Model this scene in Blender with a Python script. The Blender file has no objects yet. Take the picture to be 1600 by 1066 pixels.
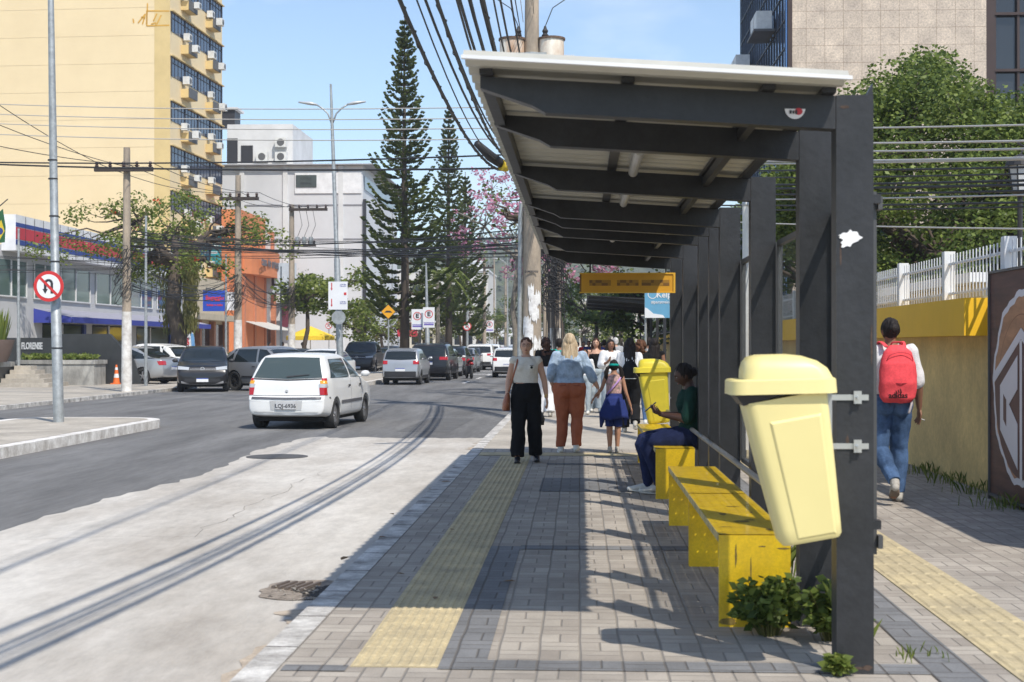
import bpy, bmesh, math, random
from mathutils import Vector, Matrix, noise
from mathutils.bvhtree import BVHTree
R = math.radians; PI = math.pi
random.seed(7)
SC = bpy.context.scene; COL = SC.collection
# ---------------------------------------------------------------- camera, sky, sun, exposure
F = 2222.0; CZ = 1.5; YAW = R(2.73)
cam = bpy.data.cameras.new("camera"); co = bpy.data.objects.new("camera", cam); COL.objects.link(co)
cam.lens = 50; cam.sensor_width = 36; cam.clip_start = .1; cam.clip_end = 4000
co.location = (0, 0, CZ); co.rotation_euler = (R(90.18), 0, YAW)
cam.dof.use_dof = True; cam.dof.focus_distance = 20; cam.dof.aperture_fstop = 5.0
SC.camera = co
SUNV = Vector((.42, -.66, 1.0)).normalized()
wd = bpy.data.worlds.new("World"); SC.world = wd; wd.use_nodes = True
nt = wd.node_tree; nt.nodes.clear()
wo = nt.nodes.new('ShaderNodeOutputWorld'); bg = nt.nodes.new('ShaderNodeBackground')
sky = nt.nodes.new('ShaderNodeTexSky'); sky.sky_type = 'NISHITA'; sky.sun_disc = False
sky.sun_elevation = math.asin(SUNV.z); sky.sun_rotation = math.atan2(SUNV.x, SUNV.y)
sky.air_density = 1.0; sky.dust_density = .35; sky.ozone_density = 1.8
tc = nt.nodes.new('ShaderNodeTexCoord'); mp = nt.nodes.new('ShaderNodeMapping'); mp.inputs['Scale'].default_value = (3, 3, 7)
cn = nt.nodes.new('ShaderNodeTexNoise'); cn.inputs['Scale'].default_value = 2.3; cn.inputs['Detail'].default_value = 7
cr = nt.nodes.new('ShaderNodeValToRGB'); cr.color_ramp.elements[0].position = .52; cr.color_ramp.elements[1].position = .86
cr.color_ramp.elements[1].color = (.55, .55, .55, 1)
mx = nt.nodes.new('ShaderNodeMix'); mx.data_type = 'RGBA'; mx.inputs[7].default_value = (6.6, 6.8, 7.4, 1)
L = nt.links.new
L(tc.outputs['Generated'], mp.inputs[0]); L(mp.outputs[0], cn.inputs['Vector']); L(cn.outputs['Fac'], cr.inputs[0])
L(cr.outputs[0], mx.inputs[0]); L(sky.outputs[0], mx.inputs[6]); L(mx.outputs[2], bg.inputs[0]); L(bg.outputs[0], wo.inputs[0])
bg.inputs[1].default_value = .15
sl = bpy.data.lights.new("sun", 'SUN'); sl.energy = 3.8; sl.angle = R(.55); sl.color = (1, .94, .85)
so = bpy.data.objects.new("sun", sl); COL.objects.link(so); so.location = (10, -15, 30)
so.rotation_euler = SUNV.to_track_quat('Z', 'Y').to_euler()
SC.view_settings.view_transform = 'Standard'; SC.view_settings.look = 'None'
SC.view_settings.exposure = .40; SC.view_settings.gamma = 1; SC.view_settings.use_curve_mapping = False
SC.cycles.max_bounces = 6; SC.cycles.transparent_max_bounces = 10

# ---------------------------------------------------------------- geometry helpers
def W(px, d, py=None, z=0):
    """point of the place seen at photo column px at depth d (py gives the height)"""
    cx = (px - 800) * d / F
    if py is not None: z = CZ + (540 - py) * d / F
    return Vector((cx * math.cos(YAW) - d * math.sin(YAW), cx * math.sin(YAW) + d * math.cos(YAW), z))
def Xa(px, Y):
    t = (px - 800) / F; c, s = math.cos(YAW), math.sin(YAW); return Y * (t * c - s) / (c + t * s)
def Za(py, Y): return CZ + (540 - py) * Y / F

MATS = {}
def M(name, col=(.5, .5, .5), rough=.6, metal=0, var=.12, vs=2.0, bump=0, bs=40, spec=.5, coat=0, stain=None, stretch=(1, 1, 1), emit=None):
    if name in MATS: return MATS[name]
    m = bpy.data.materials.new(name); m.use_nodes = True; n = m.node_tree.nodes; l = m.node_tree.links.new
    b = n['Principled BSDF']; MATS[name] = m
    b.inputs['Roughness'].default_value = rough; b.inputs['Metallic'].default_value = metal
    b.inputs['Specular IOR Level'].default_value = spec; b.inputs['Coat Weight'].default_value = coat
    b.inputs['Base Color'].default_value = (*col, 1)
    if emit: b.inputs['Emission Color'].default_value = (*col, 1); b.inputs['Emission Strength'].default_value = emit
    t = n.new('ShaderNodeTexCoord'); mpp = n.new('ShaderNodeMapping'); mpp.inputs['Scale'].default_value = stretch
    l(t.outputs['Object'], mpp.inputs[0])
    if var:
        no = n.new('ShaderNodeTexNoise'); no.inputs['Scale'].default_value = vs; no.inputs['Detail'].default_value = 6; no.inputs['Roughness'].default_value = .65
        l(mpp.outputs[0], no.inputs['Vector'])
        r = n.new('ShaderNodeValToRGB'); e = r.color_ramp.elements
        e[0].position = .3; e[1].position = .7
        c0 = tuple(max(0, c * (1 - var)) for c in col); c1 = tuple(min(1, c * (1 + var)) for c in col)
        if stain: c0 = stain
        e[0].color = (*c0, 1); e[1].color = (*c1, 1)
        l(no.outputs['Fac'], r.inputs[0]); l(r.outputs[0], b.inputs['Base Color'])
        if bump and bs > 15:   # fine speckle and grime on rough materials
            nf = n.new('ShaderNodeTexNoise'); nf.inputs['Scale'].default_value = vs * 11; nf.inputs['Detail'].default_value = 9; nf.inputs['Roughness'].default_value = .8
            l(mpp.outputs[0], nf.inputs['Vector']); rf = n.new('ShaderNodeMapRange'); rf.inputs[1].default_value = .32; rf.inputs[2].default_value = .62; rf.inputs[3].default_value = .80; rf.inputs[4].default_value = 1.07
            l(nf.outputs['Fac'], rf.inputs[0]); sv = n.new('ShaderNodeVectorMath'); sv.operation = 'SCALE'; l(r.outputs[0], sv.inputs[0]); l(rf.outputs[0], sv.inputs['Scale']); l(sv.outputs[0], b.inputs['Base Color'])
    if bump:
        n2 = n.new('ShaderNodeTexNoise'); n2.inputs['Scale'].default_value = bs; n2.inputs['Detail'].default_value = 5
        l(mpp.outputs[0], n2.inputs['Vector'])
        bp = n.new('ShaderNodeBump'); bp.inputs['Strength'].default_value = bump; bp.inputs['Distance'].default_value = .02
        l(n2.outputs['Fac'], bp.inputs['Height']); l(bp.outputs[0], b.inputs['Normal'])
    return m
def glassm(name, col, rough=.05, alpha=1.0, spec=.8):
    m = M(name, col, rough, 0, 0, spec=spec)
    if alpha < 1: m.node_tree.nodes['Principled BSDF'].inputs['Alpha'].default_value = alpha
    return m
def leafm(name, c0, c1, trans=.35):
    if name in MATS: return MATS[name]
    m = bpy.data.materials.new(name); m.use_nodes = True; n = m.node_tree.nodes; l = m.node_tree.links.new; MATS[name] = m
    b = n['Principled BSDF']; b.inputs['Roughness'].default_value = .5; b.inputs['Specular IOR Level'].default_value = .35
    g = n.new('ShaderNodeNewGeometry'); r = n.new('ShaderNodeValToRGB'); e = r.color_ramp.elements
    e[0].color = (*c0, 1); e[1].color = (*c1, 1)
    l(g.outputs['Random Per Island'], r.inputs[0]); l(r.outputs[0], b.inputs['Base Color'])
    tr = n.new('ShaderNodeBsdfTranslucent'); mix = n.new('ShaderNodeMixShader'); mix.inputs[0].default_value = trans
    l(r.outputs[0], tr.inputs[0]); l(b.outputs[0], mix.inputs[1]); l(tr.outputs[0], mix.inputs[2]); l(mix.outputs[0], n['Material Output'].inputs[0])
    return m

def tag(o, label=None, cat=None, group=None, kind=None):
    if label: o['label'] = label
    if cat: o['category'] = cat
    if group: o['group'] = group
    if kind: o['kind'] = kind
    return o
def thing(name, label, cat, loc=(0, 0, 0), rz=0, group=None):
    o = bpy.data.objects.new(name, None); COL.objects.link(o); o.location = loc; o.rotation_euler = (0, 0, rz); o.empty_display_size = .2
    return tag(o, label, cat, group)
def kids(o): return [c for c in bpy.data.objects if c.parent == o]
def copy_tree(o, parent=None):
    c = o.copy(); COL.objects.link(c)
    if parent: c.parent = parent
    for ch in kids(o): copy_tree(ch, c)
    return c

class MB:
    def __init__(s, T=None): s.v = []; s.f = []; s.mi = []; s.T = T; s.m = 0
    def add(s, vs, fs, T=None):
        b = len(s.v); T = T or s.T
        s.v += [tuple(T @ Vector(v)) if T else tuple(v) for v in vs]
        s.f += [tuple(i + b for i in f) for f in fs]; s.mi += [s.m] * len(fs); return s
    def box(s, x0, x1, y0, y1, z0, z1, T=None):
        vs = [(x, y, z) for z in (z0, z1) for y in (y0, y1) for x in (x0, x1)]
        return s.add(vs, [(0, 2, 3, 1), (4, 5, 7, 6), (0, 1, 5, 4), (2, 6, 7, 3), (0, 4, 6, 2), (1, 3, 7, 5)], T)
    def quad(s, a, b, c, d): return s.add([a, b, c, d], [(0, 1, 2, 3)])
    def rings(s, rs, caps=True, close=False):
        n = len(rs[0]); vs = [p for r in rs for p in r]; fs = []
        for k in range(len(rs) - 1 + (1 if close else 0)):
            a = k * n; b = ((k + 1) % len(rs)) * n
            fs += [(a + i, a + (i + 1) % n, b + (i + 1) % n, b + i) for i in range(n)]
        if caps and not close: fs += [tuple(range(n))[::-1], tuple(range((len(rs) - 1) * n, len(rs) * n))]
        return s.add(vs, fs)
    def tube(s, pts, rad, n=8, up=None, flat=None, caps=True):
        """rad: number or list; flat: (rx, ry) factors or list of them"""
        pts = [Vector(p) for p in pts]; rs = []
        if not isinstance(rad, (list, tuple)): rad = [rad] * len(pts)
        prev = None
        for i, p in enumerate(pts):
            t = (pts[min(i + 1, len(pts) - 1)] - pts[max(i - 1, 0)])
            t = t.normalized() if t.length > 1e-9 else Vector((0, 0, 1))
            u = Vector(up) if up else (prev if prev else (Vector((1, 0, 0)) if abs(t.x) < .9 else Vector((0, 1, 0))))
            u = (u - t * u.dot(t)); u = u.normalized() if u.length > 1e-6 else t.orthogonal().normalized()
            prev = u; w = t.cross(u)
            fx, fy = (flat[i] if isinstance(flat, list) else flat) if flat else (1, 1)
            rs.append([p + (u * math.cos(a) * fx + w * math.sin(a) * fy) * rad[i] for a in [2 * PI * k / n for k in range(n)]])
        return s.rings(rs, caps)
    def cyl(s, c, r, h, n=16, axis='z', r2=None):
        c = Vector(c); ax = {'x': Vector((1, 0, 0)), 'y': Vector((0, 1, 0)), 'z': Vector((0, 0, 1))}[axis]
        return s.tube([c, c + ax * h], [r, r if r2 is None else r2], n)
    def ball(s, c, rx, ry=None, rz=None, nu=12, nv=8, T=None):
        ry = ry or rx; rz = rz or rx; c = Vector(c); vs = [c + Vector((0, 0, -rz))]; fs = []
        for j in range(1, nv):
            th = PI * j / nv - PI / 2
            vs += [c + Vector((rx * math.cos(th) * math.cos(2 * PI * i / nu), ry * math.cos(th) * math.sin(2 * PI * i / nu), rz * math.sin(th))) for i in range(nu)]
        vs.append(c + Vector((0, 0, rz))); top = len(vs) - 1
        for i in range(nu):
            k = (i + 1) % nu; fs.append((0, 1 + k, 1 + i)); fs.append((top, top - nu + i, top - nu + k))
            for j in range(nv - 2): a = 1 + j * nu; fs.append((a + i, a + k, a + nu + k, a + nu + i))
        return s.add(vs, fs, T)
    def prism(s, poly, t0, t1, plane='xz'):
        """poly in the plane, extruded along the third axis from t0 to t1"""
        mk = {'xz': lambda a, b, t: (a, t, b), 'yz': lambda a, b, t: (t, a, b), 'xy': lambda a, b, t: (a, b, t)}[plane]
        return s.rings([[mk(a, b, t0) for a, b in poly], [mk(a, b, t1) for a, b in poly]])
    def mesh(s, name='m'):
        me = bpy.data.meshes.new(name); me.from_pydata(s.v, [], s.f); me.validate(); return me
    def build(s, name, mats, parent=None, smooth=False, loc=None, bevel=0, recalc=True):
        me = bpy.data.meshes.new(name); me.from_pydata(s.v, [], s.f)
        if not isinstance(mats, (list, tuple)): mats = [mats]
        for m in mats: me.materials.append(m)
        if len(mats) > 1: me.polygons.foreach_set('material_index', s.mi)
        me.update()
        if recalc:
            bm = bmesh.new(); bm.from_mesh(me); bmesh.ops.recalc_face_normals(bm, faces=bm.faces); bm.to_mesh(me); bm.free()
        o = bpy.data.objects.new(name, me); COL.objects.link(o)
        if parent: o.parent = parent
        if loc: o.location = loc
        if smooth: me.shade_smooth() if smooth is True else me.set_sharp_from_angle(angle=R(smooth)) if False else None
        if smooth and smooth is not True:
            me.shade_smooth(); me.set_sharp_from_angle(angle=R(smooth))
        if bevel:
            b = o.modifiers.new('b', 'BEVEL'); b.width = bevel; b.segments = 2; b.limit_method = 'ANGLE'
        return o

_tmp = {}
def tmpscene():
    if 's' not in _tmp: _tmp['s'] = bpy.data.scenes.new('workbench_tmp')
    return _tmp['s']
def tmpdg():
    TS = tmpscene()
    with bpy.context.temp_override(scene=TS, view_layer=TS.view_layers[0]):
        dg = bpy.context.evaluated_depsgraph_get(); dg.update()
    return dg
def bake(mb, voxel=None, smooth=0, subsurf=0, disp=None, boolean=None):
    """evaluate modifiers on a temporary object and return a plain mesh"""
    me = bpy.data.meshes.new('tmp'); me.from_pydata(mb.v, [], mb.f)
    bm = bmesh.new(); bm.from_mesh(me); bmesh.ops.recalc_face_normals(bm, faces=bm.faces); bm.to_mesh(me); bm.free()
    o = bpy.data.objects.new('tmp', me); TS = tmpscene(); TS.collection.objects.link(o); extra = None
    if subsurf: q = o.modifiers.new('s', 'SUBSURF'); q.levels = subsurf; q.render_levels = subsurf
    if voxel: q = o.modifiers.new('r', 'REMESH'); q.mode = 'VOXEL'; q.voxel_size = voxel
    if smooth: q = o.modifiers.new('m', 'SMOOTH'); q.factor = .5; q.iterations = smooth
    if boolean:
        cm = boolean.mesh('cut'); bm = bmesh.new(); bm.from_mesh(cm); bmesh.ops.recalc_face_normals(bm, faces=bm.faces); bm.to_mesh(cm); bm.free()
        extra = bpy.data.objects.new('cut', cm); TS.collection.objects.link(extra)
        q = o.modifiers.new('b', 'BOOLEAN'); q.operation = 'DIFFERENCE'; q.object = extra; q.solver = 'EXACT'
    dg = tmpdg()
    out = bpy.data.meshes.new_from_object(o.evaluated_get(dg), preserve_all_data_layers=False, depsgraph=dg)
    bpy.data.objects.remove(o); bpy.data.meshes.remove(me)
    if extra: bpy.data.objects.remove(extra)
    if disp:
        nn = [v.normal.copy() for v in out.vertices]; cc = [v.co.copy() for v in out.vertices]
        flat_ = []
        for c_, n_ in zip(cc, nn): flat_ += list(c_ + n_ * disp(c_))
        out.vertices.foreach_set('co', flat_); out.update()
    return out
def mobj(name, me, mats, parent=None, smooth=True):
    me.materials.clear()
    for m in (mats if isinstance(mats, (list, tuple)) else [mats]): me.materials.append(m)
    if smooth: me.shade_smooth()
    o = bpy.data.objects.new(name, me); COL.objects.link(o); o.name = name
    if parent: o.parent = parent
    return o
_font = {}
def text(s, size, T, mb, depth=.003, sx=1, bold=0):
    """flat lettering mesh added to mb; local x right, y up, z out of the surface"""
    cu = bpy.data.curves.new('t', 'FONT'); cu.body = s; cu.size = size; cu.extrude = depth; cu.offset = bold
    cu.align_x = 'CENTER'; cu.align_y = 'CENTER'; cu.resolution_u = 3
    o = bpy.data.objects.new('t', cu); TS = tmpscene(); TS.collection.objects.link(o)
    dg = tmpdg()
    me = bpy.data.meshes.new_from_object(o.evaluated_get(dg), depsgraph=dg)
    mb.add([(v.co.x * sx, v.co.y, v.co.z) for v in me.vertices], [tuple(p.vertices) for p in me.polygons], T)
    bpy.data.objects.remove(o)
def FR(o, x, y):
    """frame matrix: origin o, x axis, y axis"""
    x = Vector(x).normalized(); y = Vector(y); z = x.cross(y).normalized(); y = z.cross(x)
    m = Matrix((x, y, z)).transposed().to_4x4(); m.translation = Vector(o); return m
XZ = lambda x, y, z: FR((x, y, z), (1, 0, 0), (0, 0, 1))       # facing -Y
# ---------------------------------------------------------------- ground, road, pavements
RZ = -.10
def pavers(name, ca, cb, joint, bw=.2):
    """woven pavers: pairs of bricks lying alternately along and across"""
    if name in MATS: return MATS[name]
    m = bpy.data.materials.new(name); m.use_nodes = True; MATS[name] = m
    n = m.node_tree.nodes; l = m.node_tree.links.new; b = n['Principled BSDF']; b.inputs['Roughness'].default_value = .9; b.inputs['Specular IOR Level'].default_value = .25
    def mt(op, a, c=None, d=None):
        q = n.new('ShaderNodeMath'); q.operation = op
        for i, x in enumerate((a, c, d)):
            if x is None: continue
            if isinstance(x, (int, float)): q.inputs[i].default_value = x
            else: l(x, q.inputs[i])
        return q.outputs[0]
    t = n.new('ShaderNodeTexCoord'); no0 = n.new('ShaderNodeTexNoise'); no0.inputs['Scale'].default_value = 1.7
    l(t.outputs['Object'], no0.inputs['Vector'])
    wob = mt('MULTIPLY', mt('SUBTRACT', no0.outputs['Fac'], .5), .022)
    s = n.new('ShaderNodeSeparateXYZ'); l(t.outputs['Object'], s.inputs[0])
    u = mt('DIVIDE', mt('ADD', s.outputs[0], wob), bw); v = mt('DIVIDE', mt('ADD', s.outputs[1], wob), bw)
    fu, fv, iu, iv = mt('FRACT', u), mt('FRACT', v), mt('FLOOR', u), mt('FLOOR', v)
    cell = mt('MODULO', mt('ADD', mt('ADD', iu, iv), 4000), 2)
    tt = mt('ADD', mt('MULTIPLY', cell, fu), mt('MULTIPLY', mt('SUBTRACT', 1, cell), fv))
    jin = mt('ABSOLUTE', mt('SUBTRACT', tt, .5))
    ex = mt('MINIMUM', fu, mt('SUBTRACT', 1, fu)); ey = mt('MINIMUM', fv, mt('SUBTRACT', 1, fv))
    dist = mt('MINIMUM', mt('MINIMUM', mt('MULTIPLY', ex, .75), ey), jin)
    mr = n.new('ShaderNodeMapRange'); mr.inputs[1].default_value = .008; mr.inputs[2].default_value = .034; l(dist, mr.inputs[0])
    cv = n.new('ShaderNodeCombineXYZ'); l(iu, cv.inputs[0]); l(iv, cv.inputs[1]); l(mt('GREATER_THAN', tt, .5), cv.inputs[2])
    wn = n.new('ShaderNodeTexWhiteNoise'); l(cv.outputs[0], wn.inputs['Vector'])
    cmx = n.new('ShaderNodeMix'); cmx.data_type = 'RGBA'; cmx.inputs[6].default_value = (*ca, 1); cmx.inputs[7].default_value = (*cb, 1); l(wn.outputs['Value'], cmx.inputs[0])
    no = n.new('ShaderNodeTexNoise'); no.inputs['Scale'].default_value = 1.3; no.inputs['Detail'].default_value = 8; no.inputs['Roughness'].default_value = .7
    l(t.outputs['Object'], no.inputs['Vector'])
    r2 = n.new('ShaderNodeMapRange'); r2.inputs[1].default_value = .3; r2.inputs[2].default_value = .7; r2.inputs[3].default_value = .72; r2.inputs[4].default_value = 1.15; l(no.outputs['Fac'], r2.inputs[0])
    ng = n.new('ShaderNodeTexNoise'); ng.inputs['Scale'].default_value = 140; l(t.outputs['Object'], ng.inputs['Vector'])
    r3 = n.new('ShaderNodeMapRange'); r3.inputs[1].default_value = .3; r3.inputs[2].default_value = .7; r3.inputs[3].default_value = .85; r3.inputs[4].default_value = 1.12; l(ng.outputs['Fac'], r3.inputs[0])
    vm = n.new('ShaderNodeVectorMath'); vm.operation = 'SCALE'; l(cmx.outputs[2], vm.inputs[0]); l(mt('MULTIPLY', r2.outputs[0], r3.outputs[0]), vm.inputs['Scale'])
    jm = n.new('ShaderNodeMix'); jm.data_type = 'RGBA'; jm.inputs[6].default_value = (*joint, 1); l(vm.outputs[0], jm.inputs[7]); l(mr.outputs[0], jm.inputs[0])
    l(jm.outputs[2], b.inputs['Base Color'])
    bp = n.new('ShaderNodeBump'); bp.inputs['Distance'].default_value = .008; bp.inputs['Strength'].default_value = .7
    l(mt('ADD', mr.outputs[0], mt('MULTIPLY', ng.outputs['Fac'], .25)), bp.inputs['Height']); l(bp.outputs[0], b.inputs['Normal'])
    return m
PV = pavers('paver_beige', (.33, .29, .245), (.43, .385, .325), (.24, .215, .185))
PVG = pavers('paver_grey', (.175, .175, .175), (.22, .22, .22), (.12, .11, .10))
ASPH = M('asphalt', (.18, .177, .172), .92, var=.3, vs=1.4, bump=.6, bs=220, spec=.2, stretch=(1, .12, 1), stain=(.125, .123, .12))
CONC = M('concrete_slab', (.50, .475, .43), .9, var=.3, vs=.55, bump=.3, bs=60, stain=(.37, .33, .28), spec=.2, stretch=(1, .35, 1))
PALEC = M('pavement_concrete', (.42, .38, .32), .9, var=.25, vs=.8, bump=.3, bs=50, spec=.2)
KERB = M('kerb_concrete', (.58, .56, .52), .9, var=.4, vs=3.5, bump=.6, bs=60, stain=(.20, .18, .16), spec=.2)
WKERB = M('kerb_whitewash', (.72, .70, .66), .85, var=.3, vs=5, bump=.4, bs=50, stain=(.42, .38, .33))
EARTH = M('ground_earth', (.16, .14, .10), .95, var=.3, vs=.2)
TACT = M('tactile_tile', (.50, .41, .24), .85, var=.25, vs=3, bump=.3, bs=150, spec=.2, stain=(.38, .32, .21))
DIRT = M('dirt', (.30, .25, .20), .95, var=.5, vs=14, bump=.8, bs=60)

def sheet(name, pts, z, mat, kind='structure', label=None):
    b = MB(); b.add([(x, y, z) for x, y in pts], [tuple(range(len(pts)))])
    return tag(b.build(name, mat, recalc=False), label, kind=kind)
def slab(name, pts, z0, z1, mat):
    b = MB(); b.rings([[(x, y, z0) for x, y in pts], [(x, y, z1) for x, y in pts]]); return tag(b.build(name, mat), kind='structure')
sheet('ground', [(-900, -300), (900, -300), (900, 1500), (-900, 1500)], -.16, EARTH)
sheet('road', [(-90, -12), (90, -12), (90, 22.0), (90, 420), (-90, 420)], RZ, ASPH)
# bus bay of pale concrete, ragged edges
e = [(-1.55, -8), (-1.55, 24.4)]
for i in range(24): e.append((-1.6 - i * .13, 24.5 + .25 * math.sin(i * .9) * (i / 24) + random.uniform(-.12, .12)))
for i in range(110): e.append((-4.72 + random.uniform(-.07, .07) - .12 * math.sin(i * .21) - .004 * i, 24.2 - i * .3))
sheet('concrete_bus_bay', e, RZ + .004, CONC)
# right pavement
slab('sidewalk', [(-1.40, -6), (12, -6), (12, 20.6), (-1.40, 20.6)], -.14, 0, PV)
slab('far_sidewalk', [(-1.40, 20.6), (4.9, 20.6), (4.9, 260), (-1.40, 260)], -.14, 0, PALEC)
slab('kerb', [(-1.56, -6), (-1.40, -6), (-1.40, 260), (-1.56, 260)], -.14, .004, KERB)
# dark paver bands laid in the pavement
for x0, x1, y0, y1 in ((-.66, -.44, 6.56, 10.6), (-.44, 1.6, 6.56, 6.76), (-.44, 1.25, 10.45, 10.65), (-.42, .6, 14.6, 16.1),
                       (1.60, 1.82, -5, 19), (-.42, 1.2, 17.9, 18.1), (-1.38, -1.08, 6.5, 6.62)):
    sheet('paver_band', [(x0, y0), (x1, y0), (x1, y1), (x0, y1)], .004, PVG)
def tactile(x0, x1, y0, y1, ribs, tile, gap):
    b = MB(); b.box(x0, x1, y0, y1, -.02, .006)
    w = (x1 - x0) / ribs; y = y0
    while y < y1 - .01:
        ye = min(y + tile, y1)
        for k in range(ribs):
            c = x0 + (k + .5) * w; h = w * .28
            a, z = y + gap, ye - gap
            b.add([(c - h, a, .006), (c + h, a, .006), (c + h, z, .006), (c - h, z, .006), (c - h * .5, a + .01, .0115), (c + h * .5, a + .01, .0115), (c + h * .5, z - .01, .0115), (c - h * .5, z - .01, .0115)],
                  [(4, 5, 6, 7), (0, 1, 5, 4), (1, 2, 6, 5), (2, 3, 7, 6), (3, 0, 4, 7)])
        y = ye
    return tag(b.build('tactile_paving', TACT, recalc=False), kind='structure')
tactile(-1.07, -.66, 6.6, 19.2, 8, .2, .006)
tactile(1.97, 2.40, -3, 30, 5, .4, .022)
sheet('tactile_paving', [(-1.38, 19.3), (1.15, 19.3), (1.15, 19.85), (-1.38, 19.85)], .006, TACT)
# joints between kerb stones, dirt washed along the gutter, cracks in the slab
b = MB()
for k in range(34): b.box(-1.558, -1.399, -1 + k * .8, -1 + k * .8 + .012, -.10, .0055)
tag(b.build('kerb_joint', M('joint_dark', (.12, .11, .10), .95)), kind='structure')
rg = random.Random(31); DWASH = M('gutter_dirt', (.42, .35, .27), .95, var=.4, vs=7, bump=.5, bs=60, stain=(.27, .22, .17))
for k, (y0, y1, w) in enumerate(((3.5, 7.6, .42), (7.9, 8.6, .30), (9.8, 10.6, .12), (11.5, 13.2, .09), (15, 16.5, .12), (18.5, 19.2, .16), (21, 23.5, .25))):
    n = 26; out = [(-1.56 - w * (.35 + .65 * abs(noise.noise(Vector((y0 + (y1 - y0) * i / n * 3, k, 0))) * 2.2)) * math.sin(PI * (i + .3) / (n + .6)) ** .5 + rg.uniform(-.012, .012), y0 + (y1 - y0) * i / n) for i in range(n + 1)]
    sheet('gutter_dirt', [(-1.562, y0)] + out[::1] + [(-1.562, y1)], RZ + .0075, DWASH)
CRK = M('crack_dark', (.16, .145, .125), .95)
def crack(x, y, dx, dy, n, w, z):
    b = MB(); p = Vector((x, y, z)); d = Vector((dx, dy, 0))
    for i in range(n):
        q = p + d / n + Vector((rg.uniform(-.05, .05), rg.uniform(-.05, .05), 0)); s = (q - p).cross(Vector((0, 0, 1))).normalized() * w * rg.uniform(.4, 1)
        b.add([p - s, p + s, q + s, q - s], [(0, 1, 2, 3)]); p = q
    return tag(b.build('crack', CRK, recalc=False), kind='structure')
crack(-4.6, 11.5, 3.0, .4, 30, .003, RZ + .0075); crack(-4.7, 18.2, 3.1, -.2, 26, .004, RZ + .0075); crack(-3.2, 11.7, -.3, 6.3, 40, .003, RZ + .0075); crack(-7.2, 16, 1.6, 6, 34, .006, RZ + .003); crack(-9.5, 31, 5, 1.5, 34, .008, RZ + .003); crack(-3.5, 30, .8, 9, 34, .008, RZ + .003)
sheet('asphalt_patch', [(-6.9, 33), (-5.2, 33.1), (-5.1, 37.8), (-6.8, 38)], RZ + .003, M('asphalt_patch', (.13, .128, .125), .92, var=.2, vs=3, bump=.6, bs=200)); sheet('asphalt_patch', [(-3.4, 26.2), (-2.4, 26.1), (-2.3, 31), (-3.3, 31.2)], RZ + .003, MATS['asphalt_patch'])
# left median islands and the far pavement
def isl(x0, x1, y0, y1, name, mtop):
    def outl(g):
        p = []; r = (x1 - x0) / 2 * .7
        for cx, cy, a0 in ((x1 - r, y1 - r, 0), (x0 + r, y1 - r, 90), (x0 + r, y0 + r, 180), (x1 - r, y0 + r, 270)):
            p += [(cx + (r - g) * math.cos(R(a0 + a)), cy + (r - g) * math.sin(R(a0 + a))) for a in range(0, 91, 15)]
        return p
    slab('median_kerb', outl(0), -.14, .06, WKERB); b = MB(); b.add([(x, y, .064) for x, y in outl(.22)], [tuple(range(28))])
    tag(b.build(name, mtop, recalc=False), kind='structure')
isl(-11.2, -8.15, 5, 28.2, 'median_pavement', PALEC)
isl(-11.3, -8.4, 53, 300, 'median_pavement', PALEC)
slab('left_kerb', [(-14.45, -12), (-14.3, -12), (-14.3, 300), (-14.45, 300)], -.14, .004, KERB)
slab('left_sidewalk', [(-60, -12), (-14.45, -12), (-14.45, 300), (-60, 300)], -.14, 0, PALEC)
# painted lane marks
WP = M('road_paint', (.62, .61, .58), .8, var=.35, vs=8, stain=(.35, .34, .33))
for y in range(60, 200, 8): sheet('lane_marking', [(-5.0, y), (-4.86, y), (-4.86, y + 3), (-5.0, y + 3)], RZ + .004, WP)
for y in (78, 88): sheet('lane_marking', [(-6.4, y), (-2.4, y), (-2.4, y + 1.1), (-6.4, y + 1.1)], RZ + .008, WP)
# manhole, drain, litter
b = MB(); c = W(433, 20.4); b.cyl((c.x, c.y, RZ + .003), .44, .008, 32); b.cyl((c.x, c.y, RZ + .011), .36, .003, 32)
o = tag(b.build('manhole_cover', M('iron_cover', (.12, .115, .11), .7, .4, bump=.6, bs=25)), 'round dark manhole cover in the pale concrete bus bay', 'manhole cover')
t = thing('storm_drain', 'broken storm drain grate with rubble beside the kerb', 'drain', (-1.80, 9.2, RZ)); t.scale = (.78, .62, .8)
b = MB()
pts = [(.36 * (1 + .35 * noise.noise(Vector((math.cos(a) * 2, math.sin(a) * 2, 3)))) * math.cos(a), .62 * (1 + .3 * noise.noise(Vector((math.cos(a) * 2, math.sin(a) * 2, 1)))) * math.sin(a)) for a in [2 * PI * i / 40 for i in range(40)]]
b.add([(x, y, .012) for x, y in pts], [tuple(range(40))]); b.build('dirt_bed', DIRT, t, recalc=False)
b = MB(); b.add([(.16 + .2 * (1 + .35 * math.sin(3 * a)) * math.cos(a), -.15 + .33 * (1 + .25 * math.sin(5 * a + 1)) * math.sin(a), .0165) for a in [2 * PI * i / 36 for i in range(36)]], [tuple(range(36))]); b.build('drain_hole_shade', M('drain_dark', (.05, .042, .035), .95), t, recalc=False)  # flat uncut sheet, the shade down the hole painted near-black
b = MB()
for k in range(5): b.box(-.28 + k * .07, -.25 + k * .07, -.02 - k * .03, .34, .012, .035, T=Matrix.Rotation(R(-12), 4, 'Z'))
b.build('grate', M('rusty_iron', (.16, .13, .11), .8, .3, bump=.4), t)
b = MB()
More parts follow.
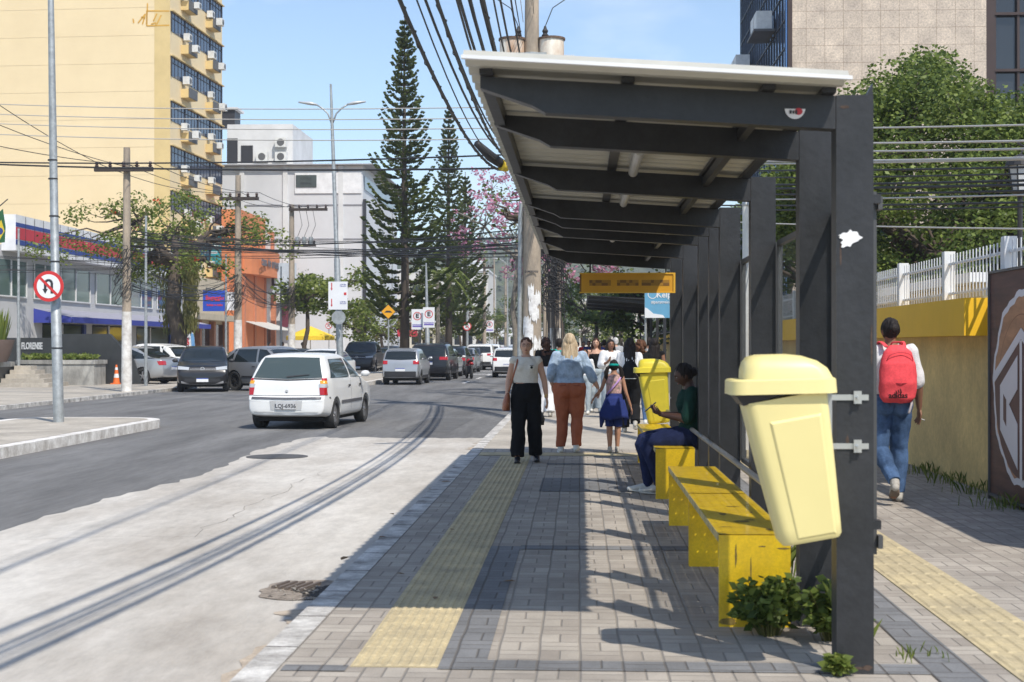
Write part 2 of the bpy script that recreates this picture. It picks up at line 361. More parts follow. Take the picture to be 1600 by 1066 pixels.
for k in range(110):
    a = random.uniform(0, 2 * PI); q = random.uniform(.1, 1.25); s_ = random.uniform(.006, .03)
    x, y = .28 * q * math.cos(a) + .08, .5 * q * math.sin(a) - .1
    b.add([(x + s_ * random.uniform(-1, 1), y + s_ * random.uniform(-1, 1), .012 + s_ * random.uniform(0, 1.0)) for _ in range(5)], [(0, 1, 2), (0, 2, 3), (0, 3, 4), (1, 2, 4), (2, 3, 4)])
tag(b.build('rubble', M('rubble_stone', (.3, .27, .23), .9, var=.4, vs=30), t), kind='stuff')
LEAFB = M('dry_leaf', (.22, .13, .06), .8, var=.5, vs=9)
def leaf_litter(x, y, z, s, a, lab, mat=LEAFB):
    b = MB(); P_ = [(-1, 0, 0), (-.5, .35, .12), (.3, .4, .18), (1, 0, .05), (.3, -.35, .2), (-.5, -.3, .1), (0, 0, .02)]
    Tm = Matrix.Translation((x, y, z)) @ Matrix.Rotation(a, 4, 'Z') @ Matrix.Scale(s, 4)
    b.add(P_, [(0, 1, 6), (1, 2, 6), (2, 3, 6), (3, 4, 6), (4, 5, 6), (5, 0, 6)], Tm)
    return tag(b.build('dead_leaf', mat, recalc=False), lab, 'leaf', 'dead leaves on the pavement and kerb')
for i, (px, py, s, lab) in enumerate(((796, 912, .045, 'curled brown leaf at the edge of the dark paver band'), (540, 876, .07, 'brown dead leaf lying in the shaded gutter'),
        (626, 900, .035, 'dark dead leaf between kerb and tactile strip'), (598, 842, .04, 'small dead leaf in gutter farther along the kerb'),
        (612, 806, .05, 'dead leaf at the middle of the shaded kerb'), (697, 755, .06, 'farthest dead leaf on the shaded kerb'),
        (681, 938, .04, 'dark leaf on the yellow tactile strip near its sunlit end'), (706, 830, .03, 'tiny leaf at the left edge of the tactile strip'))):
    c = W(px, 3333 / (py - 540)); leaf_litter(c.x, c.y, .014, s, i * 1.3, lab)
c = W(218, 27.0); o = leaf_litter(c.x, c.y, RZ + .02, .22, .3, 'yellow green fallen leaf on asphalt beyond the median nose', M('yellow_leaf', (.5, .46, .1), .7))
# ---------------------------------------------------------------- bus shelter (one structure of eight portal frames)
STEEL = M('charcoal_steel', (.029, .030, .033), .42, .0, var=.35, vs=2.2, bump=.10, bs=30, spec=.4, stain=(.017, .018, .019))
ROOFM = M('roof_sheet', (.50, .485, .42), .4, .15, var=.12, vs=3)
ROOFE = M('roof_edge_highlight', (.75, .75, .74), .45, .1, var=.05)  # front edge strip, its white paints the bright highlight along the roof
GLS = glassm('shelter_glass', (.10, .12, .11), .04, .2)
TUBE = M('panel_frame', (.10, .10, .10), .45, .5)
V3 = lambda *a: Vector(a)
sh = thing('bus_shelter', 'long charcoal steel bus shelter with ribbed cantilever roof over yellow benches', 'bus shelter', (1.25, 6.6, 0))
O = Vector((1.25, 6.6, 0)); Tm = Matrix.Translation(-O)
FY = [6.56, 7.65, 9.8, 11.95, 12.95, 14.1, 16.2, 18.5]
BX0, BX1 = -.46, 1.171                      # beam tip and post inner face
def beam_z(x): return 2.746 - (x + .46) * .064   # top of beam falls away from the road
for i, y in enumerate(FY):
    d = .13
    # post as a channel: web to the camera side, flanges back
    b = MB(Tm)
    top = 2.645 if i == 0 else beam_z(1.171) + .012
    b.box(1.171, 1.339, y, y + .012, 0, top); b.box(1.171, 1.183, y + .012, y + d, 0, top); b.box(1.327, 1.339, y + .012, y + d, 0, top)
    b.build('post', STEEL, sh)
    z = lambda x: beam_z(x)
    h0, h1 = .055, .152
    b = MB(Tm)
    poly = [(BX0, z(BX0)), (BX0, z(BX0) - h0), (BX0 + .24, z(BX0 + .24) - h1 + .03), (BX0 + .30, z(BX0 + .3) - h1), (1.168, z(1.168) - h1), (1.168, z(1.168))]
    b.prism(poly, y, y + .012, 'xz')
    b.add([], [])
    for (xa, za), (xb, zb) in zip(poly[1:4], poly[2:5]):
        b.rings([[(xa, y + .012, za), (xa, y + .09, za), (xa, y + .09, za + .008), (xa, y + .012, za + .008)], [(xb, y + .012, zb), (xb, y + .09, zb), (xb, y + .09, zb + .008), (xb, y + .012, zb + .008)]])
    b.rings([[(BX0, y + .012, z(BX0) - .008), (BX0, y + .09, z(BX0) - .008), (BX0, y + .09, z(BX0)), (BX0, y + .012, z(BX0))],
             [(1.168, y + .012, z(1.168) - .008), (1.168, y + .09, z(1.168) - .008), (1.168, y + .09, z(1.168)), (1.168, y + .012, z(1.168))]])
    b.build('beam', STEEL, sh)
b = MB(Tm); b.prism([(1.339, 2.646), (1.339, 2.70), (1.31, 2.646)], 6.572, 6.62, 'xz'); b.build('bracket', STEEL, sh)
for x in (-.43, .22, .86, 1.13):              # purlins
    b = MB(Tm); z0 = beam_z(x) + .002; b.box(x - .03, x + .03, 6.5, 18.7, z0, z0 + .024); b.build('purlin', STEEL, sh)
# longitudinal tubes tying the beams under the roof
for ya, yb in zip(FY, FY[1:]):
    b = MB(Tm); b.box(.84, .88, ya + .1, yb - .003, beam_z(.86) - .07, beam_z(.86) - .012); b.build('tie_bar', STEEL, sh)
    b = MB(Tm); b.box(-.452, -.40, ya + .1, yb - .003, beam_z(-.43) - .06, beam_z(-.43) - .006); b.build('tie_bar', STEEL, sh)
# corrugated roof: ribs run from road side to back
b = MB(Tm); ny = int((18.9 - 6.30) / .05); up = []; dn = []
xs = (-.52, 1.185)
for k in range(ny + 1):
    y = 6.30 + k * .05; dz = (0, .042, .042, 0)[k % 4]
    for x in xs: up.append((x, y, beam_z(x) + .033 + dz)); dn.append((x, y, beam_z(x) + .028 + dz))
n = len(up); fs = []
for k in range(ny):
    a = 2 * k; fs.append((a, a + 1, a + 3, a + 2)); fs.append((n + a, n + a + 2, n + a + 3, n + a + 1))
    fs.append((a, a + 2, n + a + 2, n + a)); fs.append((a + 1, n + a + 1, n + a + 3, a + 3))
fs += [(0, n, n + 1, 1), (n - 2, n - 1, 2 * n - 1, 2 * n - 2)]
b.add(up + dn, fs); b.build('roof', ROOFM, sh)
b = MB(Tm)
za, zb = beam_z(-.525) + .022, beam_z(1.19) + .022
b.rings([[(-.525, 6.27, za), (-.525, 6.298, za), (-.525, 6.298, za + .020), (-.525, 6.27, za + .016)], [(1.19, 6.27, zb), (1.19, 6.298, zb), (1.19, 6.298, zb + .020), (1.19, 6.27, zb + .016)]])
b.build('roof_edge', ROOFE, sh)
# glass back panels in tube frames
for ya, yb in zip(FY, FY[1:]):
    g = MB(Tm); g.box(1.357, 1.363, ya + .16, yb - .05, .57, 2.18); pn = g.build('glass_panel', GLS, sh)
    g = MB(Tm)
    for z0 in (.53, 2.18): g.box(1.343, 1.378, ya + .12, yb - .01, z0, z0 + .035)
    for y0 in (ya + .12, yb - .045): g.box(1.343, 1.378, y0, y0 + .035, .566, 2.179)
    for z0 in (.56, 2.13):
        g.box(1.3395, 1.3425, ya + .09, ya + .15, z0, z0 + .06); g.box(1.379, 1.40, ya + .09, ya + .15, z0, z0 + .06)
    g.build('panel_frame', TUBE, sh)
    if ya != 6.56:
        g = MB(Tm); g.tube([(1.12, ya + .02, .66), (1.12, yb - .02, .66)], .022, 10); g.tube([(1.12, ya + .03, .66), (1.19, ya + .03, .62)], .015, 8); g.build('lean_rail', M('rail_steel', (.24, .24, .235), .4, .6), sh)
# lamp tubes under the roof, sticker on the first beam, white paint daub on the post
LAMP = M('lamp_tube', (.55, .54, .5), .3, .2)
for y in (9.1, 11.2, 15.2):
    b = MB(Tm); zc = beam_z(.4) - .02; b.tube([(.36, y - .55, zc), (.36, y + .55, zc)], .032, 12); b.box(.33, .39, y - .5, y + .5, zc + .03, zc + .062); b.build('lamp_tube', LAMP, sh)
b = MB(Tm); c = V3(Xa(1242, 6.56), 6.56, Za(182, 6.56)); pr = [(c.x - .048 + .096 * i / 2 * 1, c.z + .024 + .006 * i, ) for i in range(3)]
arc = [(c.x + .047 * math.cos(R(a)), c.z + .03 + .052 * math.sin(R(a))) for a in range(185, 361, 12)]
b.prism(arc, c.y - .010, c.y - .007, 'xz'); b.m = 1
b.prism([(c.x + .016 + .018 * math.cos(R(a)), c.z + .012 + .016 * math.sin(R(a))) for a in range(0, 360, 20)], c.y - .0125, c.y - .0105, 'xz'); b.m = 2
b.box(c.x - .026, c.x - .016, c.y - .0145, c.y - .013, c.z + .002, c.z + .018); b.box(c.x - .012, c.x - .004, c.y - .0145, c.y - .013, c.z + .002, c.z + .016); b.box(c.x, c.x + .01, c.y - .0145, c.y - .013, c.z + .0, c.z + .018)
b.build('sticker', [M('sticker_white', (.75, .72, .7), .5), M('sticker_red', (.5, .03, .04), .5), M('sticker_black', (.03, .03, .03), .5)], sh)
b = MB(Tm); c = V3(Xa(1326, 6.56), 6.56, Za(375, 6.56))
pts = [(c.x + .045 * (1 + .3 * math.sin(a * 3 + 1) + .12 * math.sin(a * 11)) * math.cos(a), c.z + .035 * (1 + .25 * math.sin(a * 2) + .12 * math.cos(a * 9)) * math.sin(a)) for a in [2 * PI * i / 60 for i in range(60)]]
b.prism(pts, c.y - .006, c.y - .0045, 'xz'); b.build('paint_daub', M('daub', (.75, .75, .74), .8), sh)
for z0 in (2.05, .56): b = MB(Tm); b.box(1.3395, 1.375, 6.57, 6.63, z0 + .1, z0 + .14); b.build('bracket', STEEL, sh)

# hanging amber route display with blocky characters
t = thing('route_display', 'long amber display board hanging under the far end of the shelter roof', 'display board', (.62, 17.9, 2.29))
AMB = M('amber_panel', (.55, .27, .012), .5, var=.1); AMD = M('amber_dark', (.16, .075, .012), .5)
b = MB(); b.box(-.62, .57, 0, .08, -.13, .12); b.build('case', AMD, t)
b = MB(); b.box(-.60, .55, -.006, -.001, -.115, .105); b.build('face', AMB, t)
rr = random.Random(3); AMM = M('amber_mid', (.30, .15, .012), .5, var=.05); b = MB()
for k in range(26):
    x = -.50 + k * .0385
    if k in (7, 8, 16): continue
    for r_ in range(2): b.m = rr.choice((0, 0, 1)); b.box(x, x + .0384, -.010, -.0065, -.04 + r_ * .036, -.04 + r_ * .036 + .0358)
b.m = 0
b.build('characters', [AMM, AMD], t)
b = MB(); b.box(-.625, .575, -.02, -.0005, .1055, .122); b.box(-.625, .575, -.02, -.0005, -.132, -.1155); b.box(.5505, .575, -.02, -.0005, -.115, .105); b.build('frame', M('amber_frame', (.62, .34, .02), .5), t)
for x in (-.5, .45): b = MB(); b.box(x, x + .02, .03, .05, .121, .30); b.build('hanger', STEEL, t)

# ---------------------------------------------------------------- yellow perforated benches
YEL = M('bench_yellow', (.80, .53, .008), .42, 0, var=.16, vs=5, bump=.08, bs=20, stain=(.66, .42, .012), coat=.2)
YWORN = M('bench_edge_worn', (.42, .34, .14), .7, 0, var=.4, vs=12)
def bench(y0, L_, label):
    t = thing('bench', label, 'bench', (.93, y0, 0), 0, 'yellow metal benches under the shelter')
    w = .19; zt = .494
    nx, nyy = 6, int(L_ / .075); cw, ch = 2 * w / nx, L_ / nyy
    b = MB(); hr = .0075
    oct_ = [(math.cos(R(a)) * hr, math.sin(R(a)) * hr) for a in range(0, 360, 45)]
    for i in range(nx):
        for j in range(nyy):
            cx, cy = -w + (i + .5) * cw, (j + .5) * ch
            sq = [(cw / 2, 0), (cw / 2, ch / 2), (0, ch / 2), (-cw / 2, ch / 2), (-cw / 2, 0), (-cw / 2, -ch / 2), (0, -ch / 2), (cw / 2, -ch / 2)]
            for zz in (zt, zt - .004):
                vs = [(cx + x, cy + y, zz) for x, y in oct_] + [(cx + x, cy + y, zz) for x, y in sq]
                b.add(vs, [(k, (k + 1) % 8, 8 + (k + 1) % 8, 8 + k) for k in range(8)])
    b.build('seat', YEL, t, recalc=False)
    b = MB(); b.box(-w - .004, -w - .0005, 0, L_, zt - .04, zt + .001); b.box(w + .0005, w + .004, 0, L_, zt - .04, zt + .001); b.build('edge_strip', YWORN, t)
    for yy in (0, L_ - .012):
        b = MB(); b.box(-w, w, yy, yy + .012, 0, zt - .0045); b.build('leg_panel', YEL, t)
    return t
bench(7.63, 2.08, 'nearest yellow bench with leaves growing against its leg')
bench(9.75, 2.15, 'second yellow bench butted end to end behind the nearest one')
bench(13.95, 2.1, 'yellow bench the seated woman in green sits on')
bench(16.2, 2.1, 'farthest yellow bench beyond the seated woman')

# worn spots on the nearest bench, rust at the post feet
rw = random.Random(12)
def blot(cx, cy, rx, ry, z, seed, T=None, plane='xy'):
    n = 30; pts = [(cx + rx * (1 + .5 * noise.noise(Vector((math.cos(a) * 1.5, math.sin(a) * 1.5, seed)))) * math.cos(a), cy + ry * (1 + .5 * noise.noise(Vector((math.cos(a) * 1.5, math.sin(a) * 1.5, seed + 5)))) * math.sin(a)) for a in [2 * PI * i / n for i in range(n)]]
    return [(x, y, z) for x, y in pts] if plane == 'xy' else [(x, z, y) for x, y in pts]
nbch = [o for o in bpy.data.objects if o.name == 'bench'][0]; b = MB(); STN = M('worn_paint', (.22, .15, .03), .7, var=.5, vs=20)
for k, (x, y, rx, ry) in enumerate(((.0, .55, .05, .035), (.05, .62, .03, .02), (-.08, .9, .02, .06), (.1, .2, .015, .04), (-.12, .3, .04, .008), (.02, 1.3, .05, .01), (.1, 1.0, .008, .05))): b.add(blot(x, y, rx, ry, .4962, k), [tuple(range(30))])
b.build('worn_spots', STN, nbch, recalc=False)
b = MB()
for k, (x, z, rx, rz_) in enumerate(((-.14, .02, .05, .018), (.05, .015, .07, .014), (-.1, .38, .006, .05), (.12, .2, .004, .07), (-.02, .30, .003, .08), (.15, .42, .03, .006), (.04, .43, .02, .004))): b.add(blot(x, max(z, rz_ * 1.6), rx, rz_, -.0015, k + 20, plane='xz'), [tuple(range(30))])
b.build('scuff_marks', STN, nbch, recalc=False)
b = MB(Tm)
for k, (x, z, rx, rz_) in enumerate(((1.2, .03, .02, .012), (1.31, .02, .022, .012), (1.25, .018, .04, .009), (1.22, 1.05, .006, .03), (1.19, 1.9, .004, .06), (1.33, 1.5, .004, .09), (1.21, 2.58, .02, .008))): b.add(blot(x, z + .01, rx, rz_, 6.5585, k + 40, plane='xz'), [tuple(range(30))])
b.build('rust_spots', M('rust_brown', (.075, .05, .038), .9, var=.4, vs=25), sh, recalc=False)
# ---------------------------------------------------------------- litter bins
def bin_(label, x, y, zt, tilt, cols, scale=1, rz=0):
    """hooded plastic litter bin hung on a post; local origin top right back"""
    BY, BD, LN = cols
    t = thing('litter_bin', label, 'litter bin', (x, y, zt), rz, 'yellow litter bins hung on the shelter posts')
    t.scale = (scale,) * 3
    def rr_(cx, cy, w, d, r, z, n=5):
        p = []
        for sx, sy, a0 in ((1, 1, 0), (-1, 1, 90), (-1, -1, 180), (1, -1, 270)):
            p += [(cx + sx * (w / 2 - r) + r * math.cos(R(a0 + 90 * k / n)), cy + sy * (d / 2 - r) + r * math.sin(R(a0 + 90 * k / n)), z) for k in range(n + 1)]
        return p
    sh_ = Matrix.Rotation(tilt, 4, 'Y'); sl_ = Matrix.Rotation(-.025, 4, 'Y')
    b = MB(sh_)
    prof = [(-.015, .372, .30), (-.10, .362, .295), (-.30, .335, .275), (-.60, .288, .245), (-.655, .278, .24), (-.672, .255, .215), (-.676, .18, .15)]
    b.rings([rr_(-.215, 0, w, d, .05 if i < 5 else .04, z) for i, (z, w, d) in enumerate(prof)]); b.build('body', BY, t, smooth=40)
    # raised front panel, its left seam a vertical ridge
    b = MB(sh_)
    for z0, z1, w0, w1 in ((-.11, -.655, .235, .18),):
        d0, d1 = .147, .1175
        b.rings([[(-.195 - w0 / 2, -d0 - .0, z0), (-.195 + w0 / 2, -d0, z0), (-.195 + w1 / 2, -d1, z1), (-.195 - w1 / 2, -d1, z1)],
                 [(-.195 - w0 / 2 + .012, -d0 - .0085, z0 - .012), (-.195 + w0 / 2 - .012, -d0 - .0085, z0 - .012), (-.195 + w1 / 2 - .01, -d1 - .0085, z1 + .012), (-.195 - w1 / 2 + .01, -d1 - .0085, z1 + .012)]])
    b.build('front_panel', BY, t, bevel=.003)
    # hood: overhanging rim and domed top, open slot under it
    b = MB(sl_)
    R_ = [(-.035, .475, .36, .07), (.025, .47, .355, .07), (.032, .455, .34, .065)]
    b.rings([rr_(-.22, 0, w, d, r, z) for z, w, d, r in R_]); b.build('rim', BY, t, smooth=40)
    b = MB(sl_)
    D_ = [(.032, .40, .30, .06, -.195), (.075, .375, .29, .065, -.205), (.108, .325, .265, .07, -.222), (.132, .24, .21, .07, -.245), (.141, .14, .13, .05, -.26)]
    b.rings([rr_(cx, 0, w, d, r, z) for z, w, d, r, cx in D_]); b.build('lid', BY, t, smooth=50)
    b = MB(sl_); b.rings([[(-.435, -.14, -.036), (-.20, -.14, -.036), (-.20, .14, -.036), (-.435, .14, -.036)], [(-.40, -.135, -.085), (-.28, -.135, -.055), (-.28, .135, -.055), (-.40, .135, -.085)]]); b.build('slot', LN, t)
    return t
BY1 = M('bin_pale_yellow', (.75, .65, .29), .42, var=.05, vs=1.2, coat=.1, stain=(.72, .62, .27)); BY2 = M('bin_yellow', (.72, .60, .05), .42, var=.08, vs=4)
LINER = M('bin_liner', (.02, .02, .022), .25)
STRAP = M('strap_steel', (.62, .62, .60), .28, .9)
c = W(1302, 6.48, 612)
nb = bin_('large pale yellow litter bin tilting outward from the nearest shelter post', 1.125, 6.50, Za(600, 6.46), R(-10.5), (BY1, BY1, LINER))
b = MB()
for py in (621, 697):
    z = Za(py, 6.5) - nb.location.z
    b = MB(); b.box(.012, .19, .052, .055, z - .013, z + .013); b.box(.12, .155, .035, .052, z - .028, z + .03); b.tube([(.137, .012, z), (.137, .05, z)], .008, 8); b.build('strap', STRAP, nb)
b = MB(); b.box(-.035, .012, -.02, .05, -.31, .0); b.box(-.05, -.036, -.03, .04, -.29, -.02); b.build('bracket', M('bracket_galv', (.42, .43, .44), .4, .6), nb)
fb = bin_('small bright yellow litter bin hung on a far shelter post', 1.15, 18.42, Za(577, 18.4), R(-7), (BY2, BY2, LINER), 1.0)
b = MB(); b.box(-.035, .012, -.02, .05, -.31, .0); b.build('bracket', MATS['bracket_galv'], fb)
# ---------------------------------------------------------------- cars
CGL = glassm('car_glass', (.014, .019, .02), .04, 1, .6); CGL2 = glassm('car_glass_clear', (.055, .075, .075), .05, 1, .6)
BLK = M('black_trim', (.025, .025, .027), .55, var=.1); TYRE = M('tyre_rubber', (.03, .03, .03), .85, var=.2, vs=8); ARCH = M('arch_dark', (.012, .012, .012), .9, var=0)
RIMS = M('rim_alloy', (.45, .45, .46), .35, .8, var=.1); RIMD = M('rim_dark', (.07, .07, .075), .4, .6, var=.1)
REDL = M('lamp_red', (.42, .008, .012), .15, var=0, coat=.5); AMBL = M('lamp_amber', (.75, .33, .02), .15, var=0, coat=.5); CLRL = M('lamp_clear', (.42, .44, .46), .12, var=0, coat=.5)
PLG = M('plate_grey', (.50, .50, .50), .5, var=.05); PLW = M('plate_white', (.75, .75, .75), .5, var=0); PLB = M('plate_blue', (.03, .07, .35), .5, var=0); INK = M('ink_dark', (.03, .03, .035), .6, var=0)
CHR = M('chrome', (.65, .65, .66), .3, .7, var=0); GREYM = M('moulding_grey', (.10, .10, .11), .5, var=.1)
def paint(name, c, metal=0, r=.3): return M('paint_' + name, c, r, metal, var=.05, vs=1.5, coat=.45, spec=.4)
PW, PSIL, PBK, PGR, PDK, PRED = paint('white', (.74, .74, .72)), paint('silver', (.42, .43, .44), .55), paint('black', (.012, .012, .014)), paint('grey', (.27, .275, .285), .4), paint('graphite', (.045, .048, .055), .4), paint('red', (.30, .01, .015))
_wh = {}
def wheel(t, x, y, r, w, rim, side):
    wt = MB(); pr = [(.62 * r, .36), (.72 * r, .5), (.93 * r, .5), (r, .36), (r * 1.005, 0), (r, -.36), (.93 * r, -.5), (.72 * r, -.5), (.62 * r, -.36)]
    key = (r, w, rim.name)
    if key not in _wh:
        wt.rings([[(pw * w, pr_ * math.cos(2 * PI * i / 28), pr_ * math.sin(2 * PI * i / 28)) for pr_, pw in pr] for i in range(28)], close=True)
        m1 = wt.build('tyre', TYRE, smooth=40)
        wr = MB(); n = 28
        wr.tube([(.22 * w, 0, 0), (.30 * w, 0, 0)], [.62 * r, .66 * r], n, caps=False)
        wr.m = 1; wr.cyl((.12 * w, 0, 0), .63 * r, .02, n, 'x'); wr.m = 0
        wr.cyl((.30 * w, 0, 0), .14 * r, .03, 12, 'x')
        if r == .285: wr.cyl((.27 * w, 0, 0), .60 * r, .012, n, 'x')
        for k in range(5 if rim is RIMS else 10):
            T = Matrix.Rotation(2 * PI * k / (5 if rim is RIMS else 10), 4, 'X'); wd_ = .10 * r if rim is RIMS else .05 * r
            wr.box(.26 * w, .34 * w, -wd_, wd_, .1 * r, .63 * r, T)
        wr.tube([(.28 * w, 0, 0), (.36 * w, 0, 0)], [.66 * r, .60 * r], n, caps=False)
        m2 = wr.build('rim', [rim, ARCH], smooth=30)
        _wh[key] = (m1.data, m2.data); bpy.data.objects.remove(m1); bpy.data.objects.remove(m2)
    wo_ = bpy.data.objects.new('wheel', _wh[key][0]); COL.objects.link(wo_); wo_.parent = t; wo_.location = (x, y, r); wo_.rotation_euler = (0, 0, 0 if side > 0 else PI)
    ro = bpy.data.objects.new('rim', _wh[key][1]); COL.objects.link(ro); ro.parent = wo_
    return wo_
def interp(p, x):
    if x <= p[0][0]: return p[0][1]
    for (a, b), (c, d) in zip(p, p[1:]):
        if x <= c: return b + (d - b) * (x - a) / (c - a) if c > a else d
    return p[-1][1]
STY = {
 'hatch': dict(L=3.76, W=1.63, H=1.45, belt=.93, tum=.71, r=.285, axles=(-1.20, 1.17), zb=.20,
    top=[(-1.90, .60), (-1.86, .625), (-1.84, .66), (-1.82, .88), (-1.78, .97), (-1.52, 1.34), (-1.40, 1.415), (-1.0, 1.45), (-.2, 1.45), (.15, 1.40), (.92, .95), (1.2, .90), (1.66, .78), (1.82, .66), (1.87, .5)],
    win=[[(-1.32, -.93), (-.86, .10), None]], ),
 'kwid': dict(L=3.7, W=1.58, H=1.49, belt=.98, tum=.80, r=.29, axles=(-1.15, 1.25), zb=.22,
    top=[(-1.86, .60), (-1.84, .66), (-1.81, .90), (-1.77, 1.0), (-1.56, 1.34), (-1.44, 1.43), (-1.0, 1.48), (-.2, 1.49), (.15, 1.44), (.9, 1.02), (1.2, .98), (1.66, .88), (1.82, .72), (1.85, .5)]),
 'suv': dict(L=4.6, W=1.88, H=1.70, belt=1.08, tum=.80, r=.36, axles=(-1.38, 1.40), zb=.26,
    top=[(-2.32, .62), (-2.30, .72), (-2.27, 1.02), (-2.22, 1.12), (-2.0, 1.52), (-1.85, 1.62), (-1.2, 1.69), (-.1, 1.70), (.3, 1.63), (1.1, 1.14), (1.4, 1.10), (2.05, 1.0), (2.24, .85), (2.3, .55)]),
 'crossover': dict(L=4.2, W=1.76, H=1.58, belt=.98, tum=.78, r=.34, axles=(-1.25, 1.32), zb=.23,
    top=[(-2.08, .60), (-2.06, .68), (-2.03, .95), (-1.98, 1.05), (-1.62, 1.40), (-1.4, 1.50), (-.8, 1.57), (.0, 1.58), (.35, 1.50), (1.1, 1.04), (1.4, 1.0), (1.9, .90), (2.05, .78), (2.1, .55)]),
 'sedan': dict(L=4.4, W=1.74, H=1.46, belt=.94, tum=.76, r=.31, axles=(-1.30, 1.32), zb=.20,
    top=[(-2.20, .60), (-2.18, .68), (-2.15, .92), (-2.08, 1.0), (-1.6, 1.04), (-.95, 1.40), (-.7, 1.45), (-.1, 1.46), (.25, 1.41), (1.0, .99), (1.3, .93), (1.9, .80), (2.12, .68), (2.18, .5)]),
 'pickup': dict(L=5.2, W=1.86, H=1.82, belt=1.18, tum=.80, r=.39, axles=(-1.6, 1.6), zb=.32,
    top=[(-2.62, .66), (-2.6, .75), (-2.58, 1.18), (-2.5, 1.22), (-1.0, 1.22), (-.85, 1.5), (-.7, 1.74), (-.3, 1.81), (.5, 1.82), (.8, 1.76), (1.4, 1.24), (1.6, 1.20), (2.35, 1.12), (2.52, .95), (2.6, .6)]),
}
_body = {}
def body_mesh(style):
    if style in _body: return _body[style]
    s = STY[style]; L_, w0, H, belt, zb, tum = s['L'], s['W'] / 2, s['H'], s['belt'], s['zb'], s['tum']
    ys = sorted(set([p[0] for p in s['top']] + [p[0] + (q[0] - p[0]) * k / 3 for p, q in zip(s['top'], s['top'][1:]) if q[0] - p[0] > .35 for k in (1, 2)]))
    rs = []; ye = L_ / 2
    for y in ys:
        t = interp(s['top'], y); f = 1 - .13 * max(0, (abs(y) - (ye - .55)) / .6) ** 2.2
        def wz(z):
            if z <= belt: return w0 * f * (1 - .03 * max(0, (z - .7) / max(.01, belt - .7)))
            return w0 * f * (.97 - (.97 - tum) * ((z - belt) / (H - belt)) ** 1.15)
        bt = min(belt, t - .06); zbb = zb + .07 * max(0, (abs(y) - (ye - .5)) / .5)
        mid = zbb + (bt - zbb) * .45
        up = [(wz(bt), bt)]
        for k in (.35, .7): z = bt + (t - .05 - bt) * k; up.append((wz(z), z))
        z = t - .035; up += [(wz(z) - .012, z), (wz(z) * .90, t - .006), (wz(z) * .5, t + .008), (0, t + .012)]
        half = [(0, zbb), (w0 * f * .8, zbb), (w0 * f * .95, zbb + .03), (w0 * f * .985, zbb + .12), (w0 * f, mid)] + up
        ring = [(x, y, z) for x, z in half] + [(-x, y, z) for x, z in half[-2:0:-1]]
        rs.append(ring)
    b = MB(); b.rings(rs)
    cut = MB()
    for ya in s['axles']:
        for sx in (1, -1):
            cut.cyl((sx * (w0 - .26), ya, s['r'] + .01), s['r'] * 1.14, sx * .5, 32, 'x')
    me = bake(b, subsurf=1, boolean=cut)
    bv = BVHTree.FromPolygons([v.co[:] for v in me.vertices], [tuple(p.vertices) for p in me.polygons])
    _body[style] = (me, bv); return _body[style]
def patch(b, bv, lo, hi, axis, off=.005, nu=8, nv=6):
    """sheet of the given outline pressed on the body; axis: side +1/-1, rear 'r', front 'f'"""
    def at(pl, u):
        k = u * (len(pl) - 1); i = min(int(k), len(pl) - 2); f = k - i
        return (pl[i][0] + (pl[i + 1][0] - pl[i][0]) * f, pl[i][1] + (pl[i + 1][1] - pl[i][1]) * f)
    vs = []; nu = max(nu, len(lo) * 2 - 2); nu = nu // max(1, len(lo) - 1) * max(1, len(lo) - 1)
    for j in range(nv + 1):
        for i in range(nu + 1):
            a, c = at(lo, i / nu), at(hi, i / nu); p = (a[0] + (c[0] - a[0]) * j / nv, a[1] + (c[1] - a[1]) * j / nv)
            if axis == 'r': o_, d_ = Vector((p[0], -4, p[1])), Vector((0, 1, 0))
            elif axis == 'f': o_, d_ = Vector((p[0], 4, p[1])), Vector((0, -1, 0))
            else: o_, d_ = Vector((axis * 3, p[0], p[1])), Vector((-axis, 0, 0))
            h, n_, _, _ = bv.ray_cast(o_, d_)
            if h is None or (axis in (1, -1) and (abs(h.x) < .52 or h.x * axis < 0)): vs.append(None); continue
            if n_.dot(d_) > 0: n_ = -n_
            vs.append(h + (n_ * .6 - d_ * .4).normalized() * off)
    fs = [(j * (nu + 1) + i, j * (nu + 1) + i + 1, (j + 1) * (nu + 1) + i + 1, (j + 1) * (nu + 1) + i) for j in range(nv) for i in range(nu)]
    fs = [f for f in fs if all(vs[i] is not None for i in f)]; vs = [v or Vector((0, 0, .5)) for v in vs]
    used = sorted({i for f in fs for i in f}); ix = {u: k for k, u in enumerate(used)}
    b.add([vs[u] for u in used], [tuple(ix[i] for i in f) for f in fs]); return vs
def stroke_v(b, y, z):
    for pts in ([(-.045, .045), (-.018, -.045), (0, .0), (.018, -.045), (.045, .045)],):
        for (x0, z0), (x1, z1) in zip(pts, pts[1:]): b.add([(x0 - .006, y, z + z0), (x0 + .006, y, z + z0), (x1 + .006, y, z + z1), (x1 - .006, y, z + z1)], [(0, 1, 2, 3)])
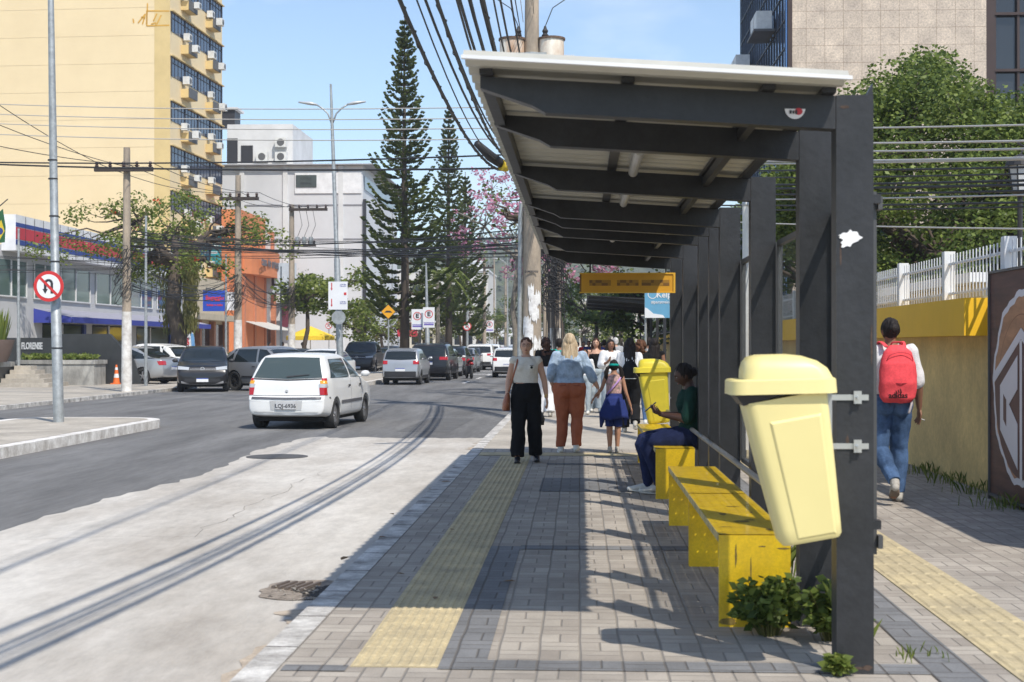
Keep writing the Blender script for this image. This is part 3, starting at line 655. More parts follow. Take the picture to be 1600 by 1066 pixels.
def car(style, name, label, pm, loc, rz, group=None, rim=RIMS, detail=2, cat='car', plate=None, cladding=False, glass=None, parts=(), rails=False):
    s = STY[style]; me, bv = body_mesh(style); w, H, belt, L_ = s['W'] / 2, s['H'], s['belt'], s['L']
    t = thing(name, label, cat, loc, rz, group); glass = glass or CGL
    bo = bpy.data.objects.new('body', me.copy()); COL.objects.link(bo); bo.parent = t
    bo.data.materials.clear(); bo.data.materials.append(pm); bo.data.shade_smooth(); bo.data.set_sharp_from_angle(angle=R(50))
    def P_(nm, mat, lo, hi, ax, off=.005, par=t, nu=8, nv=6):
        b = MB(); patch(b, bv, lo, hi, ax, off, nu, nv); return b.build(nm, mat, par, smooth=True, recalc=False)
    tp = s['top']; roofy = [p[0] for p in tp if p[1] > H - .09]; ry0, ry1 = min(roofy), max(roofy)
    # the slanted ends of the glasshouse
    def ytop(z, front):
        pr = [p for p in tp if (p[0] > 0) == front or abs(p[0]) < .5]
        seq = list(zip(tp, tp[1:]));
        if front: seq = seq[::-1]
        for a, c in seq:
            if (a[1] - z) * (c[1] - z) <= 0 and a[1] != c[1]: return a[0] + (c[0] - a[0]) * (z - a[1]) / (c[1] - a[1])
        return 0
    zl, zh = belt + .035, H - .105
    if style == 'pickup': yb0, yb1 = -.86, -.72
    else: yb0, yb1 = ytop(zl, False), ytop(zh, False)
    yf0, yf1 = ytop(zl, True), ytop(zh, True)
    bp_ = -.05 if style != 'pickup' else .35
    cp = (yb0 + .22, yb1 + .20); fp = (yf0 - .20, yf1 - .08)
    for sx in (1, -1):
        tilt = .05
        if style in ('suv', 'crossover'):
            m_ = cp[0] + .42
            P_('window', glass, [(cp[0], zl + .06), (m_, zl + .01)], [(cp[1] + .05, zh - .03), (m_ + .02, zh)], sx)
            a0 = m_ + .07
        elif style == 'pickup': a0 = cp[0] - .05
        else: a0 = cp[0] + .05
        P_('window', glass, [(a0, zl + .01), (bp_ - .05, zl)], [(max(a0 + .07, cp[1] + .1), zh - .01), (bp_ - .05 - tilt, zh)], sx)
        P_('window', glass, [(bp_ + .05, zl), (fp[0], zl - .01)], [(bp_ + .05 - tilt, zh), (fp[1], zh - .03)], sx)
        if detail > 0:
            P_('side_moulding' if not cladding else 'sill_cladding', BLK if cladding else (GREYM if style == 'hatch' else BLK), [(s['axles'][0] + s['r'] * 1.25, s['zb'] + .03 if cladding else .47), (s['axles'][1] - s['r'] * 1.25, s['zb'] + .03 if cladding else .47)], [(s['axles'][0] + s['r'] * 1.25, s['zb'] + .17 if cladding else .53), (s['axles'][1] - s['r'] * 1.25, s['zb'] + .17 if cladding else .53)], sx, .012, nu=10, nv=2)
            for yy in (bp_, cp[0] + .62 if False else None, fp[0] + .06):
                if yy is None: continue
                P_('door_gap', INK, [(yy - .004, .33), (yy + .004, .33)], [(yy - .004, zl - .02), (yy + .004, zl - .02)], sx, .003, nu=1, nv=8)
            for yy in (bp_ - .16, min(fp[0] - .85, bp_ + .75) + .0 if False else bp_ + .78 - .85 + .12 + .75 - .1):
                b = MB(); patch(b, bv, [(yy - .08, belt - .14), (yy + .08, belt - .14)], [(yy - .08, belt - .105), (yy + .08, belt - .105)], sx, .02, 2, 1)
                b.build('door_handle', pm if cladding else BLK, t, recalc=False)
        # mirror
        my = fp[0] - .02; h, n_, _, _ = bv.ray_cast(Vector((sx * 3, my, zl + .03)), Vector((-sx, 0, 0))); hx = h.x if h else sx * w
        b = MB(); b.tube([(hx, my, zl), (hx + sx * .08, my, zl + .02)], .02, 6); b.ball((hx + sx * .15, my, zl + .06), .10, .055, .065, 10, 6); b.build('mirror', PW if style == 'hatch' else (BLK if detail > 1 and cladding else pm), t, smooth=True)
        for ya in s['axles']:
            wheel(t, sx * (w - .115), ya, s['r'], .2, rim, sx)
    b = MB(); b.box(-w * .8, w * .8, -L_ / 2 + .25, L_ / 2 - .25, s['zb'] - .05, s['zb'] + .02); b.build('underbody', ARCH, t)
    # glass front and rear
    wr0, wr1 = w * .84, w * tumw(s) * .93
    if style == 'pickup': P_('rear_window', glass, [(-wr0, zl + .05), (wr0, zl + .05)], [(-wr1, zh), (wr1, zh)], 'r')
    else: P_('rear_window', glass, [(-wr0 * .98, zl + .02), (0, zl - .005), (wr0 * .98, zl + .02)], [(-wr1, zh + .02), (0, zh + .03), (wr1, zh + .02)], 'r', nu=12)
    P_('windshield', glass, [(-wr0, zl + .04), (0, zl + .01), (wr0, zl + .04)], [(-wr1, zh + .03), (0, zh + .05), (wr1, zh + .03)], 'f', nu=12)
    if style == 'hatch': lt = (.66, .965); lx = (.74, 1.0)
    elif style == 'kwid': lt = (.84, .98); lx = (.66, .97)
    elif style == 'suv': lt = (.95, 1.08); lx = (.55, .97)
    else: lt = (belt - .2, belt - .04); lx = (.62, .97)
    for sx in (1, -1):
        if style == 'hatch':
            for m_, z0, z1, x0, x1 in ((REDL, .66, .80, .80, .935), (CLRL, .80, .87, .78, .935), (AMBL, .87, .93, .80, .925), (REDL, .93, .975, .83, .915)):
                P_('tail_light', m_, [(sx * w * x0, z0), (sx * w * x1, z0)], [(sx * w * (x0 - .02), z1), (sx * w * x1 * .985, z1)], 'r', .012, nv=3)
        else:
            P_('tail_light', REDL, [(sx * w * lx[0], lt[0]), (sx * w * lx[1] * .97, lt[0])], [(sx * w * lx[0], lt[1]), (sx * w * lx[1] * .95, lt[1])], 'r', .012)
            P_('tail_light', REDL, [(-L_ / 2 + .03, lt[0]), (-L_ / 2 + .20, lt[0] + .03)], [(-L_ / 2 + .05, lt[1]), (-L_ / 2 + .26, lt[1] - .01)], sx, .008)
        fz = belt - .22 if style not in ('suv', 'pickup') else belt - .26
        P_('headlight', CLRL, [(sx * w * .52, fz), (sx * w * .93, fz + .02)], [(sx * w * .50, fz + .09), (sx * w * .93, fz + .13)], 'f', .01)
    cl = BLK if cladding else None
    fz = belt - .22 if style not in ('suv', 'pickup') else belt - .26
    P_('grille', BLK, [(-w * .5, fz - .04), (w * .5, fz - .04)], [(-w * .5, fz + .09), (w * .5, fz + .09)], 'f', .012)
    P_('lower_grille', BLK, [(-w * .72, .32), (w * .72, .32)], [(-w * .66, .47), (w * .66, .47)], 'f', .01)
    if detail > 1:
        P_('grille_bar', CHR, [(-w * .80, .33), (-w * .5, .27), (w * .5, .27), (w * .80, .33)], [(-w * .80, .39), (-w * .5, .305), (w * .5, .305), (w * .80, .39)], 'f', .028, nu=12, nv=2)
        P_('grille_bar', CHR, [(-w * .5, fz + .02), (w * .5, fz + .02)], [(-w * .5, fz + .03), (w * .5, fz + .03)], 'f', .02, nv=1)
    if cladding: P_('rear_bumper', BLK, [(-w * .95, s['zb'] + .1), (w * .95, s['zb'] + .1)], [(-w * .93, .55), (w * .93, .55)], 'r', .014, nu=14)
    for ax, yy, zz in (('r', -1, .50 if style in ('hatch',) else (.62 if style != 'suv' else .8)), ('f', 1, .42 if style != 'suv' else .5)):
        if style == 'hatch' and ax == 'r': zz = .455
        h, n_, _, _ = bv.ray_cast(Vector((0, yy * 4, zz)), Vector((0, -yy, 0))); yb = (h.y if h else yy * L_ / 2) + yy * .03
        b = MB(); b.box(-.2, .2, min(yb, yb - yy * .02), max(yb, yb - yy * .02), zz - .065, zz + .065); pl = b.build('plate', PLG if plate else PLW, t)
        if plate:
            b = MB(); text(plate, .105, FR((0, yb + yy * .002, zz - .005), (-yy, 0, 0), (0, 0, 1)), b, .001, 1.0, .0015); b.build('plate_text', INK, pl)
        else:
            b = MB(); b.box(-.2, .2, min(yb, yb + yy * .002), max(yb, yb + yy * .002), zz + .038, zz + .0655); b.build('plate_band', PLB, pl)
    if detail > 1:
        b = MB(); patch(b, bv, [(-.02, zl + .02), (.42, zl + .07)], [(-.02, zl + .045), (.42, zl + .082)], 'r', .02, 6, 1); b.build('wiper', BLK, t, recalc=False)
        h, _, _, _ = bv.ray_cast(Vector((0, 4, fz + .03)), Vector((0, -1, 0))); b = MB(); b.rings([[(q * math.cos(a), h.y + .03, fz + .03 + q * math.sin(a)) for a in [2 * PI * i / 20 for i in range(20)]] for q in (.075, .06)], caps=False); stroke_v(b, h.y + .032, fz + .03); b.build('badge', CHR, t, recalc=False)
        b = MB(); h, _, _, _ = bv.ray_cast(Vector((0, -4, belt - .2)), Vector((0, 1, 0)))
        b.cyl((0, h.y - .012, belt - .2), .03, .012, 16, 'y'); b.build('badge', CHR, t)
    if rails:
        for sx in (1, -1):
            b = MB(); x = sx * w * .70; b.tube([(x, ry0 + .1, H - .01), (x, ry0 + .2, H + .03), (x, ry1 - .3, H + .03), (x, ry1 - .1, H - .01)], .014, 6); b.build('roof_rail', BLK, t)
    return t, bv, P_
def tumw(s): return s['tum']

c = W(461, 27.6)
t, bv, P_ = car('hatch', 'parked_car', 'white hatchback with amber and red tail lamps driving on the asphalt, plate LQJ-6936', PW, (c.x + .12, c.y + 1.25, RZ), R(-5), None, RIMS, 2, plate='LQJ-6936', glass=CGL2)
t.name = 'moving_car'
P_('bumper_moulding', GREYM, [(-.79, .585), (0, .575), (.79, .585)], [(-.785, .62), (0, .61), (.785, .62)], 'r', .014, nu=14, nv=2)
P_('bumper_gap', INK, [(-.76, .648), (.76, .648)], [(-.76, .655), (.76, .655)], 'r', .006, nu=14, nv=1)
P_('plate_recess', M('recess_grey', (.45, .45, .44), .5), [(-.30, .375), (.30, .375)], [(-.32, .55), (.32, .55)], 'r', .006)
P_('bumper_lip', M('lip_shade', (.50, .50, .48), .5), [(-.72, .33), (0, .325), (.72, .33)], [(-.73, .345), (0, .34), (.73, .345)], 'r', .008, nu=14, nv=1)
P_('tailgate_lock', INK, [(-.012, .70), (.012, .70)], [(-.012, .725), (.012, .725)], 'r', .01, nu=2, nv=2)
P_('window_surround', BLK, [(-.70, .955), (0, .93), (.70, .955)], [(-.69, .975), (0, .952), (.69, .975)], 'r', .010, nu=14, nv=1)
HD = M('seat_fabric', (.05, .055, .06), .9)
def addcar(*a, **k): return car(*a, **k)[0]
# left side, by the far kerb
c = W(300, 48.6); addcar('crossover', 'parked_car', 'black crossover facing the camera in front of the shops, blue and white plate', PBK, (c.x - .1, c.y + 2, RZ), PI + R(13), None, RIMS, 2, cladding=True, rails=True)
c = W(424, 49.5); addcar('crossover', 'parked_car', 'grey crossover turned side on behind the white hatchback', PGR, (c.x, c.y + .8, RZ), R(-90 - 36) , None, RIMD, 2, cladding=False)
c = W(505, 58); addcar('sedan', 'parked_car', 'white sedan mostly hidden behind the roof of the hatchback', PW, (c.x, c.y, RZ), PI + R(-6), None)
c = W(462, 66); addcar('sedan', 'parked_car', 'dark sedan behind the grey crossover', PDK, (c.x, c.y, RZ), PI, None)
c = W(562, 78); addcar('pickup', 'pickup_truck', 'black pickup truck facing the camera left of the median', PBK, (c.x, c.y + 1.5, RZ), PI, None, cat='pickup truck')
c = W(603, 88); addcar('sedan', 'parked_car', 'dark blue sedan seen between pickup and silver hatchback', paint('navy', (.02, .03, .06), .3), (c.x, c.y, RZ), PI, None)
c = W(607, 102); addcar('crossover', 'parked_car', 'dark crossover far behind the pickup', PDK, (c.x, c.y, RZ), PI, None)
c = W(196, 56.5); addcar('sedan', 'parked_car', 'silver sedan parked by the black wall with the raised letters', PSIL, (c.x, c.y, 0), R(75), 'cars parked in front of the white shop', RIMS, 1)
c = W(222, 60.5); addcar('crossover', 'parked_car', 'white crossover with spare wheel parked behind the silver sedan', PW, (c.x + .3, c.y, 0), R(68), 'cars parked in front of the white shop', RIMS, 1)
# row parked along the median, tails to the camera
row = [('kwid', 627, 57.5, PSIL, 'silver hatchback with black bumper, first in the row parked along the median', dict(cladding=True)),
       ('suv', 671, 64.5, PBK, 'large black sport utility parked right behind the silver hatchback', dict(rails=True)),
       ('hatch', 689, 71, PSIL, 'silver car tucked between the two black cars of the row', {}),
       ('crossover', 704, 76, PBK, 'black car parked fourth in the row', {}),
       ('sedan', 720, 83, PGR, 'grey sedan parked beyond the red motorcycle', dict(cladding=True)),
       ('sedan', 731, 90, PDK, 'dark car at the far end of the row before the white van', {})]
for st, px, d, pm, lab, kw in row:
    c = W(px, d); addcar(st, 'parked_car', lab, pm, (c.x, c.y + STY[st]['L'] / 2, RZ), R(-1.5), 'cars parked along the median', RIMS, 1, **kw)
c = W(749, 92); addcar('suv', 'moving_car', 'white sport utility in traffic seen from behind', PW, (c.x, c.y + 2, RZ), 0, 'cars in the traffic ahead', cladding=True)
c = W(763, 104); addcar('suv', 'moving_car', 'second white sport utility ahead in traffic', PW, (c.x, c.y + 2, RZ), 0, 'cars in the traffic ahead')
c = W(792, 70.5); addcar('kwid', 'moving_car', 'white hatchback driving away beside the front woman', PW, (c.x, c.y + 1.8, RZ), R(1), None, RIMS, 1, cladding=True)
for px, d, st, pm, lab in ((776, 122, 'sedan', PRED, 'red car far ahead in traffic'), (787, 134, 'sedan', PDK, 'dark car beyond the red one'), (797, 146, 'crossover', PSIL, 'silver car far ahead in traffic'),
                           (806, 158, 'suv', PW, 'white car farthest but two in traffic'), (760, 150, 'suv', PBK, 'black car far down the median row'), (770, 170, 'sedan', PW, 'white sedan far down the median row'), (815, 180, 'sedan', PSIL, 'farthest silver car in traffic')):
    c = W(px, d); addcar(st, 'moving_car', lab, pm, (c.x, c.y + 2, RZ), 0, 'cars in the traffic ahead', RIMS, 0)
# red motorcycle
def motorcycle(loc, rz, label):
    t = thing('motorcycle', label, 'motorcycle', loc, rz)
    for y in (-.65, .65):
        b = MB(); b.rings([[(pw, y + pr * math.cos(a), .3 + pr * math.sin(a)) for pr, pw in ((.24, .04), (.3, .04), (.31, 0), (.3, -.04), (.24, -.04))] for a in [2 * PI * i / 24 for i in range(24)]], close=True); w_ = b.build('wheel', TYRE, t, smooth=40)
        b = MB(); b.cyl((-.02, y, .3), .22, .04, 20, 'x'); b.build('rim', RIMD, w_)
    b = MB(); b.ball((0, .12, .82), .14, .28, .15); b.ball((0, -.62, .72), .11, .22, .1); b.tube([(0, .75, .62), (0, .6, .64), (0, .45, .6)], .08, 8); b.build('fairing', PRED, t, smooth=True)
    b = MB(); b.tube([(0, -.15, .82), (0, -.45, .84), (0, -.72, .90)], [.11, .13, .09], 10, flat=(1, .45)); b.build('seat', BLK, t, smooth=True)
    b = MB(); b.box(-.13, .13, -.2, .25, .28, .62); b.tube([(.12, -.1, .3), (.16, -.8, .38)], .04, 8); b.build('engine', M('engine', (.1, .1, .1), .4, .7), t, bevel=.03)
    b = MB(); b.tube([(0, .65, .3), (0, .42, .98)], .035, 8); b.tube([(-.34, .34, 1.06), (-.1, .42, 1.0), (.1, .42, 1.0), (.34, .34, 1.06)], .014, 6); b.build('handlebar', BLK, t)
    b = MB(); b.ball((0, -.86, .74), .07, .03, .04); b.build('tail_light', REDL, t, smooth=True)
    return t
c = W(733, 69); motorcycle((c.x, c.y, RZ), R(14), 'red motorcycle parked between dark cars of the row')
# ---------------------------------------------------------------- buildings
CREAM = M('cream_render', (.74, .60, .37), .85, var=.05, vs=.25, bump=.15, bs=3, stain=(.70, .56, .34)); CREAM2 = M('yellow_render', (.62, .47, .22), .85, var=.1, vs=.6)
BWIN = glassm('blue_glass', (.035, .055, .10), .08); DWIN = glassm('dark_window', (.02, .022, .025), .08); GWIN = glassm('shop_glass', (.10, .15, .145), .06)
MUL = M('mullion_dark', (.03, .03, .035), .5); ACW = M('ac_white', (.66, .66, .63), .5, var=.15, vs=5); ACG = M('ac_grille', (.10, .10, .10), .6)
WHT = M('white_render', (.66, .66, .655), .8, var=.08, vs=.5, stain=(.56, .56, .55)); WGREY = M('white_cladding', (.58, .585, .595), .6, var=.08, vs=.3)
def box(parent, name, mat, x0, x1, y0, y1, z0, z1, **k):
    b = MB(); b.box(min(x0, x1), max(x0, x1), min(y0, y1), max(y0, y1), z0, z1); return b.build(name, mat, parent, **k)
def ac(name_parent, x, y, z, ax='x', s=1, part=False, label=None, loc=None):
    """an outdoor air conditioner box"""
    b = MB()
    if ax == 'x': b.box(x, x + .55 * s, y, y + .8 * s, z, z + .65 * s); g = MB(); g.cyl((x + .56 * s, y + .4 * s, z + .32 * s), .25 * s, .01, 16, 'x')
    else: b.box(x, x + .8 * s, y, y + .4 * s, z, z + .65 * s); g = MB(); g.cyl((x + .4 * s, y - .012, z + .32 * s), .26 * s, .01, 16, 'y')
    o = b.build('air_conditioner', ACW, name_parent); g.build('fan_grille', ACG, o); return o
# --- cream tower on the left: blank wall to the camera, ribbon windows on the street side
tw = thing('tower', 'tall cream office tower with blank end wall and rows of blue ribbon windows', 'tower', (-27.35, 93.8, 0)); tw.rotation_euler = (0, 0, -R(2.8))
box(tw, 'wall', CREAM, -22, 0, 0, 11.6, 0, 31)
b = MB(); b.box(-1.08, -.0, -.012, -.002, 0, 31); b.build('corner_band', CREAM2, tw)
b = MB()
for z in [1.7 + 1.87 * k for k in range(16)]: b.box(-22, -1.1, -.010, -.002, z, z + .022)
b.build('render_joint', M('joint_tan', (.64, .52, .33), .9, var=.1), tw)
for k in range(9):
    z0 = 4.55 + 3.0 * k
    wn = box(tw, 'window', BWIN, .002, .03, .12, 11.4, z0, z0 + 1.32)
    b = MB()
    for j in range(5): y = .12 + j * 2.81; b.box(.032, .09, y - .05, y + .05, z0, z0 + 1.32)
    for j in range(17): y = .12 + j * .7; b.box(.032, .055, y - .015, y + .015, z0, z0 + 1.32)
    b.box(.032, .07, .1, 11.4, z0 + .9, z0 + .94); b.build('frame', MUL, wn)
    b = MB(); b.box(.002, .2, 0, 11.6, z0 + 1.325, z0 + 1.40); b.build('window_hood', CREAM2, tw)
    rr = random.Random(k)
    for j, y in enumerate((2.2, 7.6)):
        if k < 1: continue
        b = MB(); b.box(.002, .55, y, y + 1.7, z0 - 1.1, z0 - .5); b.build('ac_shelf', CREAM2, tw)
        box(tw, 'ac_grating', ACG, .552, .62, y - .02, y + 1.72, z0 - 1.08, z0 - .42)
        ac(tw, .15, y + rr.uniform(-.6, .3), z0 - .41 + rr.uniform(0, .3), s=rr.uniform(.65, .85))
        if rr.random() < .75: ac(tw, .64, y + rr.uniform(.4, 1.2), z0 - rr.uniform(.7, 1.0), s=rr.uniform(.65, .8))
OCH = M('ochre_graffiti', (.60, .33, .05), .8)
b = MB(); zc = Za(20, 93.5)
def stroke(b, pts, w, y=-.022):
    for (x0, z0), (x1, z1) in zip(pts, pts[1:]):
        L_ = math.hypot(x1 - x0, z1 - z0) or 1; nx, nz = -(z1 - z0) / L_ * w / 2, (x1 - x0) / L_ * w / 2
        b.add([(x0 + nx, y, z0 + nz), (x1 + nx, y, z1 + nz), (x1 - nx, y, z1 - nz), (x0 - nx, y, z0 - nz)], [(0, 1, 2, 3)])
for pts in ([(-1.6, 23.9), (-1.6, 22.9), (-.05, 22.9)], [(-1.6, 23.9), (-.05, 23.85)], [(-1.55, 24.4), (-1.62, 23.0)], [(-2.2, 23.1), (-1.7, 23.7), (-1.9, 23.0)], [(-2.0, 23.5), (-1.7, 23.4)],
            [(-.9, 23.7), (-1.15, 23.2)], [(-.6, 23.6), (-.9, 23.0)], [(-2.55, 23.4), (-2.5, 23.1)], [(-1.3, 23.0), (-1.0, 23.1), (-.95, 22.9)]): stroke(b, pts, .09)
b.build('graffiti', OCH, tw, recalc=False)

# --- white two storey shop with the red and blue banner band, running down the left side
XF = -24.0
sp = thing('shop_building', 'white two storey shop building with sloping red and blue banner fascia and blue awning', 'building', (XF, 52, 0))
oy = 52
box(sp, 'wall', M('grey_white_render', (.50, .50, .50), .85, var=.08, vs=.5), -14, 0, 0, 33, 0, 5.7)
RB = M('banner_red', (.50, .035, .05), .6, var=.12, vs=2); BB = M('banner_blue', (.03, .06, .25), .6, var=.1); RW = M('banner_white', (.72, .72, .72), .6)
for nm, z0, z1, mt_, pr in (('fascia', 5.45, 6.95, RW, .60), ('banner_stripe', 5.7, 5.9, BB, .615), ('banner_stripe', 5.93, 6.42, RB, .615), ('banner_stripe', 6.45, 6.62, BB, .615)):
    box(sp, nm, mt_, .0 if pr == .6 else .602, pr, 6.0, 33, z0, z1)
b = MB()
for y in range(7, 33, 1): b.box(.618, .625, y, y + .03, 5.46, 6.94)
b.build('banner_seam', MUL, sp)
b = MB(); T = FR((.63, 20.5, 6.15), (0, 1, 0), (0, 0, 1)); text('M', .95, T, b, .01, 1.2, .03); text('M', .95, FR((.63, 30, 6.1), (0, 1, 0), (0, 0, 1)), b, .01, 1.2, .03); b.build('lettering', RW, sp)
for y0, w in ((1, 3.4), (5.2, 3.4), (9.4, 2.6), (12.6, 4.0), (17.4, 4.4), (22.6, 4.2), (27.6, 4.6)):
    wn = box(sp, 'window', GWIN, .002, .03, y0, y0 + w, 3.6, 5.1)
    b = MB(); b.box(.032, .08, y0, y0 + .06, 3.6, 5.1); b.box(.032, .08, y0 + w / 2 - .03, y0 + w / 2 + .03, 3.6, 5.1); b.box(.032, .08, y0 + w - .06, y0 + w, 3.6, 5.1); b.box(.032, .08, y0 + .0, y0 + w, 3.54, 3.599); b.build('frame', WHT, wn)
for y0, w in ((10.5, 5), (17, 5), (24, 6)):
    wn = box(sp, 'shopfront', DWIN, .002, .04, y0, y0 + w, 0.05, 2.5); box(wn, 'post', BB, .042, .12, y0 + w, y0 + w + .35, 0, 2.5); box(wn, 'door_frame', WHT, .045, .09, y0 + 2.2, y0 + 2.35, 0.05, 2.49)
AWN = M('awning_blue', (.035, .05, .30), .7, var=.1); AWT = M('awning_grey', (.30, .30, .36), .75, var=.1)
b = MB(); b.rings([[(0, 9.5, 3.15), (0, 33, 3.15), (0, 33, 3.12), (0, 9.5, 3.12)], [(1.7, 9.5, 2.75), (1.7, 33, 2.75), (1.7, 33, 2.72), (1.7, 9.5, 2.72)]]); aw = b.build('awning', AWT, sp)
b = MB(); b.box(1.702, 1.73, 9.5, 33, 2.5, 2.76); b.add([(.0, 9.48, 3.13), (1.7, 9.48, 2.74), (1.7, 9.48, 2.5), (0, 9.48, 2.5)], [(0, 1, 2, 3)]); b.build('valance', AWN, aw)
# --- mid block: beige shops with the blue sign
mb_ = thing('shop_building', 'beige shop block with blue sign, brown columns and dark ground floor', 'building', (-24.5, 86, 0))
box(mb_, 'wall', M('beige_render', (.50, .43, .32), .85, var=.1), -12, 0, 0, 11, 0, 5.9)
for i in range(3): box(mb_, 'shopfront', DWIN, .002, .04, .5 + i * 3.5, 3.6 + i * 3.5, .05, 2.9)
for i in range(4): box(mb_, 'column', M('brown_brick', (.36, .17, .10), .85, var=.25, vs=4), .002, .35, i * 3.5, i * 3.5 + .45, 0, 3.1)
box(mb_, 'canopy', M('canopy_beige', (.46, .40, .30), .8), .002, 1.2, 0, 11, 3.12, 3.5)
for i in range(2):
    wn = box(mb_, 'window', DWIN, .002, .04, 1.2 + i * 5, 3.6 + i * 5, 4.3, 5.3); box(wn, 'frame', WHT, .042, .09, 2.35 + i * 5, 2.45 + i * 5, 4.3, 5.3)
BSG = M('sign_blue', (.02, .07, .42), .5)
x0, x1, x2 = Xa(317, 85), Xa(354, 85), Xa(376, 85); zz0, zz1 = Za(487, 87), Za(455, 87)
t = thing('shop_sign', 'royal blue shop sign with red lettering on the beige block', 'sign', ((x0 + x1) / 2, 85, zz0))
w_ = (x1 - x0) / 2; b = MB(); b.box(-w_, w_, 0, .25, 0, zz1 - zz0); b.build('board', BSG, t)
b = MB(); b.box(w_ + .01, w_ + x2 - x1, .03, .2, .05, zz1 - zz0 - .1); b.build('side_board', RW, t)
b = MB(); text('Bagaggio', .36, FR((0, -.006, (zz1 - zz0) * .64), (1, 0, 0), (0, 0, 1)), b, .005, .9, .008); b.build('lettering', M('sign_red', (.6, .04, .05), .5), t)
b = MB(); text('bolsas e malas', .19, FR((0, -.006, (zz1 - zz0) * .3), (1, 0, 0), (0, 0, 1)), b, .005, .9, .005); b.build('lettering', MATS['sign_red'], t)
# --- orange gable with teal sign and tall blue panel behind the old tree
Y1 = 103.0; g0, g1 = Xa(348, Y1), Xa(377, Y1)
tb = thing('shop_building', 'narrow orange gable with teal upper sign and tall blue panel behind the old tree', 'building', (g0, Y1, 0))
ORG = M('orange_render', (.62, .21, .085), .8, var=.1, vs=.8)
box(tb, 'gable', ORG, 0, g1 - g0, -.35, 8, 0, Za(328, Y1 + 1.2))
lx = Xa(300, Y1) - g0; box(tb, 'wall', M('beige_wall2', (.58, .54, .47), .85), lx, -.003, .0, 8, 0, 7.0)
tx0, tx1 = Xa(314, Y1) - g0, -.01
sg = box(tb, 'sign_board', M('sign_teal', (.03, .28, .32), .5), tx0, tx1, -.55, -.01, Za(414, Y1 + 1), Za(358, Y1 + 1))
cx = (tx0 + tx1) / 2; b = MB(); text('CULTURA', .34, FR((cx + .1, -.556, Za(383, Y1 + 1)), (1, 0, 0), (0, 0, 1)), b, .01, .9, .012); b.build('lettering', RW, sg); b = MB(); text('idiomas', .3, FR((cx + .1, -.556, Za(395, Y1 + 1)), (1, 0, 0), (0, 0, 1)), b, .01, 1, .01); b.build('lettering', RW, sg)
box(tb, 'ledge', M('deep_orange', (.55, .12, .03), .8), tx0, tx1, -.8, -.01, Za(426, Y1 + 1), Za(414, Y1 + 1) - .004)
box(tb, 'corner_panel', M('panel_blue', (.03, .09, .42), .5), Xa(236, Y1) - g0, Xa(312, Y1) - g0, -.3, -.02, Za(392, Y1 + 1), Za(340, Y1 + 1))
b = MB()
for z in range(6): b.box(-1.35, -.15, -.03, -.004, 3.2 + z * .35, 3.22 + z * .35)
b.build('shutter_slats', MUL, tb)
ac(tb, -1.2, -.45, Za(448, Y1 + 1), 'y', .9)
# --- orange shop with brick columns and rooftop wall, running along the street
ob = thing('shop_building', 'orange shop with long name fascia, brick columns and white brick rooftop wall', 'building', (-25.0, 103.6, 0))
BRK = M('brick_orange', (.50, .20, .11), .85, var=.15, vs=6)
box(ob, 'wall', M('white_brick', (.60, .57, .52), .85, var=.15, vs=3), -.7, 0, 0, 11, 0, 8.6)
for y in (0, 3.4, 7.0, 10.5): box(ob, 'column', BRK, .002, .35, y, y + .5, 0, 6.78)
for y in (0, 3.4, 7.0, 10.5): box(ob, 'pier', BRK, -.3, .2, y, y + .5, 8.85, 10.7)
box(ob, 'parapet', M('white_brick2', (.62, .59, .55), .85), -.2, 0, .52, 10.4, 8.82, 10.45)
b = MB(); ys = [k / 14 for k in range(15)]
b.rings([[(.38 + .9 * math.sin(PI * u) ** .6, 11.4 * u - .2, z) for u in ys] + [(-.1, 11.2, z), (-.1, -.2, z)] for z in (6.8, 8.8)]); fa = b.build('fascia', ORG, ob)
b = MB(); text('casa do artesanato', .95, FR((1.31, 5.5, 7.8), (0, 1, 0), (0, 0, 1)), b, .01, 1.15, .03); b.build('lettering', M('letter_grey', (.12, .11, .12), .6), fa)
for i in range(3): box(ob, 'shopfront', DWIN, .002, .04, .6 + i * 3.5, 3.3 + i * 3.5, .05, 2.9)
b = MB(); b.rings([[(0, .5, 3.4), (0, 9, 3.4), (0, 9, 3.36), (0, .5, 3.36)], [(2.2, .5, 2.7), (2.2, 9, 2.7), (2.2, 9, 2.66), (2.2, .5, 2.66)]]); b.build('awning', M('awning_pale', (.50, .50, .46), .7), ob)
# --- white shop with slatted upper floor beyond the orange one
wo2 = thing('shop_building', 'low white shop with grey upper windows between the orange shop and the third pole', 'building', (-25.2, 115.2, 0))
box(wo2, 'wall', M('white_brick3', (.55, .54, .52), .85, var=.1), -3, 0, 0, 18, 0, 6.3); box(wo2, 'fascia', RW, .002, .8, 0, 9, 5.0, 7.2)
for i in range(5): box(wo2, 'window', DWIN, .002, .04, 1 + i * 3.4, 3.2 + i * 3.4, 3.2, 4.6); box(wo2, 'shopfront', DWIN, .003, .05, 1 + i * 3.4, 3.8 + i * 3.4, .05, 2.6)
box(wo2, 'sign_board', M('sign_maroon', (.14, .03, .05), .6), .81, 1.9, -.2, -.1, 3.0, 4.9); box(wo2, 'green_awning', M('awning_green', (.03, .2, .08), .7), .05, 1.4, 1, 6, 2.6, 2.9)
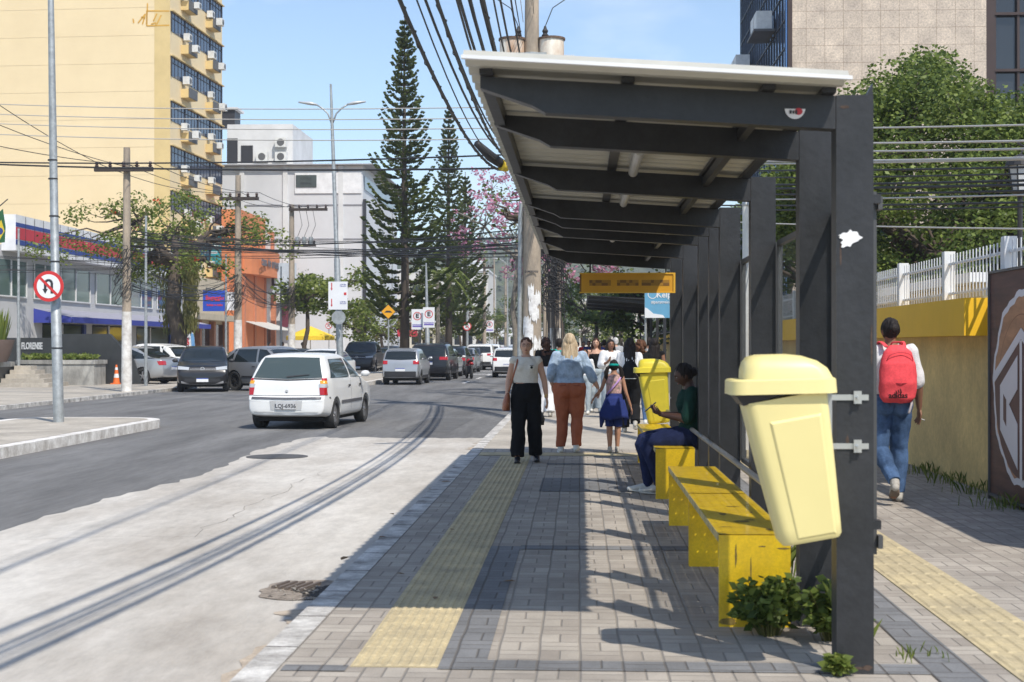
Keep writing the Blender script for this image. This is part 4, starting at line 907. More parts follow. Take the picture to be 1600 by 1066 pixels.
# --- white corrugated warehouse block behind
wb = thing('warehouse', 'large white clad block with dark wall sign and rooftop plant room', 'building', (-28.8, 116, 0)); wb.rotation_euler = (0, 0, R(0))
box(wb, 'wall', WGREY, -10, 11.0, 0, 22, 0, 15.6)
box(wb, 'roof', M('roof_grey', (.34, .34, .35), .6), -10.3, 11.9, -.5, 22, 16.3, 16.38)
box(wb, 'parapet', WHT, -10, 11.0, .05, 22, 15.603, 16.29)
for x in (1.0, 4.6, 9.2): box(wb, 'pilaster', WHT, x - .2, x + .2, -.12, -.003, 0, 16.28)
for z in (6.8, 10.2, 13.0): box(wb, 'seam', M('seam_grey', (.25, .25, .27), .6), -10, 11, -.05, -.004, z, z + .1)
box(wb, 'white_panel', RW, 5.4, 10.9, -.10, -.004, 14.0, 15.7)
sg = box(wb, 'sign_board', M('sign_dark_green', (.06, .075, .07), .5), 5.5, 7.2, -.16, -.105, 14.5, 15.5)
b = MB(); text('JUSTICA', .26, FR((6.35, -.165, 15.2), (1, 0, 0), (0, 0, 1)), b, .004); text('FEDERAL', .24, FR((6.35, -.165, 14.8), (1, 0, 0), (0, 0, 1)), b, .004); b.build('lettering', M('letter_dim', (.02, .02, .02), .6), sg)
for z in (14.4,): box(wb, 'window', glassm('pale_glass', (.14, .17, .19), .15), 11.002, 11.05, .8, 21, z, z + 1.1)
box(wb, 'corner_gutter', MUL, 11.05, 11.3, -.18, .05, 0, 13.5)
pr = box(wb, 'plant_room', WHT, -1, 4.6, 3, 12, 16.52, 20.2)
box(pr, 'recess', MUL, -1.0, -.1, 2.9, 2.998, 17.0, 19.0); box(pr, 'door', MUL, .2, 1.2, 2.93, 2.997, 17.0, 18.4)
for x, z in ((1.6, 17.0), (3.2, 17.0), (3.2, 18.2)): ac(pr, x, 2.4, z, 'y', 1.2)
box(wb, 'tank_room', MUL, -2.2, -.6, 4, 6, 20.25, 21.6); box(wb, 'tank_roof', WHT, -2.4, -.3, 3.8, 6.2, 21.605, 21.8)
# --- far buildings
def block(lab, px0, px1, pyt, d, mat, rows=3, depth=12, cols=4, wm=DWIN, name='far_building', zb0=1.2):
    a, c = W(px0, d), W(px1, d); w = c.x - a.x; h = Za(pyt, d)
    t = thing(name, lab, 'building', (a.x, a.y, 0)); box(t, 'wall', mat, 0, w, 0, depth, 0, h)
    for r_ in range(rows):
        z = zb0 + r_ * (h - 1.2 - zb0) / max(1, rows) + .4
        for k in range(cols):
            x = w * (k + .18) / cols; wn = box(t, 'window', wm, x, x + w / cols * .64, -.03, -.003, z, z + min(1.5, (h - 1.5) / max(1, rows) * .5)); 
    box(t, 'roof_edge', WHT, -.1, w + .1, -.15, depth, h + .002, h + .25); return t
block('pale office building with long window rows seen behind the pines', 620, 763, 424, 190, M('pale_stone', (.58, .56, .52), .8, var=.05), 4, 18, 7)
block('small white building with round roof tank behind second pine', 722, 752, 410, 205, WHT, 2, 8, 2)
block('low yellow shop with hanging signs beyond the umbrella', 466, 520, 500, 128, M('yellow_shop', (.55, .46, .28), .8), 1, 8, 3)
block('white shop front behind the green trees', 520, 610, 480, 135, WHT, 2, 8, 4)
block('orange roofed white shop far down the street', 620, 700, 505, 150, M('cream_shop', (.60, .55, .45), .8), 1, 8, 4)
block('long low white building at the end of the street', 700, 870, 515, 260, WHT, 1, 10, 9)
b = MB(); x0, x1 = Xa(1055, 230), Xa(930, 230)
block('beige building beyond the trees at the far right pavement', 905, 1010, 470, 230, M('beige_far', (.52, .47, .4), .8), 2, 10, 6)
def board(name, lab, px, py, w, h, d, mat, txts=(), cat='sign', z=None, depth=.15, pole=False):
    c = W(px, d, py); t = thing(name, lab, cat, (c.x, c.y, c.z - h / 2)); box(t, 'board', mat, -w / 2, w / 2, 0, depth, 0, h)
    for s_, sz, x, zz, tm in txts:
        b = MB(); text(s_, sz, FR((x, -.006, zz), (1, 0, 0), (0, 0, 1)), b, .004, 1, .004); b.build('lettering', tm, t)
    return t
board('shop_sign', 'green shop board low behind the green trees', 558, 504, 2.2, 2.0, 130, M('sign_green', (.02, .22, .13), .6))
board('shop_sign', 'red shop board beside the green one', 575, 508, 1.9, 3.4, 131, M('sign_redboard', (.45, .03, .05), .6))
board('shop_sign', 'red shop board behind the speed bump sign', 633, 515, 2.4, 1.4, 140, MATS['sign_redboard'])
board('shop_sign', 'pink and white shop board left of the lamp post', 476, 506, 2.2, 3.6, 126, M('sign_pink', (.6, .12, .2), .6))
board('shop_sign', 'grey sign box above the pink board', 488, 490, 2.4, 2.2, 125, M('sign_greybox', (.12, .12, .13), .6))
board('shop_sign', 'small dark blue sign among far trees', 688, 512, 3.2, 3.6, 160, M('sign_navy', (.03, .06, .16), .6))
board('shop_sign', 'pale blue billboard over the white shop with dark script', 431, 435, 3.2, 2.4, 112, M('sign_paleblue', (.45, .52, .58), .6), [('L', 2.0, 0, 1.2, INK)])
board('shop_sign', 'small orange sign left of the third utility pole', 446, 428, 1.4, .7, 114, M('sign_orange', (.75, .35, .05), .6))

# --- right side: granite tower, low cream house, yellow wall
def granite():
    if 'granite' in MATS: return MATS['granite']
    m = M('granite', (.56, .465, .365), .5, var=.3, vs=1.6, stain=(.43, .355, .285)); n = m.node_tree.nodes; l = m.node_tree.links.new
    bc = n['Principled BSDF'].inputs['Base Color'].links[0].from_socket
    br = n.new('ShaderNodeTexBrick'); br.offset = 0; br.inputs['Scale'].default_value = 1; br.inputs['Mortar Size'].default_value = .008; br.inputs['Brick Width'].default_value = .62; br.inputs['Row Height'].default_value = .58
    br.inputs['Color1'].default_value = (.95, .95, .95, 1); br.inputs['Color2'].default_value = (1.06, 1.06, 1.06, 1); br.inputs['Mortar'].default_value = (.55, .5, .45, 1)
    t = [q for q in n if q.type == 'TEX_COORD'][0]; s = n.new('ShaderNodeSeparateXYZ'); cb = n.new('ShaderNodeCombineXYZ'); l(t.outputs['Object'], s.inputs[0]); l(s.outputs[0], cb.inputs[0]); l(s.outputs[2], cb.inputs[1]); l(cb.outputs[0], br.inputs['Vector'])
    sp_ = n.new('ShaderNodeTexNoise'); sp_.inputs['Scale'].default_value = 16; sp_.inputs['Detail'].default_value = 8; sp_.inputs['Roughness'].default_value = .8; l(t.outputs['Object'], sp_.inputs['Vector'])
    r = n.new('ShaderNodeMapRange'); r.inputs[1].default_value = .35; r.inputs[2].default_value = .6; r.inputs[3].default_value = .55; r.inputs[4].default_value = 1.08; l(sp_.outputs['Fac'], r.inputs[0])
    m1 = n.new('ShaderNodeMix'); m1.data_type = 'RGBA'; m1.blend_type = 'MULTIPLY'; m1.inputs[0].default_value = 1; l(bc, m1.inputs[6]); l(br.outputs[0], m1.inputs[7])
    v = n.new('ShaderNodeVectorMath'); v.operation = 'SCALE'; l(m1.outputs[2], v.inputs[0]); l(r.outputs[0], v.inputs['Scale']); l(v.outputs[0], n['Principled BSDF'].inputs['Base Color'])
    return m
BRN = M('bronze_frame', (.055, .035, .03), .45, .3)
gt = thing('tower', 'granite clad office tower with blue glass side wall rising behind the round tree', 'tower', (7.0, 48.3, 0))
box(gt, 'wall', granite(), .15, 6.6, 0, 13.5, 0, 24)
box(gt, 'corner_trim', BRN, 0, .148, -.04, 13.5, 0, 24)
M('tower_glass', (.20, .34, .58), .06, .7, var=0)
cw = box(gt, 'curtain_wall', MATS['tower_glass'], -.05, -.003, .1, 13.4, 3, 24)
b = MB()
for j in range(20): b.box(-.09, -.052, .1 + j * .7, .14 + j * .7, 3, 24)
for k in range(22): b.box(-.085, -.0525, .1, 13.4, 3 + k * .95, 3.05 + k * .95)
b.build('mullion', MUL, cw)
for y, z in ((2.4, 12.7), (9.0, 12.5), (2.0, 16.2), (8.6, 10.2), (5.5, 9.4)):
    b = MB(); b.box(-.85, -.1, y - .1, y + 2.0, z - .08, z); s_ = b.build('ac_shelf', ACG, gt)
    for q in (0, 1): a_ = ac(gt, -.75, y + q * .95, z + .005)
b = MB(); sw = box(gt, 'window', DWIN, 6.66, 11.4, .35, .5, 9.6, 24)
b = MB(); b.box(6.61, 6.9, .1, .348, 9.4, 24)
for k in range(8): b.box(6.9 + k * .78, 6.98 + k * .78, .2, .349, 9.6, 24)
for z in (9.45, 10.7, 12.6, 14, 15.9, 17.3): b.box(6.9, 12.4, .15, .348, z, z + .09)
b.build('frame', BRN, sw)
box(gt, 'dark_wall', BRN, 6.62, 12.6, .502, 13, 0, 24)
b = MB(); b.rings([[(6.9, .1, 9.3), (12.4, .1, 9.3), (12.4, .1, 9.24), (6.9, .1, 9.24)], [(6.9, -3.0, 7.6), (12.4, -3.0, 7.6), (12.4, -3.0, 7.54), (6.9, -3.0, 7.54)]]); sk = b.build('skylight', glassm('skylight_glass', (.20, .26, .32), .1), gt)
b = MB()
for k in range(6): x = 6.9 + k * 1.08; b.rings([[(x, .09, 9.36), (x + .06, .09, 9.36), (x + .06, .09, 9.303), (x, .09, 9.303)], [(x, -3.0, 7.66), (x + .06, -3.0, 7.66), (x + .06, -3.0, 7.603), (x, -3.0, 7.603)]])
b.build('glazing_bar', WHT, sk)

YW = M('wall_dirty_yellow', (.64, .47, .19), .85, var=.22, vs=1.2, bump=.25, bs=25, stain=(.50, .37, .16)); YF = M('fascia_yellow', (.80, .46, .008), .6, var=.05, vs=2)
yw = thing('boundary_wall', 'dirty yellow boundary wall under a bright yellow projecting beam', 'wall', (4.17, 14.3, 0))
box(yw, 'wall', YW, 0, .2, 0, 60, -.1, 1.98)
box(yw, 'beam', YF, -.27, -.003, .35, 60, 1.60, 1.985)
box(yw, 'coping', YF, -.003, .25, .35, 60, 1.9805, 1.99)
# white picket railing with posts
pf = thing('picket_fence', 'white metal picket railing with square posts on top of the yellow wall', 'fence', (4.13, 11.5, 1.99))
WMT = M('white_metal', (.66, .67, .68), .5, var=.08)
FH = .52
for k in range(14):
    y = .1 + k * 2.25; b = MB(); b.box(-.06, .06, y, y + .12, 0, FH + .04); b.build('post', WMT, pf)
    b = MB()
    for z in (.07, .40): b.box(-.012, .012, y + .122, y + 2.248, z, z + .03)
    b.build('rail', WMT, pf)
    if k < 10:
        for j in range(1, 17):
            b = MB() if j == 1 else b; yy = y + .12 + j * .125; b.box(-.02, -.0125, yy, yy + .03, .02, FH)
        b.build('picket_panel', WMT, pf)
box(yw, 'top_slab', YW, .003, .2, -3, -.003, -.1, 1.9)
lh = thing('house', 'low cream house with flat white roof behind the picket fence', 'house', (5.3, 19.0, 0))
box(lh, 'wall', M('cream_house', (.62, .55, .38), .8, var=.06), 0, 5, 0, 9, 0, 2.32); box(lh, 'roof', WMT, -.25, 5, -.3, 9, 2.325, 2.45)
# banner stretched along the wall, wooden log emblem
bn = thing('banner', 'brown wood printed banner with round white log emblem fixed along the wall', 'banner', (4.02, 14.15, 0)); 
WOODP = M('banner_wood', (.10, .042, .03), .55, var=.55, vs=3.5, stretch=(1, .25, 3), stain=(.045, .02, .016))
box(bn, 'sheet', WOODP, 0, .02, -4.6, 0, .06, 2.2)
b = MB(); b.box(-.02, .03, -4.62, -4.6, .0, 2.22); b.box(-.02, .03, .001, .022, 0, 2.22); b.box(-.02, .03, -4.6, .0, 2.2005, 2.225); b.box(-.02, .03, -4.6, .0, .035, .0595); b.build('frame', M('banner_frame', (.12, .12, .12), .5, .4), bn)
EW = M('emblem_white', (.70, .69, .70), .6, var=.03); EL = M('emblem_wood', (.42, .22, .11), .6, var=.3, vs=2, stretch=(1, 1, 4)); ED = M('emblem_brown', (.13, .065, .05), .6, var=.15)
TE = FR((-.004, -1.02, 1.10), (0, -1, 0), (0, 0, 1))
b = MB(TE); n = 72; out = [(.90 + .018 * math.sin(9 * a) + .012 * math.sin(23 * a)) for a in [2 * PI * i / n for i in range(n)]]
ring = lambda rr, z: [(r_ * math.cos(2 * PI * i / n), r_ * math.sin(2 * PI * i / n), z) for i, r_ in enumerate(rr)]
b.rings([ring(out, 0), ring(out, .003)]); b.build('emblem_ring', EW, bn)
b = MB(TE); b.rings([ring([r_ - .065 for r_ in out], .0035), ring([r_ - .065 for r_ in out], .006)]); b.build('emblem_log', EL, bn)
b = MB(TE)
for rr_ in (.2, .36, .52, .68): b.rings([[((rr_ + q) * math.cos(a) * (1 + .03 * math.sin(3 * a)), (rr_ + q) * math.sin(a), .0064) for a in [PI * .12 + PI * .76 * i / 24 for i in range(25)]] for q in (0, .012)], caps=False)
b.build('growth_ring', M('emblem_ringline', (.28, .13, .06), .6), bn)
def lowpoly(pts, z0, z1, mat, nm): b = MB(TE); b.rings([[(x, y, z0) for x, y in pts], [(x, y, z1) for x, y in pts]]); b.build(nm, mat, bn)
arc = lambda r_, a0, a1, k=16: [(r_ * math.cos(R(a0 + (a1 - a0) * i / k)), r_ * math.sin(R(a0 + (a1 - a0) * i / k))) for i in range(k + 1)]
lowpoly(arc(.82, 180, 360, 30) + [(.82, .1), (0, .50), (-.82, .1)], .0068, .009, ED, 'emblem_field')
lowpoly([(-.84, .04), (0, .46), (.84, .04), (.84, .14), (0, .56), (-.84, .14)], .0095, .012, EW, 'emblem_chevron')
lowpoly([(-.035, -.83), (.035, -.83), (.035, .45), (-.035, .45)], .0125, .014, EW, 'emblem_stem')
lowpoly([(-.64, .02), (-.10, .31), (-.10, .0), (-.36, -.15), (-.10, -.32), (-.10, -.74), (-.64, -.40)], .0125, .014, EW, 'emblem_letter')
lowpoly([(-.53, -.06), (-.44, -.11), (-.44, -.36), (-.53, -.30)], .0145, .016, ED, 'emblem_gap')
lowpoly([(.10, .31), (.64, .02), (.64, -.14), (.46, -.04), (.46, -.55), (.28, -.66), (.28, .06), (.10, .15)], .0125, .014, EW, 'emblem_letter')
# black wall with raised letters, planter, steps
PLC = M('planter_concrete', (.34, .33, .30), .9, var=.4, vs=1.5, stretch=(1, 1, .5), stain=(.13, .125, .115), bump=.3)
bw = thing('wall', 'black shop wall with raised silver letters and sloping end', 'wall', (-19.2, 54.5, 0))
BKW = M('black_stone', (.035, .037, .038), .45, var=.25, vs=1.2)
b = MB(); b.prism([(-8, 0), (2.2, 0), (1.9, .9), (.9, 1.95), (-1.3, 1.95), (-1.3, 1.8), (-8, 1.8)], 0, .3, 'xz'); b.build('panel', BKW, bw)
b = MB(); text('FLORENSE', .36, FR((-2.13, -.02, 1.47), (1, 0, 0), (0, 0, 1)), b, .02, .50, .012); b.build('lettering', M('letter_silver', (.6, .6, .6), .35, .3), bw)
box(bw, 'edge_post', WHT, -2.72, -2.60, -.05, .001, 0, 2.15)
pl = thing('planter', 'long stained concrete planter holding low grassy plants', 'planter', (-20.6, 52.4, 0))
box(pl, 'trough', PLC, -.6, 2.35, .3, 1.6, 0, .80); box(pl, 'rim', PLC, -.65, 2.40, .25, 1.65, .801, .95)
st = thing('steps', 'concrete steps beside the planter with grassy plants', 'steps', (-20.95, 50.2, 0))
for k in range(5): box(st, 'step', PALEC, .02 * k, 1.9 - .3 * k, .35 * k, 2.0, .001 + .15 * k, .15 * (k + 1))
box(st, 'cheek_wall', BKW, -2.0, -.003, -.3, 1.6, 0, .72); box(st, 'cheek_cap', PLC, -2.0, .02, -.35, 1.65, .721, .9)
# yellow pavement umbrella with tables
um = thing('parasol', 'yellow pavement parasol over a bar front beyond the white car', 'parasol', (Xa(485, 92), 92, 0))
b = MB(); n = 8; b.rings([[(.05 * math.cos(2 * PI * i / n), .05 * math.sin(2 * PI * i / n), 2.75) for i in range(n)], [(1.6 * math.cos(2 * PI * i / n), 1.6 * math.sin(2 * PI * i / n), 2.1) for i in range(n)], [(1.6 * math.cos(2 * PI * i / n), 1.6 * math.sin(2 * PI * i / n), 1.85) for i in range(n)]], caps=False); b.build('canopy', M('parasol_yellow', (.75, .52, .03), .7), um)
b = MB(); b.cyl((0, 0, 0), .03, 2.72, 8); b.build('pole', WMT, um)
# feather flag
ff = thing('feather_flag', 'white blue and red feather flag standing on the left pavement', 'flag', (Xa(296, 63), 63, 0))
b = MB(); b.prism([(-.35, .5), (.35, .45), (.2, 2.0), (-.05, 2.35), (-.38, 2.1)], 0, .02, 'xz'); b.build('cloth', M('flag_white', (.70, .72, .76), .7), ff)
b = MB(); b.prism([(.15, .6), (.33, .6), (.2, 2.0), (.05, 2.1)], -.006, -.002, 'xz'); b.prism([(-.34, 1.9), (-.1, 2.1), (-.08, 2.2), (-.34, 2.05)], -.006, -.002, 'xz'); b.build('print', M('flag_blue', (.15, .35, .65), .7), ff)
b = MB(); text('PROMO', .34, Matrix.Translation((-.08, -.01, 1.25)) @ Matrix.Rotation(R(80), 4, 'Y') @ FR((0, 0, 0), (1, 0, 0), (0, 0, 1)), b, .003, 1, .01); b.build('lettering', MATS['sign_red'], ff)
b = MB(); b.cyl((-.42, .01, 0), .02, 2.3, 8); b.build('pole', WMT, ff)
# ---------------------------------------------------------------- trees and plants
BARK = M('bark', (.085, .066, .05), .95, var=.35, vs=6, bump=.6, bs=20, stretch=(1, 1, .3)); BARKG = M('bark_grey', (.20, .175, .14), .95, var=.35, vs=6, bump=.6, bs=20)
L_PINE = leafm('pine_needles', (.04, .062, .014), (.14, .17, .04), .3)
L_DARK = leafm('leaf_dark', (.022, .045, .010), (.12, .17, .03), .3)
L_RIGHT = leafm('leaf_glossy', (.04, .075, .015), (.24, .30, .065), .35)
L_MID = leafm('leaf_mid', (.05, .085, .02), (.17, .21, .055), .35); L_LIGHT = leafm('leaf_light', (.09, .14, .02), (.26, .30, .07), .4)
L_PINK = leafm('blossom_pink', (.45, .16, .26), (.66, .34, .45), .35); L_RED = leafm('blossom_red', (.5, .05, .02), (.6, .12, .03), .3)
L_OLIVE = leafm('leaf_olive', (.11, .12, .035), (.22, .20, .07), .35)
def leaf(b, p, s, rnd, droop=0):
    """one pointed folded leaf"""
    a = rnd.uniform(0, 2 * PI); e = rnd.uniform(-.6, .7) - droop; d = Vector((math.cos(a) * math.cos(e), math.sin(a) * math.cos(e), math.sin(e)))
    u = d.cross(Vector((rnd.uniform(-1, 1), rnd.uniform(-1, 1), rnd.uniform(-.4, 1)))); u = u.normalized() if u.length > .01 else d.orthogonal().normalized()
    l_ = s * rnd.uniform(.7, 1.3); w = l_ * .32
    q = [p, p + d * l_ * .45 + u * w, p + d * l_, p + d * l_ * .45 - u * w]
    n = len(b.v); b.v += [tuple(x) for x in q]; b.f.append((n, n + 1, n + 2, n + 3)); b.mi.append(b.m)
def limb(b, p, q, r0, r1, rnd, k=5, bend=.12):
    p, q = Vector(p), Vector(q); L_ = (q - p).length; pts = []
    for i in range(k + 1):
        f = i / k; o = Vector((rnd.uniform(-1, 1), rnd.uniform(-1, 1), rnd.uniform(-.6, .6))) * L_ * bend * math.sin(PI * f); pts.append(p + (q - p) * f + o)
    b.tube(pts, [r0 + (r1 - r0) * i / k for i in range(k + 1)], 7); return pts
def broad(name, label, cat, loc, h, r, zc, rz_, mat, n=60, per=60, ls=.14, cs=.5, group=None, trunk=(.2, .6), bark=None, seed=1, shape=None, gap=.0, fl=None, lim=7, xc=()):
    """tree: tapered trunk and limbs, crown of leaf clusters through an uneven volume"""
    rnd = random.Random(seed); t = thing(name, label, cat, loc, 0, group); bark = bark or BARK
    cen = []
    for i in range(n):
        for _ in range(30):
            v = Vector((rnd.gauss(0, 1), rnd.gauss(0, 1), rnd.gauss(0, 1))).normalized() * rnd.uniform(.35, 1) ** .5
            p = Vector((v.x * r, v.y * r, zc + v.z * rz_)); q = noise.noise(p * (1.6 / r) + Vector((seed, 0, 0)))
            if q > -.15 + gap: p = Vector((p.x, p.y, zc + (p.z - zc) * (1 + .3 * q))); break
        cen.append(p)
    cen += [Vector(q) for q in xc]
    b = MB(); hb = zc - rz_ * .55; top = limb(b, (0, 0, -.05), (rnd.uniform(-.1, .1) * r, rnd.uniform(-.1, .1) * r, hb), trunk[0], trunk[0] * trunk[1], rnd, 5, .04)[-1]
    ends = []
    for i in range(lim):
        c = cen[i * len(cen) // lim]; m_ = top + (c - top) * .55 + Vector((0, 0, .1 * r)); limb(b, top - Vector((0, 0, .1)), m_, trunk[0] * .5, trunk[0] * .28, rnd); limb(b, m_, c, trunk[0] * .28, .02, rnd); ends.append(m_)
    for c in cen:
        m_ = min(ends, key=lambda e: (e - c).length); limb(b, m_, c, trunk[0] * .14, .008, rnd, 4, .2)
    b.build('trunk', bark, t, smooth=True)
    b = MB()
    for c in cen:
        k = cs * rnd.uniform(.65, 1.25)
        for _ in range(per):
            v = Vector((rnd.gauss(0, 1), rnd.gauss(0, 1), rnd.gauss(0, 1))).normalized() * rnd.random() ** .45 * k
            leaf(b, c + Vector((v.x, v.y, v.z * .7)), ls, rnd, .1)
    b.build('crown', mat, t, recalc=False)
    if fl:
        b = MB()
        for _ in range(fl[1]):
            c = rnd.choice(cen); v = Vector((rnd.gauss(0, .4), rnd.gauss(0, .4), rnd.gauss(.1, .3))) * cs; 
            for _ in range(9): leaf(b, c + v + Vector((rnd.uniform(-.1, .1), rnd.uniform(-.1, .1), rnd.uniform(-.1, .1))), ls * .8, rnd)
        b.build('blossom', fl[0], t, recalc=False)
    return t
def pine(label, loc, H, rb, seed):
    rnd = random.Random(seed); t = thing('pine_tree', label, 'pine tree', loc, 0, 'tall tiered pines on the median')
    b = MB(); b.tube([(0, 0, -.1), (.03, 0, H * .3), (-.02, .03, H * .6), (0, 0, H)], [.27, .2, .12, .02], 10); nb = MB()
    z = H * .17
    while z < H - .25:
        f = (z / H); L_ = rb * (1 - f) ** .85 * (1.0 if f > .24 else .3 + 2.9 * f) * rnd.uniform(.88, 1.08) + .08; nbr = 6; a0 = rnd.uniform(0, PI)
        for k in range(nbr):
            if f < .6 and rnd.random() < .13: continue
            a = a0 + 2 * PI * k / nbr + rnd.uniform(-.2, .2); l_ = L_ * rnd.uniform(.72, 1.12); up = .05 + .55 * f
            d = Vector((math.cos(a), math.sin(a), 0)); pts = []
            for i in range(6): s = i / 5; pts.append(Vector((0, 0, z)) + d * l_ * s + Vector((0, 0, l_ * (up * s - .20 * math.sin(PI * s) + .22 * s ** 3))))
            b.tube(pts, [.035 * (1 - f * .5), .03, .025, .02, .015, .008], 4)
            # flattened sprays along the branch, thicker at the tip
            m_ = max(6, int(l_ / .135)); side = d.cross(Vector((0, 0, 1)))
            for j in range(m_):
                s = .22 + .80 * j / m_; i = min(int(s * 5), 4); g = min(1, s) * 5 - i; p = pts[i].lerp(pts[i + 1], min(1, g))
                for sg in (-1, 1):
                    l2 = (.20 + .38 * math.sin(PI * min(1, s * .85))) * (.55 + .25 * (1 - f)) * rnd.uniform(.7, 1.3) * (l_ / 2) ** .3
                    e = (d * rnd.uniform(.5, .9) + side * sg * rnd.uniform(.4, .9) + Vector((0, 0, rnd.uniform(.15, .5)))).normalized()
                    q = p + e * l2; w = Vector((0, 0, 1)).cross(e).normalized() * .07; w2 = w.cross(e).normalized() * .08
                    for ww in (w, w2):
                        n0 = len(nb.v); nb.v += [tuple(x) for x in (p - ww * .6, p.lerp(q, .5) - ww, q, p.lerp(q, .5) + ww)]; nb.f.append((n0, n0 + 1, n0 + 2, n0 + 3)); nb.mi.append(0)
        z += (.32 + .20 * (1 - f)) * rnd.uniform(.8, 1.2)
    b.build('trunk', BARK, t, smooth=True); nb.build('needles', L_PINE, t, recalc=False); return t
c = W(632, 72); pine('tallest tiered pine, its tip above the street lamp', (c.x, c.y, 0), 18.1, 3.0, 3)
c = W(701, 96); pine('second tallest pine just right of the tallest', (c.x, c.y, 0), 17.6, 2.6, 5)
c = W(727, 104); pine('shortest pine, right of and behind the other two', (c.x, c.y, 0), 14.2, 2.7, 8)
# round glossy tree on the right, old tree on the left, green street trees
broad('tree', 'large round glossy green tree behind the picket fence', 'tree', (6.6, 26.0, 0), 7, 3.1, 4.2, 2.5, L_RIGHT, 300, 330, .085, .60, trunk=(.25, .7), seed=4, lim=9)
broad('tree', 'dense dark tree lower left of the round glossy one', 'tree', (4.1 + 1.0, 31.0, 0), 5, 1.9, 3.6, 1.7, L_DARK, 70, 150, .13, .5, trunk=(.16, .7), seed=9)
broad('tree', 'dark shrubby tree with a few pink flowers behind the cream house', 'tree', (9.2, 30.5, 0), 5, 2.6, 3.0, 1.9, L_DARK, 80, 130, .14, .6, trunk=(.18, .7), seed=12, fl=(L_PINK, 30))
t = broad('tree', 'old gnarled tree with hanging plants and red blossoms beside the utility pole', 'tree', (-17.3, 60.5, 0), 9, 3.9, 6.2, 1.9, L_LIGHT, 66, 90, .15, .72, trunk=(.40, .7), seed=21, gap=.05, fl=(L_RED, 9), lim=12, bark=BARK, xc=[(-5.6, -2, 5.4), (-5.0, -2, 5.7), (-4.6, -1.6, 5.2), (-4.2, -1, 6.0), (-3.6, -1, 5.6), (-3.8, -1, 7.2), (-3.0, 0, 7.4), (-2.0, 0, 7.8), (-4.2, -1, 7.0), (3.6, 0, 6.6), (4.3, 0, 6.2), (3.2, 0, 5.9), (4.8, 0, 5.6)])
b = MB(); rnd = random.Random(5)
for i in range(1500):
    a = rnd.choice((.2, .9, -.6, 2.6)) + rnd.gauss(0, .25); r_ = .40 + rnd.uniform(0, .5); z = rnd.uniform(2.2, 5.6); x, y = math.cos(a) * r_, math.sin(a) * r_; l_ = rnd.uniform(.12, .4); q = rnd.uniform(-.08, .08)
    b.add([(x, y, z), (x + .035, y, z - l_ * .4), (x + q, y + .02, z - l_), (x - .02, y, z - l_ * .5)], [(0, 1, 2, 3)])
b.build('hanging_moss', L_OLIVE, t, recalc=False)
TR = [(478, 74, 4.3, 1.4, .9, L_LIGHT, 'round green street tree behind the lamp post', 33, 45), (536, 82, 4.3, 2.5, 1.5, L_LIGHT, 'light green street tree right of the lamp post', 34, 50),
      (570, 90, 3.0, 2.2, 1.5, L_LIGHT, 'green street tree left of the speed bump sign', 35, 40), (598, 100, 3.2, 2.2, 1.7, L_OLIVE, 'olive street tree behind the speed bump sign', 36, 36),
      (662, 120, 3.6, 2.4, 1.8, L_OLIVE, 'olive street tree behind the parking signs', 37, 36), (720, 130, 3.9, 2.8, 2.0, L_MID, 'green tree under the third pine', 38, 40), (745, 150, 3.4, 3.0, 1.5, L_OLIVE, 'olive tree down the median', 39, 40),
      (775, 165, 3.6, 3.2, 1.6, L_MID, 'green tree left of the concrete pole', 40, 40), (800, 140, 4.2, 2.0, 2.6, L_MID, 'narrow green tree beside the concrete pole', 41, 34),
      (930, 74, 3.6, 2.5, 1.6, L_MID, 'green tree over the far pavement', 43, 60), (975, 92, 3.4, 2.6, 1.9, L_LIGHT, 'light green tree at the far pavement edge', 44, 50), (1015, 60, 3.0, 1.8, 1.5, L_DARK, 'dark tree behind the blue board', 45, 50),
      (905, 130, 4.0, 3.5, 2.4, L_MID, 'farther green tree over the pavement', 46, 45), (860, 110, 4.2, 2.4, 2.2, L_DARK, 'dark green tree right of the concrete pole', 47, 45), (950, 150, 4.5, 4.5, 2.6, L_OLIVE, 'wide olive tree at the end of the pavement', 48, 45)]
for px, d, zc, r, rz_, m_, lab, sd, n in TR:
    x = Xa(px, d); t = broad('tree', lab, 'tree', (x, d, 0), zc + rz_, r, zc, rz_, m_, n, 42, .22, .55, 'street trees in the distance', (.15, .6), seed=sd)
# pink trumpet trees
broad('blossom_tree', 'pink blossoming tree with twisting dark trunk beside the pavement', 'tree', (Xa(876, 46), 46, 0), 8, 3.0, 5.6, 2.4, L_MID, 44, 14, .16, .5, trunk=(.30, .75), seed=52, fl=(L_PINK, 170), lim=10, bark=BARK)
broad('blossom_tree', 'smaller pink blossoming tree left of the concrete pole', 'tree', (Xa(800, 58), 58, 0), 9, 2.6, 6.5, 2.6, L_OLIVE, 40, 4, .14, .5, trunk=(.16, .6), seed=55, fl=(L_PINK, 190), bark=BARKG)
